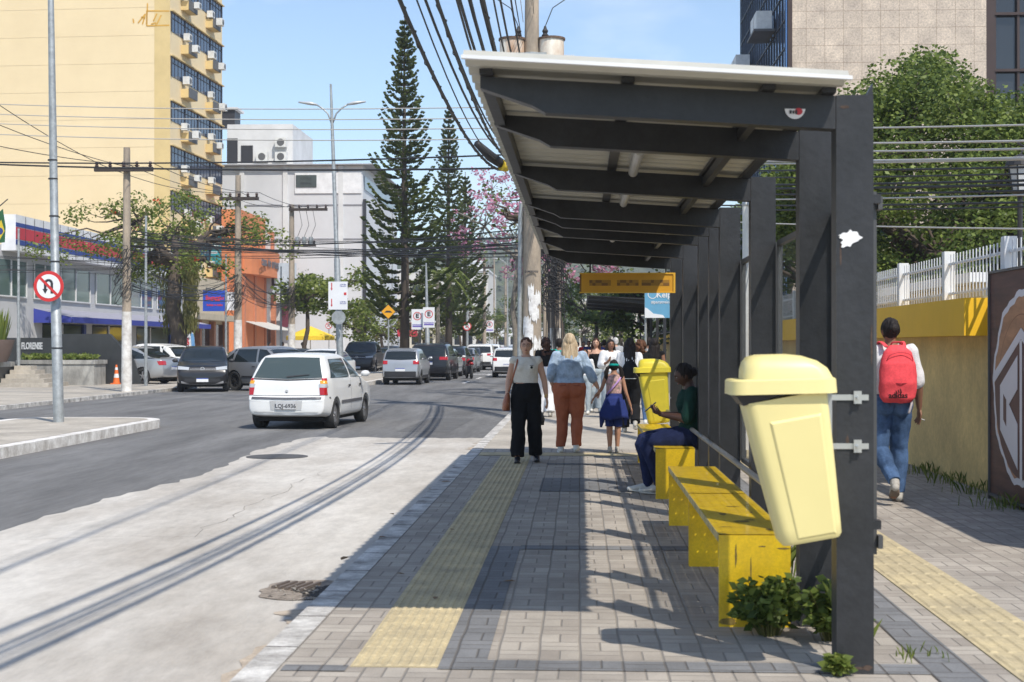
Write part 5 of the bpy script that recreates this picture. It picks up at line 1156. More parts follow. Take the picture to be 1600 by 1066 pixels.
# palms
def palm(label, loc, h, fr, n, seed, mat=L_LIGHT):
    rnd = random.Random(seed); t = thing('palm_tree', label, 'palm tree', loc)
    b = MB(); b.tube([(0, 0, -.1), (.05, 0, h * .5), (0, 0, h)], [.16, .12, .1], 10); b.build('trunk', BARKG, t, smooth=True); b = MB()
    for k in range(n):
        a = 2 * PI * k / n + rnd.uniform(-.2, .2); d = Vector((math.cos(a), math.sin(a), 0)); e = rnd.uniform(.2, .9)
        pts = [Vector((0, 0, h)) + d * fr * s + Vector((0, 0, fr * (e * s - 1.25 * s * s))) for s in [i / 10 for i in range(11)]]
        b.tube(pts, .015, 4); sd = d.cross(Vector((0, 0, 1)))
        for i in range(1, 10):
            for q in (0, .5):
                for sg in (-1, 1):
                    p = pts[i].lerp(pts[min(10, i + 1)], q); l_ = .55 * math.sin(PI * (i + q) / 11) + .15; tip = p + sd * sg * l_ * .8 + d * l_ * .4 - Vector((0, 0, l_ * .5)); w = d * .03
                    b.add([p - w, p + w, tip], [(0, 1, 2)])
    b.build('crown', mat, t, recalc=False); return t
c = W(683, 88); palm('yellow green palm with drooping fronds between the pines', (c.x, c.y, 0), 6.0, 2.3, 13, 2)
c = W(655, 110); palm('small palm behind the parking signs', (c.x, c.y, 0), 4.2, 1.8, 11, 3, L_MID)
# weeds and small plants
def weed(label, x, y, n, h, ls, seed, mat=L_LIGHT, spread=.2, z=0):
    rnd = random.Random(seed); t = thing('weed', label, 'plant', (x, y, z), 0, 'weeds growing at the shelter foot'); b = MB(); lf = MB()
    for i in range(n):
        a = rnd.uniform(0, 2 * PI); q = Vector((math.cos(a) * spread * rnd.random(), math.sin(a) * spread * rnd.random() * .8, h * rnd.uniform(.35, 1))); p = Vector((q.x * .3, q.y * .3, 0)); pts = [p, p.lerp(q, .5) + Vector((0, 0, .04)), q]; b.tube(pts, [.004, .003, .002], 5)
        for s in (.3, .5, .65, .8, .92, 1):
            c_ = pts[0].lerp(pts[1], s * 2) if s < .5 else pts[1].lerp(pts[2], s * 2 - 1)
            for _ in range(3): leaf(lf, c_, ls, rnd, .1)
    b.build('stem', L_OLIVE, t, recalc=False); lf.build('leaves', mat, t, recalc=False); return t
weed('leafy weed growing against the leg of the nearest bench', .98, 7.42, 70, .30, .058, 1, L_RIGHT, .21)
weed('leafy weed between nearest bench and shelter post', 1.28, 7.30, 46, .30, .058, 2, L_RIGHT, .17)
weed('small weed at the foot of the nearest shelter post', 1.16, 6.52, 12, .09, .05, 3, L_LIGHT, .07)
def grass(label, x, y, n, h, seed, sp=.15, mat=L_LIGHT, z=0, nm='grass_tuft', cat='grass', group='grass tufts in pavement joints'):
    rnd = random.Random(seed); b = MB(Matrix.Translation((x, y, z)))
    for i in range(n):
        p = Vector((rnd.gauss(0, sp), rnd.gauss(0, sp), 0)); a = rnd.uniform(0, 2 * PI); l_ = h * rnd.uniform(.4, 1); d = Vector((math.cos(a), math.sin(a), 0)) * l_ * rnd.uniform(.1, .6); w = Vector((-math.sin(a), math.cos(a), 0)) * .004
        m_ = p + d * .4 + Vector((0, 0, l_ * .7)); q = p + d + Vector((0, 0, l_)); b.add([p - w, p + w, m_ + w * .7, q, m_ - w * .7], [(0, 1, 2, 3, 4)])
    return tag(b.build(nm, mat, recalc=False), label, cat, group)
grass('grass tuft right of the nearest shelter post', 1.42, 7.7, 40, .16, 1, .06); grass('tall grass blades behind the nearest shelter post', 1.35, 7.1, 10, .34, 2, .03)
grass('thin grass in the grey paver band by the post', 1.6, 6.95, 30, .06, 3, .07); grass('grass behind the nearest bench', 1.2, 8.8, 40, .35, 4, .05)
for i, (y, lab) in enumerate(((14.6, 'grass tuft at yellow wall corner by the banner'), (15.7, 'grass at foot of yellow wall'), (16.8, 'thin grass along yellow wall farther back'), (13.3, 'grass at banner foot'))): grass(lab, 4.05 - (.12 if y < 14 else 0), y, 60, .16, 10 + i, .14)
b = MB(); rnd = random.Random(8)
for i in range(1500): leaf(b, Vector((rnd.uniform(-.55, 2.1), rnd.uniform(.4, 1.5), 1.13 + rnd.random() * .12)), .16, rnd, -.5)
tag(b.build('planter_grass', L_LIGHT, loc=(-20.6, 52.5, -.17), recalc=False), 'low yellow green plants filling the concrete planter', 'plants')
t = thing('potted_plant', 'large brown pot with upright yellow green leaves at the left edge', 'potted plant', (Xa(-2, 50.5), 50.5, .905)); 
b = MB(); b.tube([(0, 0, 0), (0, 0, .3), (0, 0, .75), (0, 0, .8)], [.28, .42, .55, .55], 20); b.build('pot', M('pot_brown', (.12, .085, .07), .7), t, smooth=40)
b = MB(); rnd = random.Random(3)
for i in range(60):
    a = rnd.uniform(0, 2 * PI); r_ = rnd.uniform(0, .3); p = Vector((math.cos(a) * r_, math.sin(a) * r_, .78)); d = Vector((math.cos(a) * .25, math.sin(a) * .25, rnd.uniform(.6, 1.2))); w = Vector((-math.sin(a), math.cos(a), 0)) * .05
    b.add([p - w, p + w, p + d * .6 + w * .9, p + d, p + d * .6 - w * .9], [(0, 1, 2, 3, 4)])
b.build('leaves', L_LIGHT, t, recalc=False)
broad('shrub', 'small bare light green shrub at the left edge over the steps', 'shrub', (-25.6, 57, 0), 3, .9, 4.2, .8, L_LIGHT, 16, 16, .16, .35, trunk=(.05, .6), seed=66)
b = MB(); rnd = random.Random(18)
for i in range(900): leaf(b, Vector((rnd.uniform(-3.5, 3.5), rnd.uniform(-.5, .5), rnd.uniform(.1, 1.1))), .28, rnd)
tag(b.build('hedge', L_MID, loc=(Xa(405, 76), 76, 0), recalc=False), 'low leafy hedge in front of the orange shop', 'hedge')
# wooded hill closing the street
b = MB(); nx, nyy = 90, 24
HX = lambda i: -200 + i * 6.0
vs = []
for j in range(nyy + 1):
    for i in range(nx + 1):
        x, y = HX(i), 520 + j * 14; env = max(0, math.sin(PI * min(1, (j / nyy) * .62)));
        hh = (48 + 14 * math.sin(x * .011 + 1.2) + 10 * noise.noise(Vector((x * .012, y * .012, 0)))) * env * (.35 + .65 / (1 + math.exp((abs(x + 30) - 160) / 30))) + 3.5 * noise.noise(Vector((x * .09, y * .09, 1))) * env
        vs.append((x, y, hh - .5))
b.add(vs, [(j * (nx + 1) + i, j * (nx + 1) + i + 1, (j + 1) * (nx + 1) + i + 1, (j + 1) * (nx + 1) + i) for j in range(nyy) for i in range(nx)])
tag(b.build('hill', M('hill_soil', (.085, .095, .05), .95, var=.5, vs=.05), smooth=True), kind='structure')
b = MB(); rnd = random.Random(77); L_HILL = leafm('leaf_hill', (.05, .07, .03), (.15, .17, .08), .1)
for _ in range(2600):
    k = rnd.randrange(len(vs)); p = Vector(vs[k]) + Vector((rnd.uniform(-3, 3), rnd.uniform(-7, 7), rnd.uniform(0, 2)))
    if p.y > 740 or abs(p.x + 40) > 140: continue
    for _ in range(12): leaf(b, p + Vector((rnd.gauss(0, 1.6), rnd.gauss(0, 1.6), rnd.uniform(0, 4.5))), 1.9, rnd)
tag(b.build('hill_wood', L_HILL, recalc=False), kind='stuff')

# ---------------------------------------------------------------- poles, lamps, signs, wires
PCON = M('pole_concrete', (.36, .29, .215), .9, var=.35, vs=3, bump=.4, bs=40, stretch=(1, 1, .3), stain=(.20, .175, .145)); PWH = M('pole_whitewash', (.66, .65, .62), .85, var=.25, vs=4, stain=(.42, .38, .33))
GALV = M('galvanised', (.38, .40, .40), .5, .5, var=.25, vs=9, bump=.1, bs=60); WIRE = M('cable_black', (.025, .025, .027), .6, var=0); WIREG = M('cable_grey', (.55, .52, .47), .5, .2, var=0); WOODD = M('crossarm_dark', (.05, .04, .035), .9)
INSU = M('insulator', (.06, .035, .03), .35); RUST = M('rust_white', (.62, .60, .52), .6, var=.4, vs=3, stain=(.38, .20, .10), stretch=(1, 1, .4))
def upole(label, x, y, h, r, arms=(), white=2.6, seed=0, lean=0):
    t = thing('utility_pole', label, 'utility pole', (x, y, 0), 0, 'concrete utility poles'); rnd = random.Random(seed)
    b = MB(); b.tube([(0, 0, -.1), (lean, 0, h)], [r, r * .62], 14); b.build('pole', PCON, t, smooth=40)
    if white: b = MB(); b.tube([(0, 0, -.05), (lean * white / h, 0, white)], [r + .006, r + .006 - .38 * r * white / h], 14); b.build('whitewash', PWH, t, smooth=40)
    for z, x0, x1, kind in arms:
        b = MB(); b.box(x0, x1, -r - .1, -r * .7 - .01, z, z + .14); a = b.build('crossarm', WOODD, t)
        n = 5
        for k in range(n):
            xx = x0 + .08 + (x1 - x0 - .16) * k / (n - 1); b = MB(); b.tube([(xx, -r - .05, z + .14), (xx, -r - .05, z + .18), (xx, -r - .05, z + .21), (xx, -r - .05, z + .26), (xx, -r - .05, z + .32)], [.03, .075, .04, .07, .03], 8); b.build('insulator', INSU, a)
    if arms:
        z = arms[0][0]
        b = MB()
        for _ in range(30):   # tangle of looped cable at the splice height
            a0 = rnd.uniform(0, 2 * PI); rr_ = rnd.uniform(.1, .30); zc = rnd.uniform(3.0, 4.6); cx, cy = rnd.uniform(-.22, .22), rnd.uniform(-.35, -.1)
            b.tube([(cx + math.cos(a0 + k) * rr_, cy + math.sin(a0 + k) * rr_ * .5, zc + math.sin(a0 + k * 1.3) * rr_ * 1.3) for k in [i * .7 for i in range(8)]], .009, 4)
        b.build('cable_tangle', WIRE, t)
    return t
P1 = upole('concrete utility pole with cable tangle left of the old tree', -14.75, 45.7, 7.95, .17, [(7.15, -1.0, .92, 0)], seed=1)
P2 = upole('concrete utility pole in front of the blue shop sign', -14.75, 60.8, 8.85, .19, [(7.75, -.75, .95, 0)], seed=2)
P3 = upole('concrete utility pole with switchgear before the white warehouse', -14.9, 73, 8.8, .20, [(8.45, -.1, 1.9, 0), (6.6, .1, 1.3, 1)], seed=3)
for x in (.35, .7, 1.05): b = MB(); b.cyl((x, -.25, 6.75), .11, .35, 10); b.build('fuse_switch', GALV, P3); b = MB(); b.tube([(x, -.25, 7.1), (x + .25, -.3, 7.7), (x + .1, -.28, 8.5)], .012, 4); b.build('jumper_cable', WIRE, P3)
upole('thin concrete pole behind the three pines', Xa(757, 120), 120, 9.0, .17, [(8, -.8, .8, 0)], 0, 4)
upole('farther concrete pole with lamp seen under the hill', Xa(790, 150), 150, 10, .17, [], 0, 5)
upole('slim pale pole rising from the traffic', Xa(772, 175), 175, 13, .12, [], 0, 6)
BP = upole('tall thick concrete pole with posters carrying transformers over the shelter', Xa(831, 34), 34, 11.5, .245, [], 0, 7)
b = MB(); b.tube([(-.30, -.05, 0), (-.27, -.05, 4.6), (-.25, -.05, 4.9)], [.055, .055, .05], 10); b.build('conduit', GALV, BP, smooth=40)
POST = M('poster_paper', (.70, .70, .69), .8, var=.25, vs=9, stain=(.52, .50, .48))
rnd = random.Random(11)
for k in range(11):
    z = .5 + k * .22 + rnd.uniform(-.05, .05); w = rnd.uniform(.5, 1.25); a0 = -PI / 2 + rnd.uniform(-.7, .7); r_ = .250 - .008 * z + .0015 * k; b = MB(); n = 10; jag = [rnd.uniform(-.09, .09) for _ in range(2 * n + 2)]
    b.add([(r_ * math.cos(a0 - w / 2 + w * i / n), r_ * math.sin(a0 - w / 2 + w * i / n), z + jag[i]) for i in range(n + 1)] + [(r_ * math.cos(a0 - w / 2 + w * i / n), r_ * math.sin(a0 - w / 2 + w * i / n), z + .3 + jag[n + 1 + i]) for i in range(n + 1)], [(i, i + 1, n + 2 + i, n + 1 + i) for i in range(n)])
    b.build('poster', POST, BP, recalc=False)
b = MB(); text('D PRIZOTO', .06, FR((0, -.252, 3.25), (1, 0, 0), (0, 0, 1)), b, .002, 1, .004); b.build('poster_lettering', INK, BP)
tr = thing('transformer', 'two rusty white pole transformers clamped to the thick concrete pole', 'transformer', (Xa(831, 34), 34, 8.35))
for sx in (-1, 1):
    b = MB(); b.tube([(sx * .47, .02, -.4), (sx * .47, .02, .45)], .30, 20); tk = b.build('tank', RUST, tr, smooth=40)
    b = MB(); b.cyl((sx * .47, .02, .451), .33, .05, 20); b.build('tank_lid', M('rust_dark', (.13, .085, .06), .8, var=.4, vs=8), tk)
    b = MB(); b.tube([(sx * .32, -.05, .50), (sx * .32, -.05, .56), (sx * .32, -.05, .6), (sx * .32, -.05, .66), (sx * .32, -.05, .72), (sx * .32, -.05, .78)], [.06, .085, .05, .075, .04, .025], 10); b.build('bushing', WIRE, tk)
    b = MB()
    for k in range(5): b.box(sx * (.80 + .05 * k) - .008, sx * (.80 + .05 * k) + .008, -.12, .15, -.35, .08)
    b.build('radiator', RUST, tk)
    b = MB(); b.tube([(sx * .32, -.05, 9.12 - 8.35), (sx * .5, -.1, 1.2), (sx * .95, -.1, 1.5), (sx * 1.05, 0, 2.1)], .012, 5); b.build('jumper_cable', WIRE, tk)
b = MB(); b.cyl((0, 0, .0), .245, .13, 18); b.box(-.36, .36, -.262, -.20, .02, .11); b.build('clamp', GALV, tr)
# second pole cluster just behind (tangled coil) and white pole on the right
BP2 = upole('concrete pole wrapped in coiled cables behind the thick one', Xa(868, 41), 41, 9.0, .17, [], 2.0, 12)
b = MB(); rnd = random.Random(14)
for k in range(60):
    zc = rnd.uniform(2.7, 4.6); rr_ = rnd.uniform(.15, .38); cx = rnd.uniform(-.25, .2); b.tube([(cx + rr_ * math.cos(a), -.2 + rnd.uniform(-.05, .05), zc + rr_ * 1.2 * math.sin(a)) for a in [2 * PI * i / 12 for i in range(11)]], .012, 4)
for k in range(14): x = rnd.uniform(-.3, .3); b.tube([(x, -.2, 4.6), (x + rnd.uniform(-.1, .1), -.22, 2.4), (x, -.2, .3 + rnd.random())], .012, 4)
b.build('cable_tangle', WIRE, BP2)
upole('slim pole right of the coiled one', Xa(852, 52), 52, 7, .10, [], 0, 13)
t = thing('white_post', 'slim white post seen between the shelter posts', 'post', (Xa(1165, 20.5), 20.5, 0)); b = MB(); b.cyl((0, 0, 0), .045, 3.5, 12); b.build('pole', M('post_white', (.62, .62, .58), .6), t, smooth=40); b = MB(); b.ball((0, 0, 3.52), .055); b.build('cap', GALV, t)

def lamp(label, x, y, h, arms, r0=.13, lean=-.25, group='street lamps'):
    t = thing('street_lamp', label, 'street lamp', (x, y, 0), 0, group)
    b = MB(); b.tube([(0, 0, 0), (lean * .4, 0, h * .42), (lean * .41, 0, h * .43), (lean * .8, 0, h * .8), (lean, 0, h)], [r0, r0 * .85, r0 * .62, r0 * .5, r0 * .3], 12); b.build('pole', GALV, t, smooth=40)
    for sx in arms:
        z0 = h * .888; b = MB(); b.tube([(lean * .87 + sx * .02, 0, z0 - .2), (lean * .87 + sx * .15, 0, z0 + .15), (lean * .87 + sx * .35, 0, z0 + .35), (lean * .87 + sx * .6, 0, z0 + .5)], .03, 8); a = b.build('arm', GALV, t, smooth=True)
        b = MB(); b.tube([(lean * .87 + sx * .55, 0, z0 + .48), (lean * .87 + sx * .8, 0, z0 + .53), (lean * .87 + sx * 1.22, 0, z0 + .58)], [.06, .11, .05], 8, flat=(1, .6)); b.build('lamp_head', M('lamp_head', (.55, .56, .56), .4, .2), a, smooth=True)
    return t
lamp('tall double armed street lamp on the median behind the white hatchback', Xa(533, 51), 51, 10.95, (-1, 1), lean=-.38)
lamp('slim street lamp behind the parking signs', Xa(669, 67), 67, 5.4, (), .12, -.1)
lamp('thin street lamp between pines and hill', Xa(793, 112), 112, 8.8, (-1,), .09, 0)
lamp('single armed street lamp left of the two pine trunks', Xa(613, 108), 108, 12.2, (1,), .09, 0)
lamp('slim lamp column far down the street', Xa(764, 200), 200, 15, (), .10, 0)
# no u-turn sign pole in the foreground median
SR = M('sign_redpaint', (.55, .03, .03), .45, var=.06); SWh = M('sign_whitepaint', (.72, .73, .74), .5, var=.05); SYl = M('sign_yellowpaint', (.75, .35, .01), .5, var=.05)
def disc(b, r, y, n=40, z=0): b.tube([(0, y, z), (0, y + .003, z)], r, n)
def noturn(t, z, r, y=-.12):
    b = MB(); b.tube([(0, y + .008, z), (0, y + .014, z)], r * .995, 40); sg = b.build('sign_plate', GALV, t)
    b = MB(); disc(b, r, y, z=z); b.build('sign_ring', SR, sg); b = MB(); b.tube([(0, y - .004, z), (0, y - .001, z)], r * .78, 40); b.build('sign_face', SWh, sg)
    b = MB(); w = .085 * r * 2 / 2
    arc_ = [(r * .22 * math.cos(PI * i / 12), z + .18 * r + r * .22 * math.sin(PI * i / 12)) for i in range(13)]
    path = [(r * .22, z - .48 * r)] + arc_ + [(-r * .22, z - .2 * r)]
    for (x0, z0), (x1, z1) in zip(path, path[1:]): stroke(b, [(x0, z0), (x1, z1)], r * .17, y - .006)
    b.add([(-r * .40, y - .006, z - .18 * r), (-r * .04, y - .006, z - .18 * r), (-r * .22, y - .006, z - .5 * r)], [(0, 1, 2)])
    b.build('sign_arrow', INK, sg, recalc=False)
    b = MB(); stroke(b, [(-r * .62, z + r * .62), (r * .62, z - r * .62)], r * .17, y - .009); b.build('sign_bar', SR, sg, recalc=False)
t = thing('sign_pole', 'thick galvanised pole with round no u-turn sign on the median nose', 'traffic sign', (Xa(92, 26.2), 26.2, .06))
b = MB(); b.tube([(0, 0, 0), (-.06, 0, 2.3), (-.061, 0, 2.32), (-.11, 0, 5.0), (-.17, 0, 8.6)], [.098, .094, .080, .072, .05], 16); b.build('pole', GALV, t, smooth=40)
b = MB()
for z in (1.38, 3.0, 3.85, 4.55, 4.9): b.tube([(-.025 * z - .0, 0, z), (-.025 * z, 0, z + .025)], .105 if z < 2.3 else .088, 14)
b.build('strap', WIRE, t)
s_ = thing('traffic_sign', 'round red bordered no u-turn sign with black arrow on the galvanised pole', 'traffic sign', (Xa(80, 26.1), 26.1, 0)); noturn(s_, Za(446, 26.0), .285, -.13)
# speed bump sign, parking signs, small signs
def diamond(label, px, d, py, s):
    x = Xa(px, d); z = Za(py, d); t = thing('traffic_sign', label, 'traffic sign', (x, d, 0)); b = MB(); b.cyl((0, 0, 0), .035, z - .1, 8); b.build('pole', GALV, t)
    b = MB(); b.prism([(s, z), (0, z + s), (-s, z), (0, z - s)], -.07, -.05, 'xz'); p = b.build('sign_plate', INK, t); q = s * .93; b = MB(); b.prism([(q, z), (0, z + q), (-q, z), (0, z - q)], -.075, -.071, 'xz'); b.build('sign_face', SYl, p)
    b = MB(); b.prism([(-.55 * s, z - .12 * s), (-.42 * s, z), (-.25 * s, z + .14 * s), (.25 * s, z + .14 * s), (.42 * s, z), (.55 * s, z - .12 * s)], -.079, -.076, 'xz'); b.build('symbol', INK, p); return t
diamond('yellow diamond speed bump sign left of the big pine trunk', 607, 64, 487, .34)
diamond('small yellow diamond sign behind the concrete poles', 857, 70, 496, .30)
def eboard(label, px, d, py, w=.62, h=1.05, pole=False):
    x = Xa(px, d); z = Za(py, d); t = thing('parking_sign', label, 'parking sign', (x, d, z - h / 2), 0, 'white parking signs'); box(t, 'board', SWh, -w / 2, w / 2, 0, .03, 0, h)
    b = MB(); b.rings([[(q * w * math.cos(a), -.004, h * .66 + q * w * math.sin(a)) for a in [2 * PI * i / 28 for i in range(28)]] for q in (.36, .29)], caps=False); b.build('ring', SR, t, recalc=False)
    b = MB(); text('E', w * .52, FR((0, -.006, h * .66), (1, 0, 0), (0, 0, 1)), b, .002, 1.1, .012); b.build('letter', INK, t)
    b = MB(); b.box(-w * .42, w * .42, -.005, -.001, h * .12, h * .2); b.box(-w * .42, w * .42, -.005, -.001, h * .23, h * .26); b.build('band', M('sign_violet', (.16, .12, .42), .5), t)
    if pole: b = MB(); b.cyl((0, .07, -z + h / 2), .03, z, 8); b.build('pole', GALV, t)
    return t
eboard('left of the two white parking signs with red ringed E', 652, 66.2, 499, .54, .95); eboard('right of the two white parking signs with red ringed E', 670, 66.0, 496, .54, .95)
eboard('single small parking sign farther down the median', 765, 120, 510, .72, 1.0, True)
t = thing('traffic_sign', 'small round no u-turn sign beyond the parked row', 'traffic sign', (Xa(730, 100), 100, 0)); z = Za(510, 100); b = MB(); b.cyl((0, 0, 0), .09, 5.4, 8); b.build('pole', GALV, t); noturn(t, z, .30)
t = thing('traffic_sign', 'small round sign behind the yellow parasol', 'traffic sign', (Xa(514, 108), 108, 0)); b = MB(); b.cyl((0, 0, 0), .04, 3.2, 8); b.build('pole', GALV, t); noturn(t, Za(509, 108), .25)
t = thing('direction_board', 'white pole mounted board with red arrows and small lettering on the double lamp', 'sign', (Xa(530, 50.6), 50.6, Za(460, 50.6)))
box(t, 'board', SWh, -.36, .33, -.18, -.16, -.54, .46)
b = MB()
for zz in (.28, -.3): stroke(b, [(-.24, zz + .14), (-.24, zz - .08)], .035, -.185); b.add([(-.28, -.185, zz - .07), (-.20, -.185, zz - .07), (-.24, -.185, zz - .14)], [(0, 1, 2)]); 
b.box(.2, .29, -.188, -.181, -.02, .07); b.build('arrow', SR, t, recalc=False)
b = MB(); text('IZZI', .13, FR((.17, -.185, .32), (1, 0, 0), (0, 0, 1)), b, .002); text('IZZI', .13, FR((.17, -.185, -.3), (1, 0, 0), (0, 0, 1)), b, .002); b.build('lettering', M('letter_navy', (.04, .05, .3), .5), t)
b = MB(); b.tube([(0, -.14, -.82), (0, -.12, -.82)], .25, 30); tag(b.build('round_plate', GALV, t))
# blue board and orange sign by the right pavement
t = thing('billboard', 'pale blue advertising board with white lettering behind the shelter', 'billboard', (Xa(1030, 30), 30, 0)); z0, z1 = Za(497, 30), Za(457, 30) + .25
box(t, 'board', M('board_blue', (.12, .33, .50), .5), -.30, .42, 0, .05, z0, z1); 
for x in (-.28, .40): b = MB(); b.cyl((x, .08, 0), .025, z1, 8); b.build('pole', GALV, t)
b = MB(); text('Kelp', .17, FR((.10, -.006, z0 + .48), (1, 0, 0), (0, 0, 1)), b, .002, 1, .003); text('#paratreinar', .09, FR((.06, -.006, z0 + .33), (1, 0, 0), (0, 0, 1)), b, .002, 1, .001)
b.rings([[(-.14 + q * math.cos(a), -.005, z0 + .5 + q * math.sin(a)) for a in [2 * PI * i / 24 for i in range(24)]] for q in (.1, .085)], caps=False)
b.prism([(-.30, z0), (.12, z0), (.08, z0 + .06), (-.12, z0 + .09), (-.25, z0 + .2), (-.30, z0 + .22)], -.006, -.002, 'xz'); b.build('lettering', SWh, t, recalc=False)
t = thing('shop_sign', 'orange shop sign with black and white lettering above far pavement', 'sign', (Xa(981, 62), 62, Za(484, 62))); box(t, 'board', M('sign_orange2', (.78, .36, .06), .5), -.72, .66, 0, .06, 0, .56)
b = MB(); text('multi', .24, FR((-.38, -.006, .26), (1, 0, 0), (0, 0, 1)), b, .003, 1, .008); b.build('lettering', INK, t); b = MB(); text('coisas', .24, FR((.22, -.006, .26), (1, 0, 0), (0, 0, 1)), b, .003, 1, .006); b.build('lettering', SWh, t)
for x in (-.6, .55): b = MB(); b.cyl((x, .1, -Za(484, 62)), .035, Za(484, 62) + .4, 8); b.build('pole', WIRE, t)
fs = thing('bus_shelter', 'slender dark steel canopy frame farther along the pavement', 'bus shelter', (.6, 48, 0))
for y in (0, 4.5, 9, 13.5):
    b = MB(); b.box(2.2, 2.3, y, y + .1, 0, 3.0); b.build('post', STEEL, fs); b = MB(); b.prism([(-.3, 3.15), (2.3, 3.0), (2.3, 2.85), (-.3, 3.07)], y, y + .08, 'xz'); b.build('beam', STEEL, fs)
b = MB(); b.rings([[(-.35, -.2, 3.16), (2.35, -.2, 3.01), (2.35, -.2, 3.04), (-.35, -.2, 3.19)], [(-.35, 13.8, 3.16), (2.35, 13.8, 3.01), (2.35, 13.8, 3.04), (-.35, 13.8, 3.19)]]); b.build('roof', STEEL, fs)
fe = thing('fence', 'tall dark railing along the far right pavement', 'fence', (4.3, 42, 0)); b = MB()
for k in range(120): b.box(0, .03, k * .35, k * .35 + .03, 0, 2.3)
b.build('bar_panel', STEEL, fe); b = MB(); b.box(-.02, .05, 0, 42, 2.1, 2.15); b.box(-.02, .05, 0, 42, .15, .2); b.build('rail', STEEL, fe)
# black lantern at the right edge
t = thing('wall_lantern', 'black street lantern at the right edge before the glossy tree', 'lantern', (Xa(1594, 16), 16, 0)); b = MB(); b.cyl((0, 0, 1.6), .03, Za(310, 16) - 1.6, 8); b.build('pole', WIRE, t)
z = Za(300, 16); b = MB(); b.tube([(0, 0, z - .03), (0, 0, z + .26)], [.075, .12], 6); b.build('lamp_glass', M('frosted', (.5, .52, .53), .3), t)
b = MB()
for k in range(6): a = k * PI / 3; b.tube([(.08 * math.cos(a), .08 * math.sin(a), z - .04), (.126 * math.cos(a), .126 * math.sin(a), z + .27)], .009, 5)
b.tube([(0, 0, z - .08), (0, 0, z - .03)], [.04, .09], 12); b.tube([(0, 0, z + .26), (0, 0, z + .31), (0, 0, z + .37), (0, 0, z + .39)], [.16, .15, .06, .02], 14); b.tube([(0, 0, z + .38), (.05, 0, z + .47), (-.03, 0, z + .52)], .012, 5); b.build('lantern_frame', WIRE, t)
# Brazilian flag
t = thing('flag', 'hanging green flag with yellow diamond and blue disc at the left edge', 'flag', (Xa(2, 50), 50, Za(378, 50)))
b = MB(); b.prism([(-.35, 0), (.12, .05), (.15, .6), (.05, 1.25), (-.35, .9)], 0, .02, 'xz'); b.build('cloth', M('flag_green', (.02, .10, .04), .8), t)
b = MB(); b.prism([(-.30, .45), (-.08, .1), (.12, .45), (0, .85)], -.01, -.002, 'xz'); b.m = 1; b.tube([(-.06, -.016, .45), (-.06, -.011, .45)], .13, 16); b.build('emblem', [M('flag_yellow', (.6, .45, .03), .8), M('flag_navy', (.03, .05, .2), .8)], t)
b = MB(); b.tube([(-.6, .03, .9), (.22, .03, 1.6)], .02, 6); b.build('pole', WIRE, t)
for px, d, h, lab in ((29, 52.0, 5.8, 'slim grey flagpole before the steps'), (228, 52.5, 6.3, 'slim grey flagpole beside the white crossover'), (353, 70, 6.0, 'slim lamp column before the blue sign'), (439, 74, 5.6, 'thin mast before the orange shop')):
    t = thing('mast', lab, 'pole', (Xa(px, d), d, 0), 0, 'slim masts along the left pavement'); b = MB(); b.tube([(0, 0, 0), (0, 0, h)], [.07, .04], 8); b.build('pole', GALV, t, smooth=40); b = MB(); b.cyl((0, 0, h), .05, .05, 8); b.build('cap', GALV, t)
# wires
def wire(label, pts, r, mat=None, sag=0, n=18, group='overhead cables', nm='overhead_cable'):
    if len(pts) == 2:
        a, c_ = Vector(pts[0]), Vector(pts[1]); pts = [a.lerp(c_, i / n) - Vector((0, 0, sag * 4 * (i / n) * (1 - i / n))) for i in range(n + 1)]
    b = MB(); b.tube(pts, r, 5); return tag(b.build(nm, mat or WIRE, smooth=True), label, 'cable', group)
def para(x0, y0, y1, zm, k, ym, dx=0, n=34): return [(x0 + dx * (y0 + (y1 - y0) * i / n - 14) / 20, y0 + (y1 - y0) * i / n, zm + k * (y0 + (y1 - y0) * i / n - ym) ** 2) for i in range(n + 1)]
rnd = random.Random(4)
G1 = 'telephone cables sagging over the kerb'
for q, (x, zm, r, lab) in enumerate(((-1.25, 3.78, .017, 'thickest telephone cable, outermost of the sagging bundle'), (-1.16, 4.02, .012, 'thin cable just inside the outermost thick one'), (-1.02, 3.86, .015, 'second thick twisted cable of the bundle'), (-1.10, 4.10, .010, 'thin cable hugging the second thick one'),
        (-.90, 4.0, .013, 'medium cable in the middle of the bundle'), (-.86, 4.12, .016, 'upper medium cable of the bundle'), (-.80, 4.22, .011, 'thin upper cable of the bundle'), (-.74, 4.05, .014, 'third thick twisted cable, nearest the shelter'), (-.66, 4.3, .010, 'thin cable beside the third thick one'), (-1.20, 3.9, .007, 'thinnest cable just right of the outermost thick one'), (-.96, 4.16, .008, 'hair thin cable between second thick and medium ones'), (-.92, 3.93, .010, 'slim cable low in the middle of the bundle'), (-.83, 3.98, .008, 'slim cable left of the third thick one'), (-.70, 4.18, .008, 'slim cable right of the third thick one'), (-.6, 4.42, .009, 'rightmost slim cable of the sagging bundle'))):
    wire(lab, para(x, -8, 33.6, zm, .0078, 14.5, .1 - q * .015), r, WIRE, group=G1)
    if r > .0135 and 'thick' in lab:   # lashing wire wound around the thick ones
        p = para(x, 7, 24, zm, .0078, 14.5, .1 - q * .015, 90); b = MB(); b.tube([(a + math.cos(i * 1.9) * (r + .006), y, z + math.sin(i * 1.9) * (r + .006)) for i, (a, y, z) in enumerate(p)], .005, 4); tag(b.build('lashing_wire', WIRE), 'lashing wound round the ' + lab.split(',')[0], 'cable', 'lashing wires on the thick cables')
G2 = 'power lines to the transformer pole'
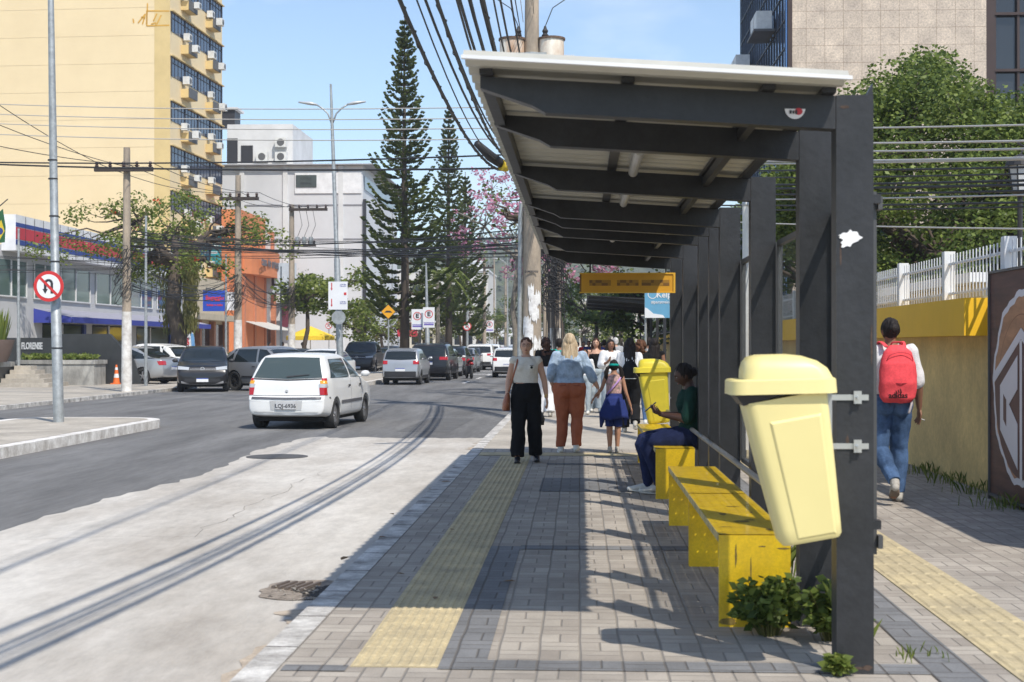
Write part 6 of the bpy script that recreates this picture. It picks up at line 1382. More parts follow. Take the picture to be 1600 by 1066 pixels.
for x0, z1, x1, z0, lab in ((-.25, 8.9, -.75, 6.6, 'left pair line to the transformer pole'), (-.23, 8.8, -.71, 6.7, 'partner of left pair line to the transformer pole'), (-.2, 9.2, -.5, 7.3, 'pale power line left of the transformer'), (.0, 9.6, -.35, 8.1, 'upper pale power line'), (.05, 9.4, -.25, 8.0, 'dark power line nearest the pole')):
    wire(lab, [(x1 + .05, -8, z0 + .9), (Xa(831, 34) + x0, 33.8, z1)], .008, WIREG if 'pale' in lab else WIRE, .55, group=G2)
b = MB(); xx = -1.17; b.tube([(xx - .28, 20.0, 4.35), (xx - .1, 20.3, 4.2), (xx + .05, 20.5, 4.12), (xx + .2, 20.6, 4.10)], [.05, .075, .07, .02], 10); tag(b.build('splice_box', WIRE, smooth=True), 'black cable splice closure beside the roof edge', 'cable splice')
b = MB(); b.tube([(xx + .04, 20.45, 4.10), (xx + .12, 20.52, 4.09)], .082, 10); tag(b.build('splice_end', M('splice_yellow', (.55, .40, .03), .6), smooth=40), 'yellow end cap of the cable splice', 'cable splice')
# wires crossing the street to the left
px0 = Xa(831, 34)
for py0, py1, m_, r, lab in ((153, 166, WIREG, .014, 'topmost pale wire across the street'), (169, 183, WIREG, .014, 'second pale wire across the street'), (184, 199, WIREG, .014, 'third pale wire across the street'), (201, 216, WIREG, .014, 'fourth pale wire across the street'),
        (247, 240, WIRE, .022, 'upper black cable at crossarm height'), (249, 262, WIRE, .026, 'lower black cable at crossarm height')):
    wire(lab, [(Xa(-60, 42), 42, Za(py0, 42)), (px0, 34, Za(py1, 34))], r, m_, .12, group='wires crossing the street')
rnd = random.Random(6)
for k in range(16):
    yy = 38 + rnd.uniform(-1, 1); z0 = Za(rnd.uniform(374, 402), yy); zl = Za(rnd.uniform(355, 398), 46)
    wire('dark wire in the low bundle crossing the street', [(-14.6, 45.6, zl), (px0 + rnd.uniform(-.1, .1), 34 + rnd.uniform(0, 6), z0)], rnd.choice((.007, .010, .016)), WIRE, rnd.uniform(.05, .4), group='bundle of low wires across the street')
for k in range(12):
    wire('slack wire strung between the left utility poles', [(-14.7, 45.6, 3.3 + rnd.random() * 1.1), (-14.7, 60.6, 3.4 + rnd.random() * 1.2)], rnd.choice((.009, .012, .018)), WIRE, rnd.uniform(.1, .7), group='wires between the left poles')
    wire('slack wire between the farther left utility poles', [(-14.7, 60.8, 3.6 + rnd.random() * 1.2), (-14.7, 73, 3.6 + rnd.random() * 1.2)], rnd.choice((.009, .014)), WIRE, rnd.uniform(.1, .7), group='wires between the left poles')
    if k < 7: wire('wire running left from the first utility pole', [(-34, 47 + rnd.uniform(-6, 2), 4.2 + rnd.random() * 1.6), (-14.8, 45.6, 3.5 + rnd.random() * .8)], rnd.choice((.008, .012)), WIRE, rnd.uniform(.0, .4), group='wires left of the first pole')
for k, (a_, z_) in enumerate(((-26, 10.6), (-26, 9.9), (-26, 9.1))):
    wire('thin dark wire slanting down to the first crossarm', [(Xa(-40, 38), 38, Za(130 + 42 * k, 38)), (-15.5 + k * .6, 45.6, 7.35)], .012, WIRE, .1, group='wires slanting to the first crossarm')
for k in range(3):
    wire('high wire between the left crossarms', [(-15.6 + k * .9, 45.6, 7.4), (-15.4 + k * .8, 60.8, 8.1)], .012, WIRE, .25, group='wires between the left crossarms'); wire('high wire between the farther crossarms', [(-15.4 + k * .8, 60.8, 8.1), (-14.8 + k * .9, 73, 8.75)], .012, WIRE, .3, group='wires between the left crossarms')
# wires on the right in front of the glossy tree
for k, (pa, pb, m_, r) in enumerate(((195, 199, WIREG, .010), (216, 224, WIREG, .012), (229, 236, WIREG, .012), (244, 250, WIREG, .016), (249, 251, WIREG, .012), (257, 264, WIRE, .012), (268, 274, WIRE, .010), (279, 284, WIRE, .014), (283, 291, WIRE, .016), (292, 300, WIRE, .012), (300, 306, WIREG, .010), (307, 318, WIRE, .012), (322, 362, WIREG, .009), (312, 325, WIRE, .010))):
    wire('pale wire before the glossy tree' if m_ is WIREG else 'dark wire before the glossy tree', [(px0 + .2, 33.8, Za(pa - 14 + k, 33)), (Xa(1700, 13), 13, Za(pb, 13))], r, m_, .1, group='wires on the right')
# ---------------------------------------------------------------- people
SK1 = M('skin_fair', (.50, .29, .20), .5, var=.06, spec=.35); SK2 = M('skin_brown', (.25, .125, .075), .5, var=.06, spec=.35); SK3 = M('skin_dark', (.085, .042, .028), .48, var=.06, spec=.4); SK4 = M('skin_tan', (.36, .19, .12), .5, var=.06, spec=.35)
LIP = M('lips', (.24, .08, .065), .5); EYEW = M('eye_white', (.38, .36, .34), .4); EYED = M('eye_dark', (.02, .015, .01), .3)
def hairm(n, c0, c1): 
    m = M(n, c1, .62, spec=.2, var=.3, vs=14, stretch=(1, 1, .12), stain=c0, bump=.5, bs=60); return m
H_BLK = hairm('hair_black', (.008, .006, .006), (.025, .02, .018)); H_BRN = hairm('hair_brown', (.05, .022, .012), (.12, .055, .03)); H_BLD = hairm('hair_blonde', (.22, .15, .085), (.60, .49, .34)); H_GRY = hairm('hair_grey', (.35, .34, .32), (.55, .54, .52)); H_CUR = hairm('hair_dark_brown', (.02, .01, .008), (.06, .03, .02))
CL = lambda n, c, **k: M('cloth_' + n, c, .9, var=k.pop('var', .12), vs=k.pop('vs', 9), bump=.25, bs=160, spec=.15, **k)
V = Vector
def ell(b, p, q, ra, rb, n=14): b.tube([p, q], [ra, rb], n)
def capsule(b, pts, rads, n=14, flat=None, up=None):
    b.tube(pts, rads, n, flat=flat, up=up)
    fa = flat[0] if isinstance(flat, list) else (flat or (1, 1))
    for p, r in ((pts[0], rads[0]), (pts[-1], rads[-1])):
        k = min(fa); b.ball(p, r * (1 if not flat else k), nu=10, nv=8)
def smooth_path(pts, rads, k=4):
    """Catmull-Rom through joints so that limbs bend softly"""
    P_, R_ = [], []
    pts = [V(p) for p in pts]
    for i in range(len(pts) - 1):
        p0, p1, p2, p3 = pts[max(i - 1, 0)], pts[i], pts[i + 1], pts[min(i + 2, len(pts) - 1)]
        for j in range(k):
            t = j / k; t = t
            P_.append(.5 * ((2 * p1) + (p2 - p0) * t + (2 * p0 - 5 * p1 + 4 * p2 - p3) * t * t + (-p0 + 3 * p1 - 3 * p2 + p3) * t ** 3)); R_.append(rads[i] + (rads[i + 1] - rads[i]) * t)
    return P_ + [pts[-1]], R_ + [rads[-1]]
def hand(b, w, d, palm, side, s=1.0, curl=.5, thumb=1, detail=True):
    """wrist w, direction d of the fingers, palm normal, side = towards the thumb"""
    d = V(d).normalized(); palm = V(palm); palm = (palm - d * palm.dot(d)).normalized(); side = d.cross(palm).normalized() * (1 if side > 0 else -1)
    w = V(w); pc = w + d * .055 * s
    b.tube([w - d * .01, w + d * .02 * s, w + d * .06 * s, w + d * .092 * s], [.026 * s, .031 * s, .039 * s, .037 * s], 10, up=side, flat=(1, .42))
    if not detail:
        b.tube([w + d * .08 * s, w + (d + palm * curl * .4).normalized() * .17 * s], [.034 * s, .02 * s], 8, up=side, flat=(1, .45)); 
        b.tube([w + d * .03 * s + side * .02 * s, w + d * .09 * s + side * .05 * s], [.013 * s, .009 * s], 6); return
    for k, (o, l_) in enumerate(((.029, .070), (.010, .078), (-.010, .073), (-.028, .058))):
        p = w + d * .088 * s + side * o * s; q = d + side * o * 1.5; pts = [p]; a = curl * (.35 + .12 * k)
        dirv = q.normalized()
        for seg, f in enumerate((.45, .32, .23)):
            an = a * (seg + 1); v = (dirv * math.cos(an) + palm * math.sin(an)); pts.append(pts[-1] + v * l_ * f * s)
        b.tube(pts, [.0088 * s, .0082 * s, .0076 * s, .0062 * s], 7); b.ball(pts[-1], .0062 * s, nu=6, nv=4)
    p = w + d * .025 * s + side * .024 * s; q = p + (d * .7 + side * .75 + palm * .2).normalized() * .036 * s; r_ = q + (d + side * .15 + palm * .35 * (1 + curl)).normalized() * .030 * s
    b.tube([p, q, r_], [.013 * s, .010 * s, .0075 * s], 7); b.ball(r_, .0075 * s, nu=6, nv=4)
def headm(b, c, T, s=1.0, ear=True):
    """head with brow, sockets, nose, lips, chin and ears; local -y is the face"""
    nu, nv = 40, 30; vs = []; fs = []
    for j in range(nv + 1):
        th = PI * j / nv - PI / 2
        for i in range(nu):
            a = 2 * PI * i / nu; x, y, z = math.cos(th) * math.sin(a), -math.cos(th) * math.cos(a), math.sin(th)
            X, Y, Z = x * .074, y * .094, z * .112
            if Z < 0:
                k = -Z / .112; X *= 1 - .30 * k ** 1.6; 
                if y < 0: Y = Y * (1 - .10 * k) - .004 * k
                else: Y *= 1 - .35 * k
            if y > 0: Y *= 1.04
            f = max(0, -y)
            g = lambda cx, cz, sx, sz: math.exp(-((X - cx) / sx) ** 2 - ((Z - cz) / sz) ** 2) * (f > .2)
            Y -= .020 * g(0, -.022, .011, .011) + .011 * g(0, -.004, .008, .022) + .0045 * (g(0, -.052, .022, .006) + g(0, -.063, .018, .006)) + .008 * g(0, -.092, .022, .014) + .004 * g(0, .026, .045, .010)
            Y += .009 * (g(.030, .008, .015, .010) + g(-.030, .008, .015, .010)) + .003 * g(0, -.076, .03, .006)
            vs.append(T @ (V((X, Y, Z)) * s) + V(c))
    fs = [(j * nu + i, j * nu + (i + 1) % nu, (j + 1) * nu + (i + 1) % nu, (j + 1) * nu + i) for j in range(nv) for i in range(nu)]
    b.add(vs, fs)
    if ear:
        for sx in (1, -1): b.add([], []); p = V(c) + T @ (V((sx * .074, .012, -.008)) * s); b.ball(p, .009 * s, .017 * s, .029 * s, 8, 6)
def person(name_lab, loc, rz, H=1.65, skin=SK1, J=None, torso=None, garments=(), hair=None, fem=1.0, voxel=.0062, detail=True, yaw=0, tilt=0, nod=0, spine=None, group=None, shoe=None, hands=None, face=True, sexy=None):
    """one continuous body plus clothing; local -y is forward, metres for a 1.68 m figure, scaled to H"""
    S = H / 1.68; t = thing('person', name_lab, 'person', loc, rz, group); t.scale = (S, S, S)
    j = dict(shL=(.165, 0, 1.375), shR=(-.165, 0, 1.375), elL=(.215, .02, 1.10), elR=(-.215, .02, 1.10), wrL=(.235, -.05, .86), wrR=(-.235, -.05, .86), hipL=(.088, 0, .90), hipR=(-.088, 0, .90),
             knL=(.095, -.015, .48), knR=(-.095, -.015, .48), anL=(.095, .03, .085), anR=(-.095, .03, .085), toL=(.105, -.13, .02), toR=(-.105, -.13, .02), pel=(0, 0, .92), wai=(0, .0, 1.07), che=(0, .0, 1.27), nek=(0, .01, 1.42), hed=(0, -.012, 1.565))
    if J: j.update(J)
    j = {k: V(v) for k, v in j.items()}
    hx = (j['hipL'] - j['hipR']).normalized(); sx_ = (j['shL'] - j['shR']).normalized()
    g = dict(hip=.172, waist=.128, chest=.150, belly=.1, depth=1.0, thigh=.088, calf=.055, arm=.043); g.update(torso or {})
    dp = g['depth']
    def torso_rings(b, inf=0, z0=0, z1=1, hem=None):
        """z0..1 along the spine: 0 crotch, 1 neck base"""
        a = [(-.10, g['hip'] * .62, .085 * dp), (-.05, g['hip'] * .93, .108 * dp), (.0, g['hip'], .122 * dp), (.07, g['hip'] * .93, .115 * dp), (.15, g['waist'], .095 * dp), (.24, g['waist'] * 1.06, .10 * dp), (.32, g['chest'], .112 * dp), (.40, g['chest'] * 1.0, .106 * dp), (.46, g['chest'] * .78, .084 * dp), (.495, .078, .064), (.53, .052, .053)]
        path = [j['pel'] + (j['pel'] - j['wai']).normalized() * .12, j['pel'], j['wai'], j['che'], j['nek'], j['nek'] + (j['hed'] - j['nek']).normalized() * .06]
        ls = [-.12, 0, .15, .35, .50, .56]; rs = []
        lo, hi = -.12 + .68 * z0, -.12 + .68 * z1 + .001
        samp = [q for q in a if lo <= q[0] <= hi]
        for s_, rx, ry in samp:
            for i in range(5):
                if s_ <= ls[i + 1] or i == 4: f = (s_ - ls[i]) / (ls[i + 1] - ls[i]); p = path[i].lerp(path[i + 1], f); tn = (path[min(i + 1, 5)] - path[i]).normalized(); break
            u = hx.lerp(sx_, max(0, min(1, s_ / .45))); u = (u - tn * u.dot(tn)).normalized(); w = tn.cross(u)
            ex = inf * (1 if s_ > -.06 else .6)
            if hem and s_ == samp[0][0]: ex += hem
            rs.append([p + u * (rx + ex) * math.cos(q) * (1 - .0 * abs(math.sin(q))) + w * (ry + ex) * math.sin(q) * (1 + (.10 if math.sin(q) < 0 else -.05)) for q in [2 * PI * k / 20 for k in range(20)]])
        return rs
    fwd = V((0, -1, 0)); ct = (j['nek'] - j['che']).normalized(); cf = sx_.cross(ct).normalized(); cf = cf if cf.y < 0 or abs(cf.y) < .3 else -cf
    cf = V((sx_.y, -sx_.x, 0)).normalized(); cf = cf - ct * cf.dot(ct); cf.normalize()
    pf = V((hx.y, -hx.x, 0)).normalized(); pt = (j['wai'] - j['pel']).normalized(); pf = (pf - pt * pf.dot(pt)).normalized()
    def bust(b, inf=0):
        if fem > 0:
            for s_ in (1, -1): b.ball(j['che'] + sx_ * s_ * .068 + cf * (.072 + inf) * dp - ct * .0, (.058) * fem + inf * .4, nu=12, nv=8)
    def seat(b, inf=0):
        for s_ in (1, -1): b.ball(j['pel'] + hx * s_ * .07 - pf * .055 * dp - pt * .03, .085 * (g['hip'] / .172) + inf, nu=12, nv=8)
    def leg(b, sd, inf=0, end=1.0, flare=0, kneef=1, cal=None):
        h, k, a = j['hip' + sd], j['kn' + sd], j['an' + sd]; th = g['thigh'] * (g['hip'] / .172); c1 = k.lerp(a, .3)
        pts = [h, h.lerp(k, .5), k, c1, k.lerp(a, .7), a]; rr = [th * 1.05 + inf, th * .9 + inf, .058 + inf * 1.1 + flare * .4, .057 + inf + flare * .6, .043 + inf + flare * .85, .034 + inf * 1.05 + flare]
        if end < 1:
            n_ = max(2, int(round(end * 5)) + 1); pts, rr = pts[:n_], rr[:n_]
        pts, rr = smooth_path(pts, rr, 3); capsule(b, pts, rr, 14) if end >= 1 and not flare else b.tube(pts, rr, 14)
    def arm(b, sd, inf=0, end=1.0):
        s_, e_, w_ = j['sh' + sd], j['el' + sd], j['wr' + sd]; am = g['arm']
        pts = [s_, s_.lerp(e_, .45), e_, e_.lerp(w_, .35), w_]; rr = [am * 1.12 + inf * .8, am + inf, am * .86 + inf, am * .84 + inf, .025 + inf]
        n_ = max(2, int(round(end * 4)) + 1); pts, rr = smooth_path(pts[:n_], rr[:n_], 3)
        if end <= .5: rr = [r_ + .008 * (i / len(rr)) for i, r_ in enumerate(rr)]
        capsule(b, pts, rr, 12)
    b = MB(); b.rings(torso_rings(b)); bust(b); seat(b)
    for sd in 'LR':
        leg(b, sd); arm(b, sd)
        a, to = j['an' + sd], j['to' + sd]; hl = a + (a - to).normalized() * .03; hl.z = a.z - .05
        f_ = (to - V((a.x, a.y, to.z))); heel = V((a.x, a.y, 0)) - f_.normalized() * .035 + V((0, 0, a.z - .055)); b.tube([heel, V((a.x, a.y, a.z - .045)) + f_ * .25, to + V((0, 0, .01))], [.034, .038, .03], 10, flat=(1, .8)); b.ball(a, .038)
        hd = (hands or {}).get(sd); e_, w_ = j['el' + sd], j['wr' + sd]; dv = (w_ - e_).normalized()
        if hd: hand(b, w_, hd[0], hd[1], hd[2], 1, hd[3], detail=detail)
        else: hand(b, w_, dv + V((0, -.1, -.1)), V((-1 if sd == 'L' else 1, .2, 0)), 1 if sd == 'L' else -1, 1, .5, detail=detail)
        s_ = j['sh' + sd]; b.ball(s_, g['arm'] * 1.15, nu=12, nv=8); b.tube([j['nek'].lerp(s_, .12) - ct * .006, s_ - ct * .012], [.046, .038], 10)
    T = Matrix.Rotation(yaw, 3, 'Z') @ Matrix.Rotation(nod, 3, 'X') @ Matrix.Rotation(tilt, 3, 'Y')
    hc = j['hed']; b.tube([j['nek'] - ct * .03, hc + T @ V((0, .018, -.05))], [.054, .048], 12); headm(b, hc, T)
    o = mobj('body', bake(b, voxel=voxel, smooth=1), skin, t)
    at = lambda x, y, z: hc + T @ V((x, y, z))
    R4 = T.to_4x4()
    def loc_ball(bb, c_, rx, ry, rz_, nu=14, nv=10): bb.ball((0, 0, 0), rx, ry, rz_, nu, nv, Matrix.Translation(hc) @ R4 @ Matrix.Translation(V(c_)))
    if face:
        for s_ in (1, -1):
            e = MB(); loc_ball(e, (s_ * .030, -.0785, .008), .0115, .010, .0048); ey = e.build('eye', EYEW, t, smooth=True)
            e = MB(); loc_ball(e, (s_ * .030, -.0845, .008), .0062, .0055, .0050); e.build('iris', EYED, ey, smooth=True)
            e = MB(); e.tube([at(s_ * .014, -.0925, .026), at(s_ * .03, -.091, .031), at(s_ * .047, -.080, .026)], [.0035, .004, .002], 6); e.build('eyebrow', hair[1] if hair else H_BLK, t)
        e = MB(); loc_ball(e, (0, -.0905, -.0575), .021, .008, .0065); e.build('mouth', LIP, t, smooth=True)
    # clothing
    rn = random.Random(hash(name_lab) % 999 if False else len(name_lab))
    off = V((rn.uniform(0, 9), 0, 0))
    wr = lambda k: (lambda co_: k * (noise.noise(V((co_.x * 9, co_.y * 9, co_.z * 5)) + off) + .5 * noise.noise(V((co_.x * 22, co_.y * 22, co_.z * 14)) + off)))
    vx = max(voxel * 1.3, .008)
    for gm in garments:
        kind, mat = gm[0], gm[1]; o_ = gm[2] if len(gm) > 2 else {}
        b = MB(); inf = o_.get('inf', .012)
        if kind == 'pants':
            b.rings(torso_rings(b, inf, 0, o_.get('top', .38))); seat(b, inf)
            for sd in 'LR': leg(b, sd, inf + .004, o_.get('end', 1), o_.get('flare', 0))
            m_ = mobj('trousers', bake(b, voxel=vx, smooth=3, disp=wr(o_.get('wr', .010))), mat, t)
        elif kind == 'top':
            b.rings(torso_rings(b, inf, o_.get('bot', .2), o_.get('up', .91), o_.get('hem'))); bust(b, inf)
            for sd in 'LR':
                s_ = j['sh' + sd]
                if o_.get('sleeve', 0) >= 0:
                    b.ball(s_ - ct * .006, g['arm'] * 1.12 + inf * .7, nu=12, nv=8); b.tube([j['nek'].lerp(s_, .3) - ct * .014, s_ - ct * .012], [.043 + inf, .038 + inf], 10)
                    if o_.get('sleeve', 0) > 0: arm(b, sd, inf + o_.get('loose', 0), o_['sleeve'])
                else: b.tube([j['nek'].lerp(s_, .45) + ct * .0 - ct * .03, s_.lerp(j['nek'], .35) - ct * .02], [.045 + inf, .040 + inf], 8)
            m_ = mobj(o_.get('name', 'shirt'), bake(b, voxel=vx, smooth=2, disp=wr(o_.get('wr', .009))), mat, t)
        elif kind == 'skirt':
            b = MB(); n = 40; rs = []
            c0, c1 = j['pel'] + pt * .10, j['pel'] - V((0, 0, o_.get('len', .35)))
            for i in range(8):
                f = i / 7; c_ = c0.lerp(c1, f); rr = g['hip'] * (.9 + .2 * min(1, f * 2)) + o_.get('fl', .05) * f; rs.append([c_ + V((rr * math.cos(a) * (1 + .05 * f * math.sin(7 * a)), rr * .78 * math.sin(a) * (1 + .07 * f * math.sin(5 * a + 1)), .02 * f * math.sin(3 * a + 1))) for a in [2 * PI * k / n for k in range(n)]])
            b.rings(rs, caps=False); m_ = b.build(o_.get('name', 'skirt'), mat, t, smooth=True, recalc=False); q = m_.modifiers.new('t', 'SOLIDIFY'); q.thickness = .008
        elif kind == 'shoes':
            for sd in 'LR':
                a, to = j['an' + sd], j['to' + sd]; f_ = (to - V((a.x, a.y, to.z)));
                lift = a.z - .085; b = MB(); heel = V((a.x, a.y, .035 + lift)) - f_.normalized() * .045; toe = to + f_.normalized() * .035 + V((0, 0, .018))
                b.tube([heel + V((0, 0, .01)), heel.lerp(toe, .3) + V((0, 0, .02)), heel.lerp(toe, .65) + V((0, 0, .008)), toe], [.036, .043, .043, .030], 12, flat=[(1, .95), (1, 1), (1, .72), (1, .6)], up=f_.cross(V((0, 0, 1)))); b.ball(heel, .036); b.ball(toe, .026)
                if o_.get('high', True): b.tube([heel.lerp(a, .3), a + V((0, 0, .01))], [.042, .044], 10)
                s_o = mobj('shoe', bake(b, voxel=.007, smooth=2), mat, t)
                b = MB(); b.tube([heel - V((0, 0, .026)), heel.lerp(toe, .5) - V((0, 0, .028)), toe - V((0, 0, .014))], [.038, .046, .034], 12, flat=[(1, .3)] * 3, up=f_.cross(V((0, 0, 1)))); mo = b.build('sole', o_.get('sole', mat), s_o, smooth=True)
    # hair
    if hair:
        kind, hm = hair[0], hair[1]; b = MB()
        ho = lambda k: (lambda c_: k * noise.noise(V((c_.x * 45, c_.y * 45, c_.z * 7)) + off))
        if kind in ('long', 'longback'):
            L_ = hair[2]; loc_ball(b, (0, .016, .022), .086, .100, .108, 18, 12)
            sp_ = hair[3] if len(hair) > 3 else .0
            pts = [at(0, .03, .04), at(0, .065, -.06), at(0, .075, -.16), at(0, .082, -.16 - L_ * .5), at(0, .075, -.16 - L_)]
            b.tube(pts, [.088, .098 + sp_ * .3, .105 + sp_ * .7, .112 + sp_, .092 + sp_], 20, up=T @ V((1, 0, 0)), flat=(1, .48))
            for s_ in (1, -1): b.tube([at(s_ * .07, .0, .03), at(s_ * .088, .01, -.05), at(s_ * .092, .01, -.15), at(s_ * .085, .02, -.16 - L_ * .5)], [.024, .028, .030, .018], 8)
            if kind == 'long': pass
        elif kind == 'bun' or kind == 'tied':
            loc_ball(b, (0, .014, .020), .082, .098, .104, 18, 12)
            if kind == 'bun': loc_ball(b, (0, .105, .035 if len(hair) < 3 else hair[2]), .045, .040, .045)
        elif kind == 'short':
            loc_ball(b, (0, .016, .020), .084, .099, .106, 18, 12); loc_ball(b, (0, .045, -.03), .078, .06, .06)
        elif kind == 'curly':
            for k in range(70):
                a = rn.uniform(0, 2 * PI); e = rn.uniform(-.9, 1.4); p = V((math.cos(a) * math.cos(e) * .092, math.sin(a) * math.cos(e) * .105 + .03, math.sin(e) * .11 - hair[2] * rn.random() * (1 if math.sin(a) > -.2 else 0)))
                if p.y < -.045 and p.z < .05: continue
                loc_ball(b, p, .034, .034, .036, 8, 6)
            loc_ball(b, (0, .018, .022), .084, .098, .106)
        elif kind == 'pigtails':
            loc_ball(b, (0, .016, .020), .083, .098, .105, 18, 12)
            for s_ in (1, -1): b.tube([at(s_ * .075, .035, .0), at(s_ * .115, .04, -.03), at(s_ * .135, .035, -.10), at(s_ * .14, .03, -.2), at(s_ * .125, .03, -.27)], [.03, .035, .04, .036, .012], 10)
        m_ = bake(b, voxel=.006, smooth=2, disp=ho(.010 if kind != 'curly' else .004))
        # clear the face
        bm = bmesh.new(); bm.from_mesh(m_); inv = T.transposed(); rm = []
        for v in bm.verts:
            q = inv @ (v.co - hc)
            lim = .052 - .35 * max(0, abs(q.x) - .035)
            if q.y < -.035 and q.z < .060 - .25 * abs(q.x) and abs(q.x) < .078: rm.append(v)
        bmesh.ops.delete(bm, geom=rm, context='VERTS'); bm.to_mesh(m_); bm.free()
        mobj('hair', m_, hm, t)
    t['_'] = 0; del t['_']
    return t, j, at
def tubepart(name, mat, t, pts, r, n=8, flat=None, up=None, k=4, smooth=True):
    p, rr = smooth_path(pts, [r] * len(pts) if not isinstance(r, list) else r, k); b = MB(); b.tube(p, rr, n, flat=flat, up=up); return b.build(name, mat, t, smooth=smooth)

C_CREAM = CL('cream', (.66, .62, .54), var=.05); C_BLACK = CL('black', (.012, .012, .013)); C_DENIM = CL('light_denim', (.33, .42, .53), var=.35, vs=10); C_RUST = CL('rust', (.36, .115, .06)); C_NAVY = CL('navy', (.025, .04, .16)); C_JEAN = CL('dark_jeans', (.018, .026, .075), var=.3); C_BJEAN = CL('blue_jeans', (.07, .125, .235), var=.6, vs=4)
C_GREEN = CL('dark_green', (.012, .045, .035)); C_WHITE = CL('white', (.70, .70, .70), var=.04); C_GREY = CL('grey', (.34, .35, .36)); C_LJ = CL('pale_jeans', (.36, .42, .46)); C_PAT = M('print_dress', (.42, .24, .24), .9, var=.8, vs=22, stain=(.10, .12, .08)); C_LIL = CL('lilac', (.42, .26, .50)); C_TEAL = CL('teal', (.01, .32, .27)); C_PINKBAG = CL('coral_backpack', (.80, .085, .10), var=.1, vs=4)
LEATH = M('tan_leather', (.30, .10, .045), .45, var=.15, vs=8); SHW = M('shoe_white', (.62, .61, .57), .6, var=.1, vs=10); SHB = M('shoe_black', (.02, .02, .025), .35); SHG = M('shoe_grey', (.36, .34, .30), .7, var=.15, vs=12)
def at_px(px, py, d): return W(px, d, py)

# 1. woman in cream blouse walking towards the camera
c = W(822, 18.3)
t, j, at = person('woman in cream blouse and wide black trousers coming toward the camera', (c.x, c.y, 0), R(2), 1.60, SK1,
    dict(elL=(.245, .0, 1.10), wrL=(.275, -.03, .88), elR=(-.235, .03, 1.11), wrR=(-.255, -.06, .90), knL=(.115, -.01, .48), anL=(.135, .08, .10), toL=(.15, -.08, .02), knR=(-.10, -.08, .49), anR=(-.115, -.16, .085), toR=(-.12, -.33, .02)),
    dict(hip=.182, waist=.150, chest=.158, arm=.046, depth=1.05), [('pants', C_BLACK, dict(inf=.018, flare=.032, wr=.016, top=.42)), ('top', C_CREAM, dict(bot=.30, up=.91, sleeve=0, inf=.012, wr=.012, name='blouse')), ('shoes', SHB, dict(high=False))],
    ('tied', H_BRN), nod=R(-2), voxel=.0058)
GLW = M('spectacle_frame', (.10, .08, .07), .3, .6)
for s_ in (1, -1): b = MB(); b.tube([at(s_ * (.030 + .022 * math.cos(a)), -.1015, .006 + .018 * math.sin(a)) for a in [2 * PI * i / 16 for i in range(17)]], .0018, 4); b.build('glasses', GLW, t)
tubepart('shoulder_strap', LEATH, t, [(-.11, .02, 1.425), (-.125, -.115, 1.33), (-.185, -.12, 1.12), (-.235, -.06, .95)], .012, 8, flat=(1, .4), up=(1, 0, 0))
b = MB(); b.tube([(-.27, -.04, .70), (-.265, -.04, .80), (-.25, -.04, .90), (-.24, -.04, .94)], [.13, .125, .085, .04], 16, up=(0, 1, 0), flat=(1, .42)); b.build('handbag', LEATH, t, smooth=True)
b = MB(); b.cyl((.075, -.135 - .02, 1.28), .018, .004, 12, 'y'); b.box(.05, .10, -.162, -.158, 1.305, 1.312); b.build('blouse_emblem', C_BLACK, t)
b = MB(); b.tube([(.26, -.035, .905), (.272, -.035, .895)], [.030, .030], 14); b.build('bracelet', M('gold', (.6, .4, .12), .3, .9), t)
# handbag of another passer-by at her side
b = MB(); b.tube([(.20, .08, .50), (.21, .08, .58), (.19, .08, .68)], [.07, .075, .03], 12, up=(0, 1, 0), flat=(1, .6)); b.build('carrier_bag', M('bag_dark', (.06, .055, .05), .6, var=.5, vs=14), t, smooth=True)

# 2. blonde woman in denim jacket seen from behind
c = W(890, 19.9)
t2, j2, at2 = person('blonde woman in pale denim jacket and rust trousers holding a girl by the hand', (c.x, c.y, 0), PI, 1.66, SK1,
    dict(elL=(.26, .04, 1.12), wrL=(.25, -.12, .96), elR=(-.29, .03, 1.12), wrR=(-.40, -.02, .92), shL=(.175, 0, 1.37), shR=(-.175, 0, 1.37), knL=(.10, -.03, .48), anL=(.125, .02, .085), toL=(.14, -.14, .02), knR=(-.10, .0, .49), anR=(-.095, .10, .11), toR=(-.11, -.03, .03), hipL=(.1, 0, .9), hipR=(-.1, 0, .9)),
    dict(hip=.228, waist=.185, chest=.175, arm=.054, depth=1.22, thigh=.088), [('pants', C_RUST, dict(inf=.012, flare=.018, wr=.014, top=.45)), ('top', C_DENIM, dict(bot=.2, up=.91, sleeve=.85, inf=.018, loose=.004, wr=.013, name='denim_jacket')), ('shoes', SHW, dict(sole=SHW))],
    ('long', H_BLD, .20, .012), hands={'R': (V((-.25, 0, -1)), V((1, 0, 0)), -1, .9)}, voxel=.0062, face=False)
tubepart('jacket_seam', M('denim_seam', (.16, .24, .36), .9), t2, [(-.16, .150, 1.29), (0, .168, 1.285), (.16, .150, 1.29)], .004, 5)
for s_ in (1, -1): tubepart('pocket_seam', M('rust_seam', (.22, .06, .03), .9), t2, [(s_ * .05, .170, .96), (s_ * .09, .185, .955), (s_ * .15, .155, .96)], .004, 5)
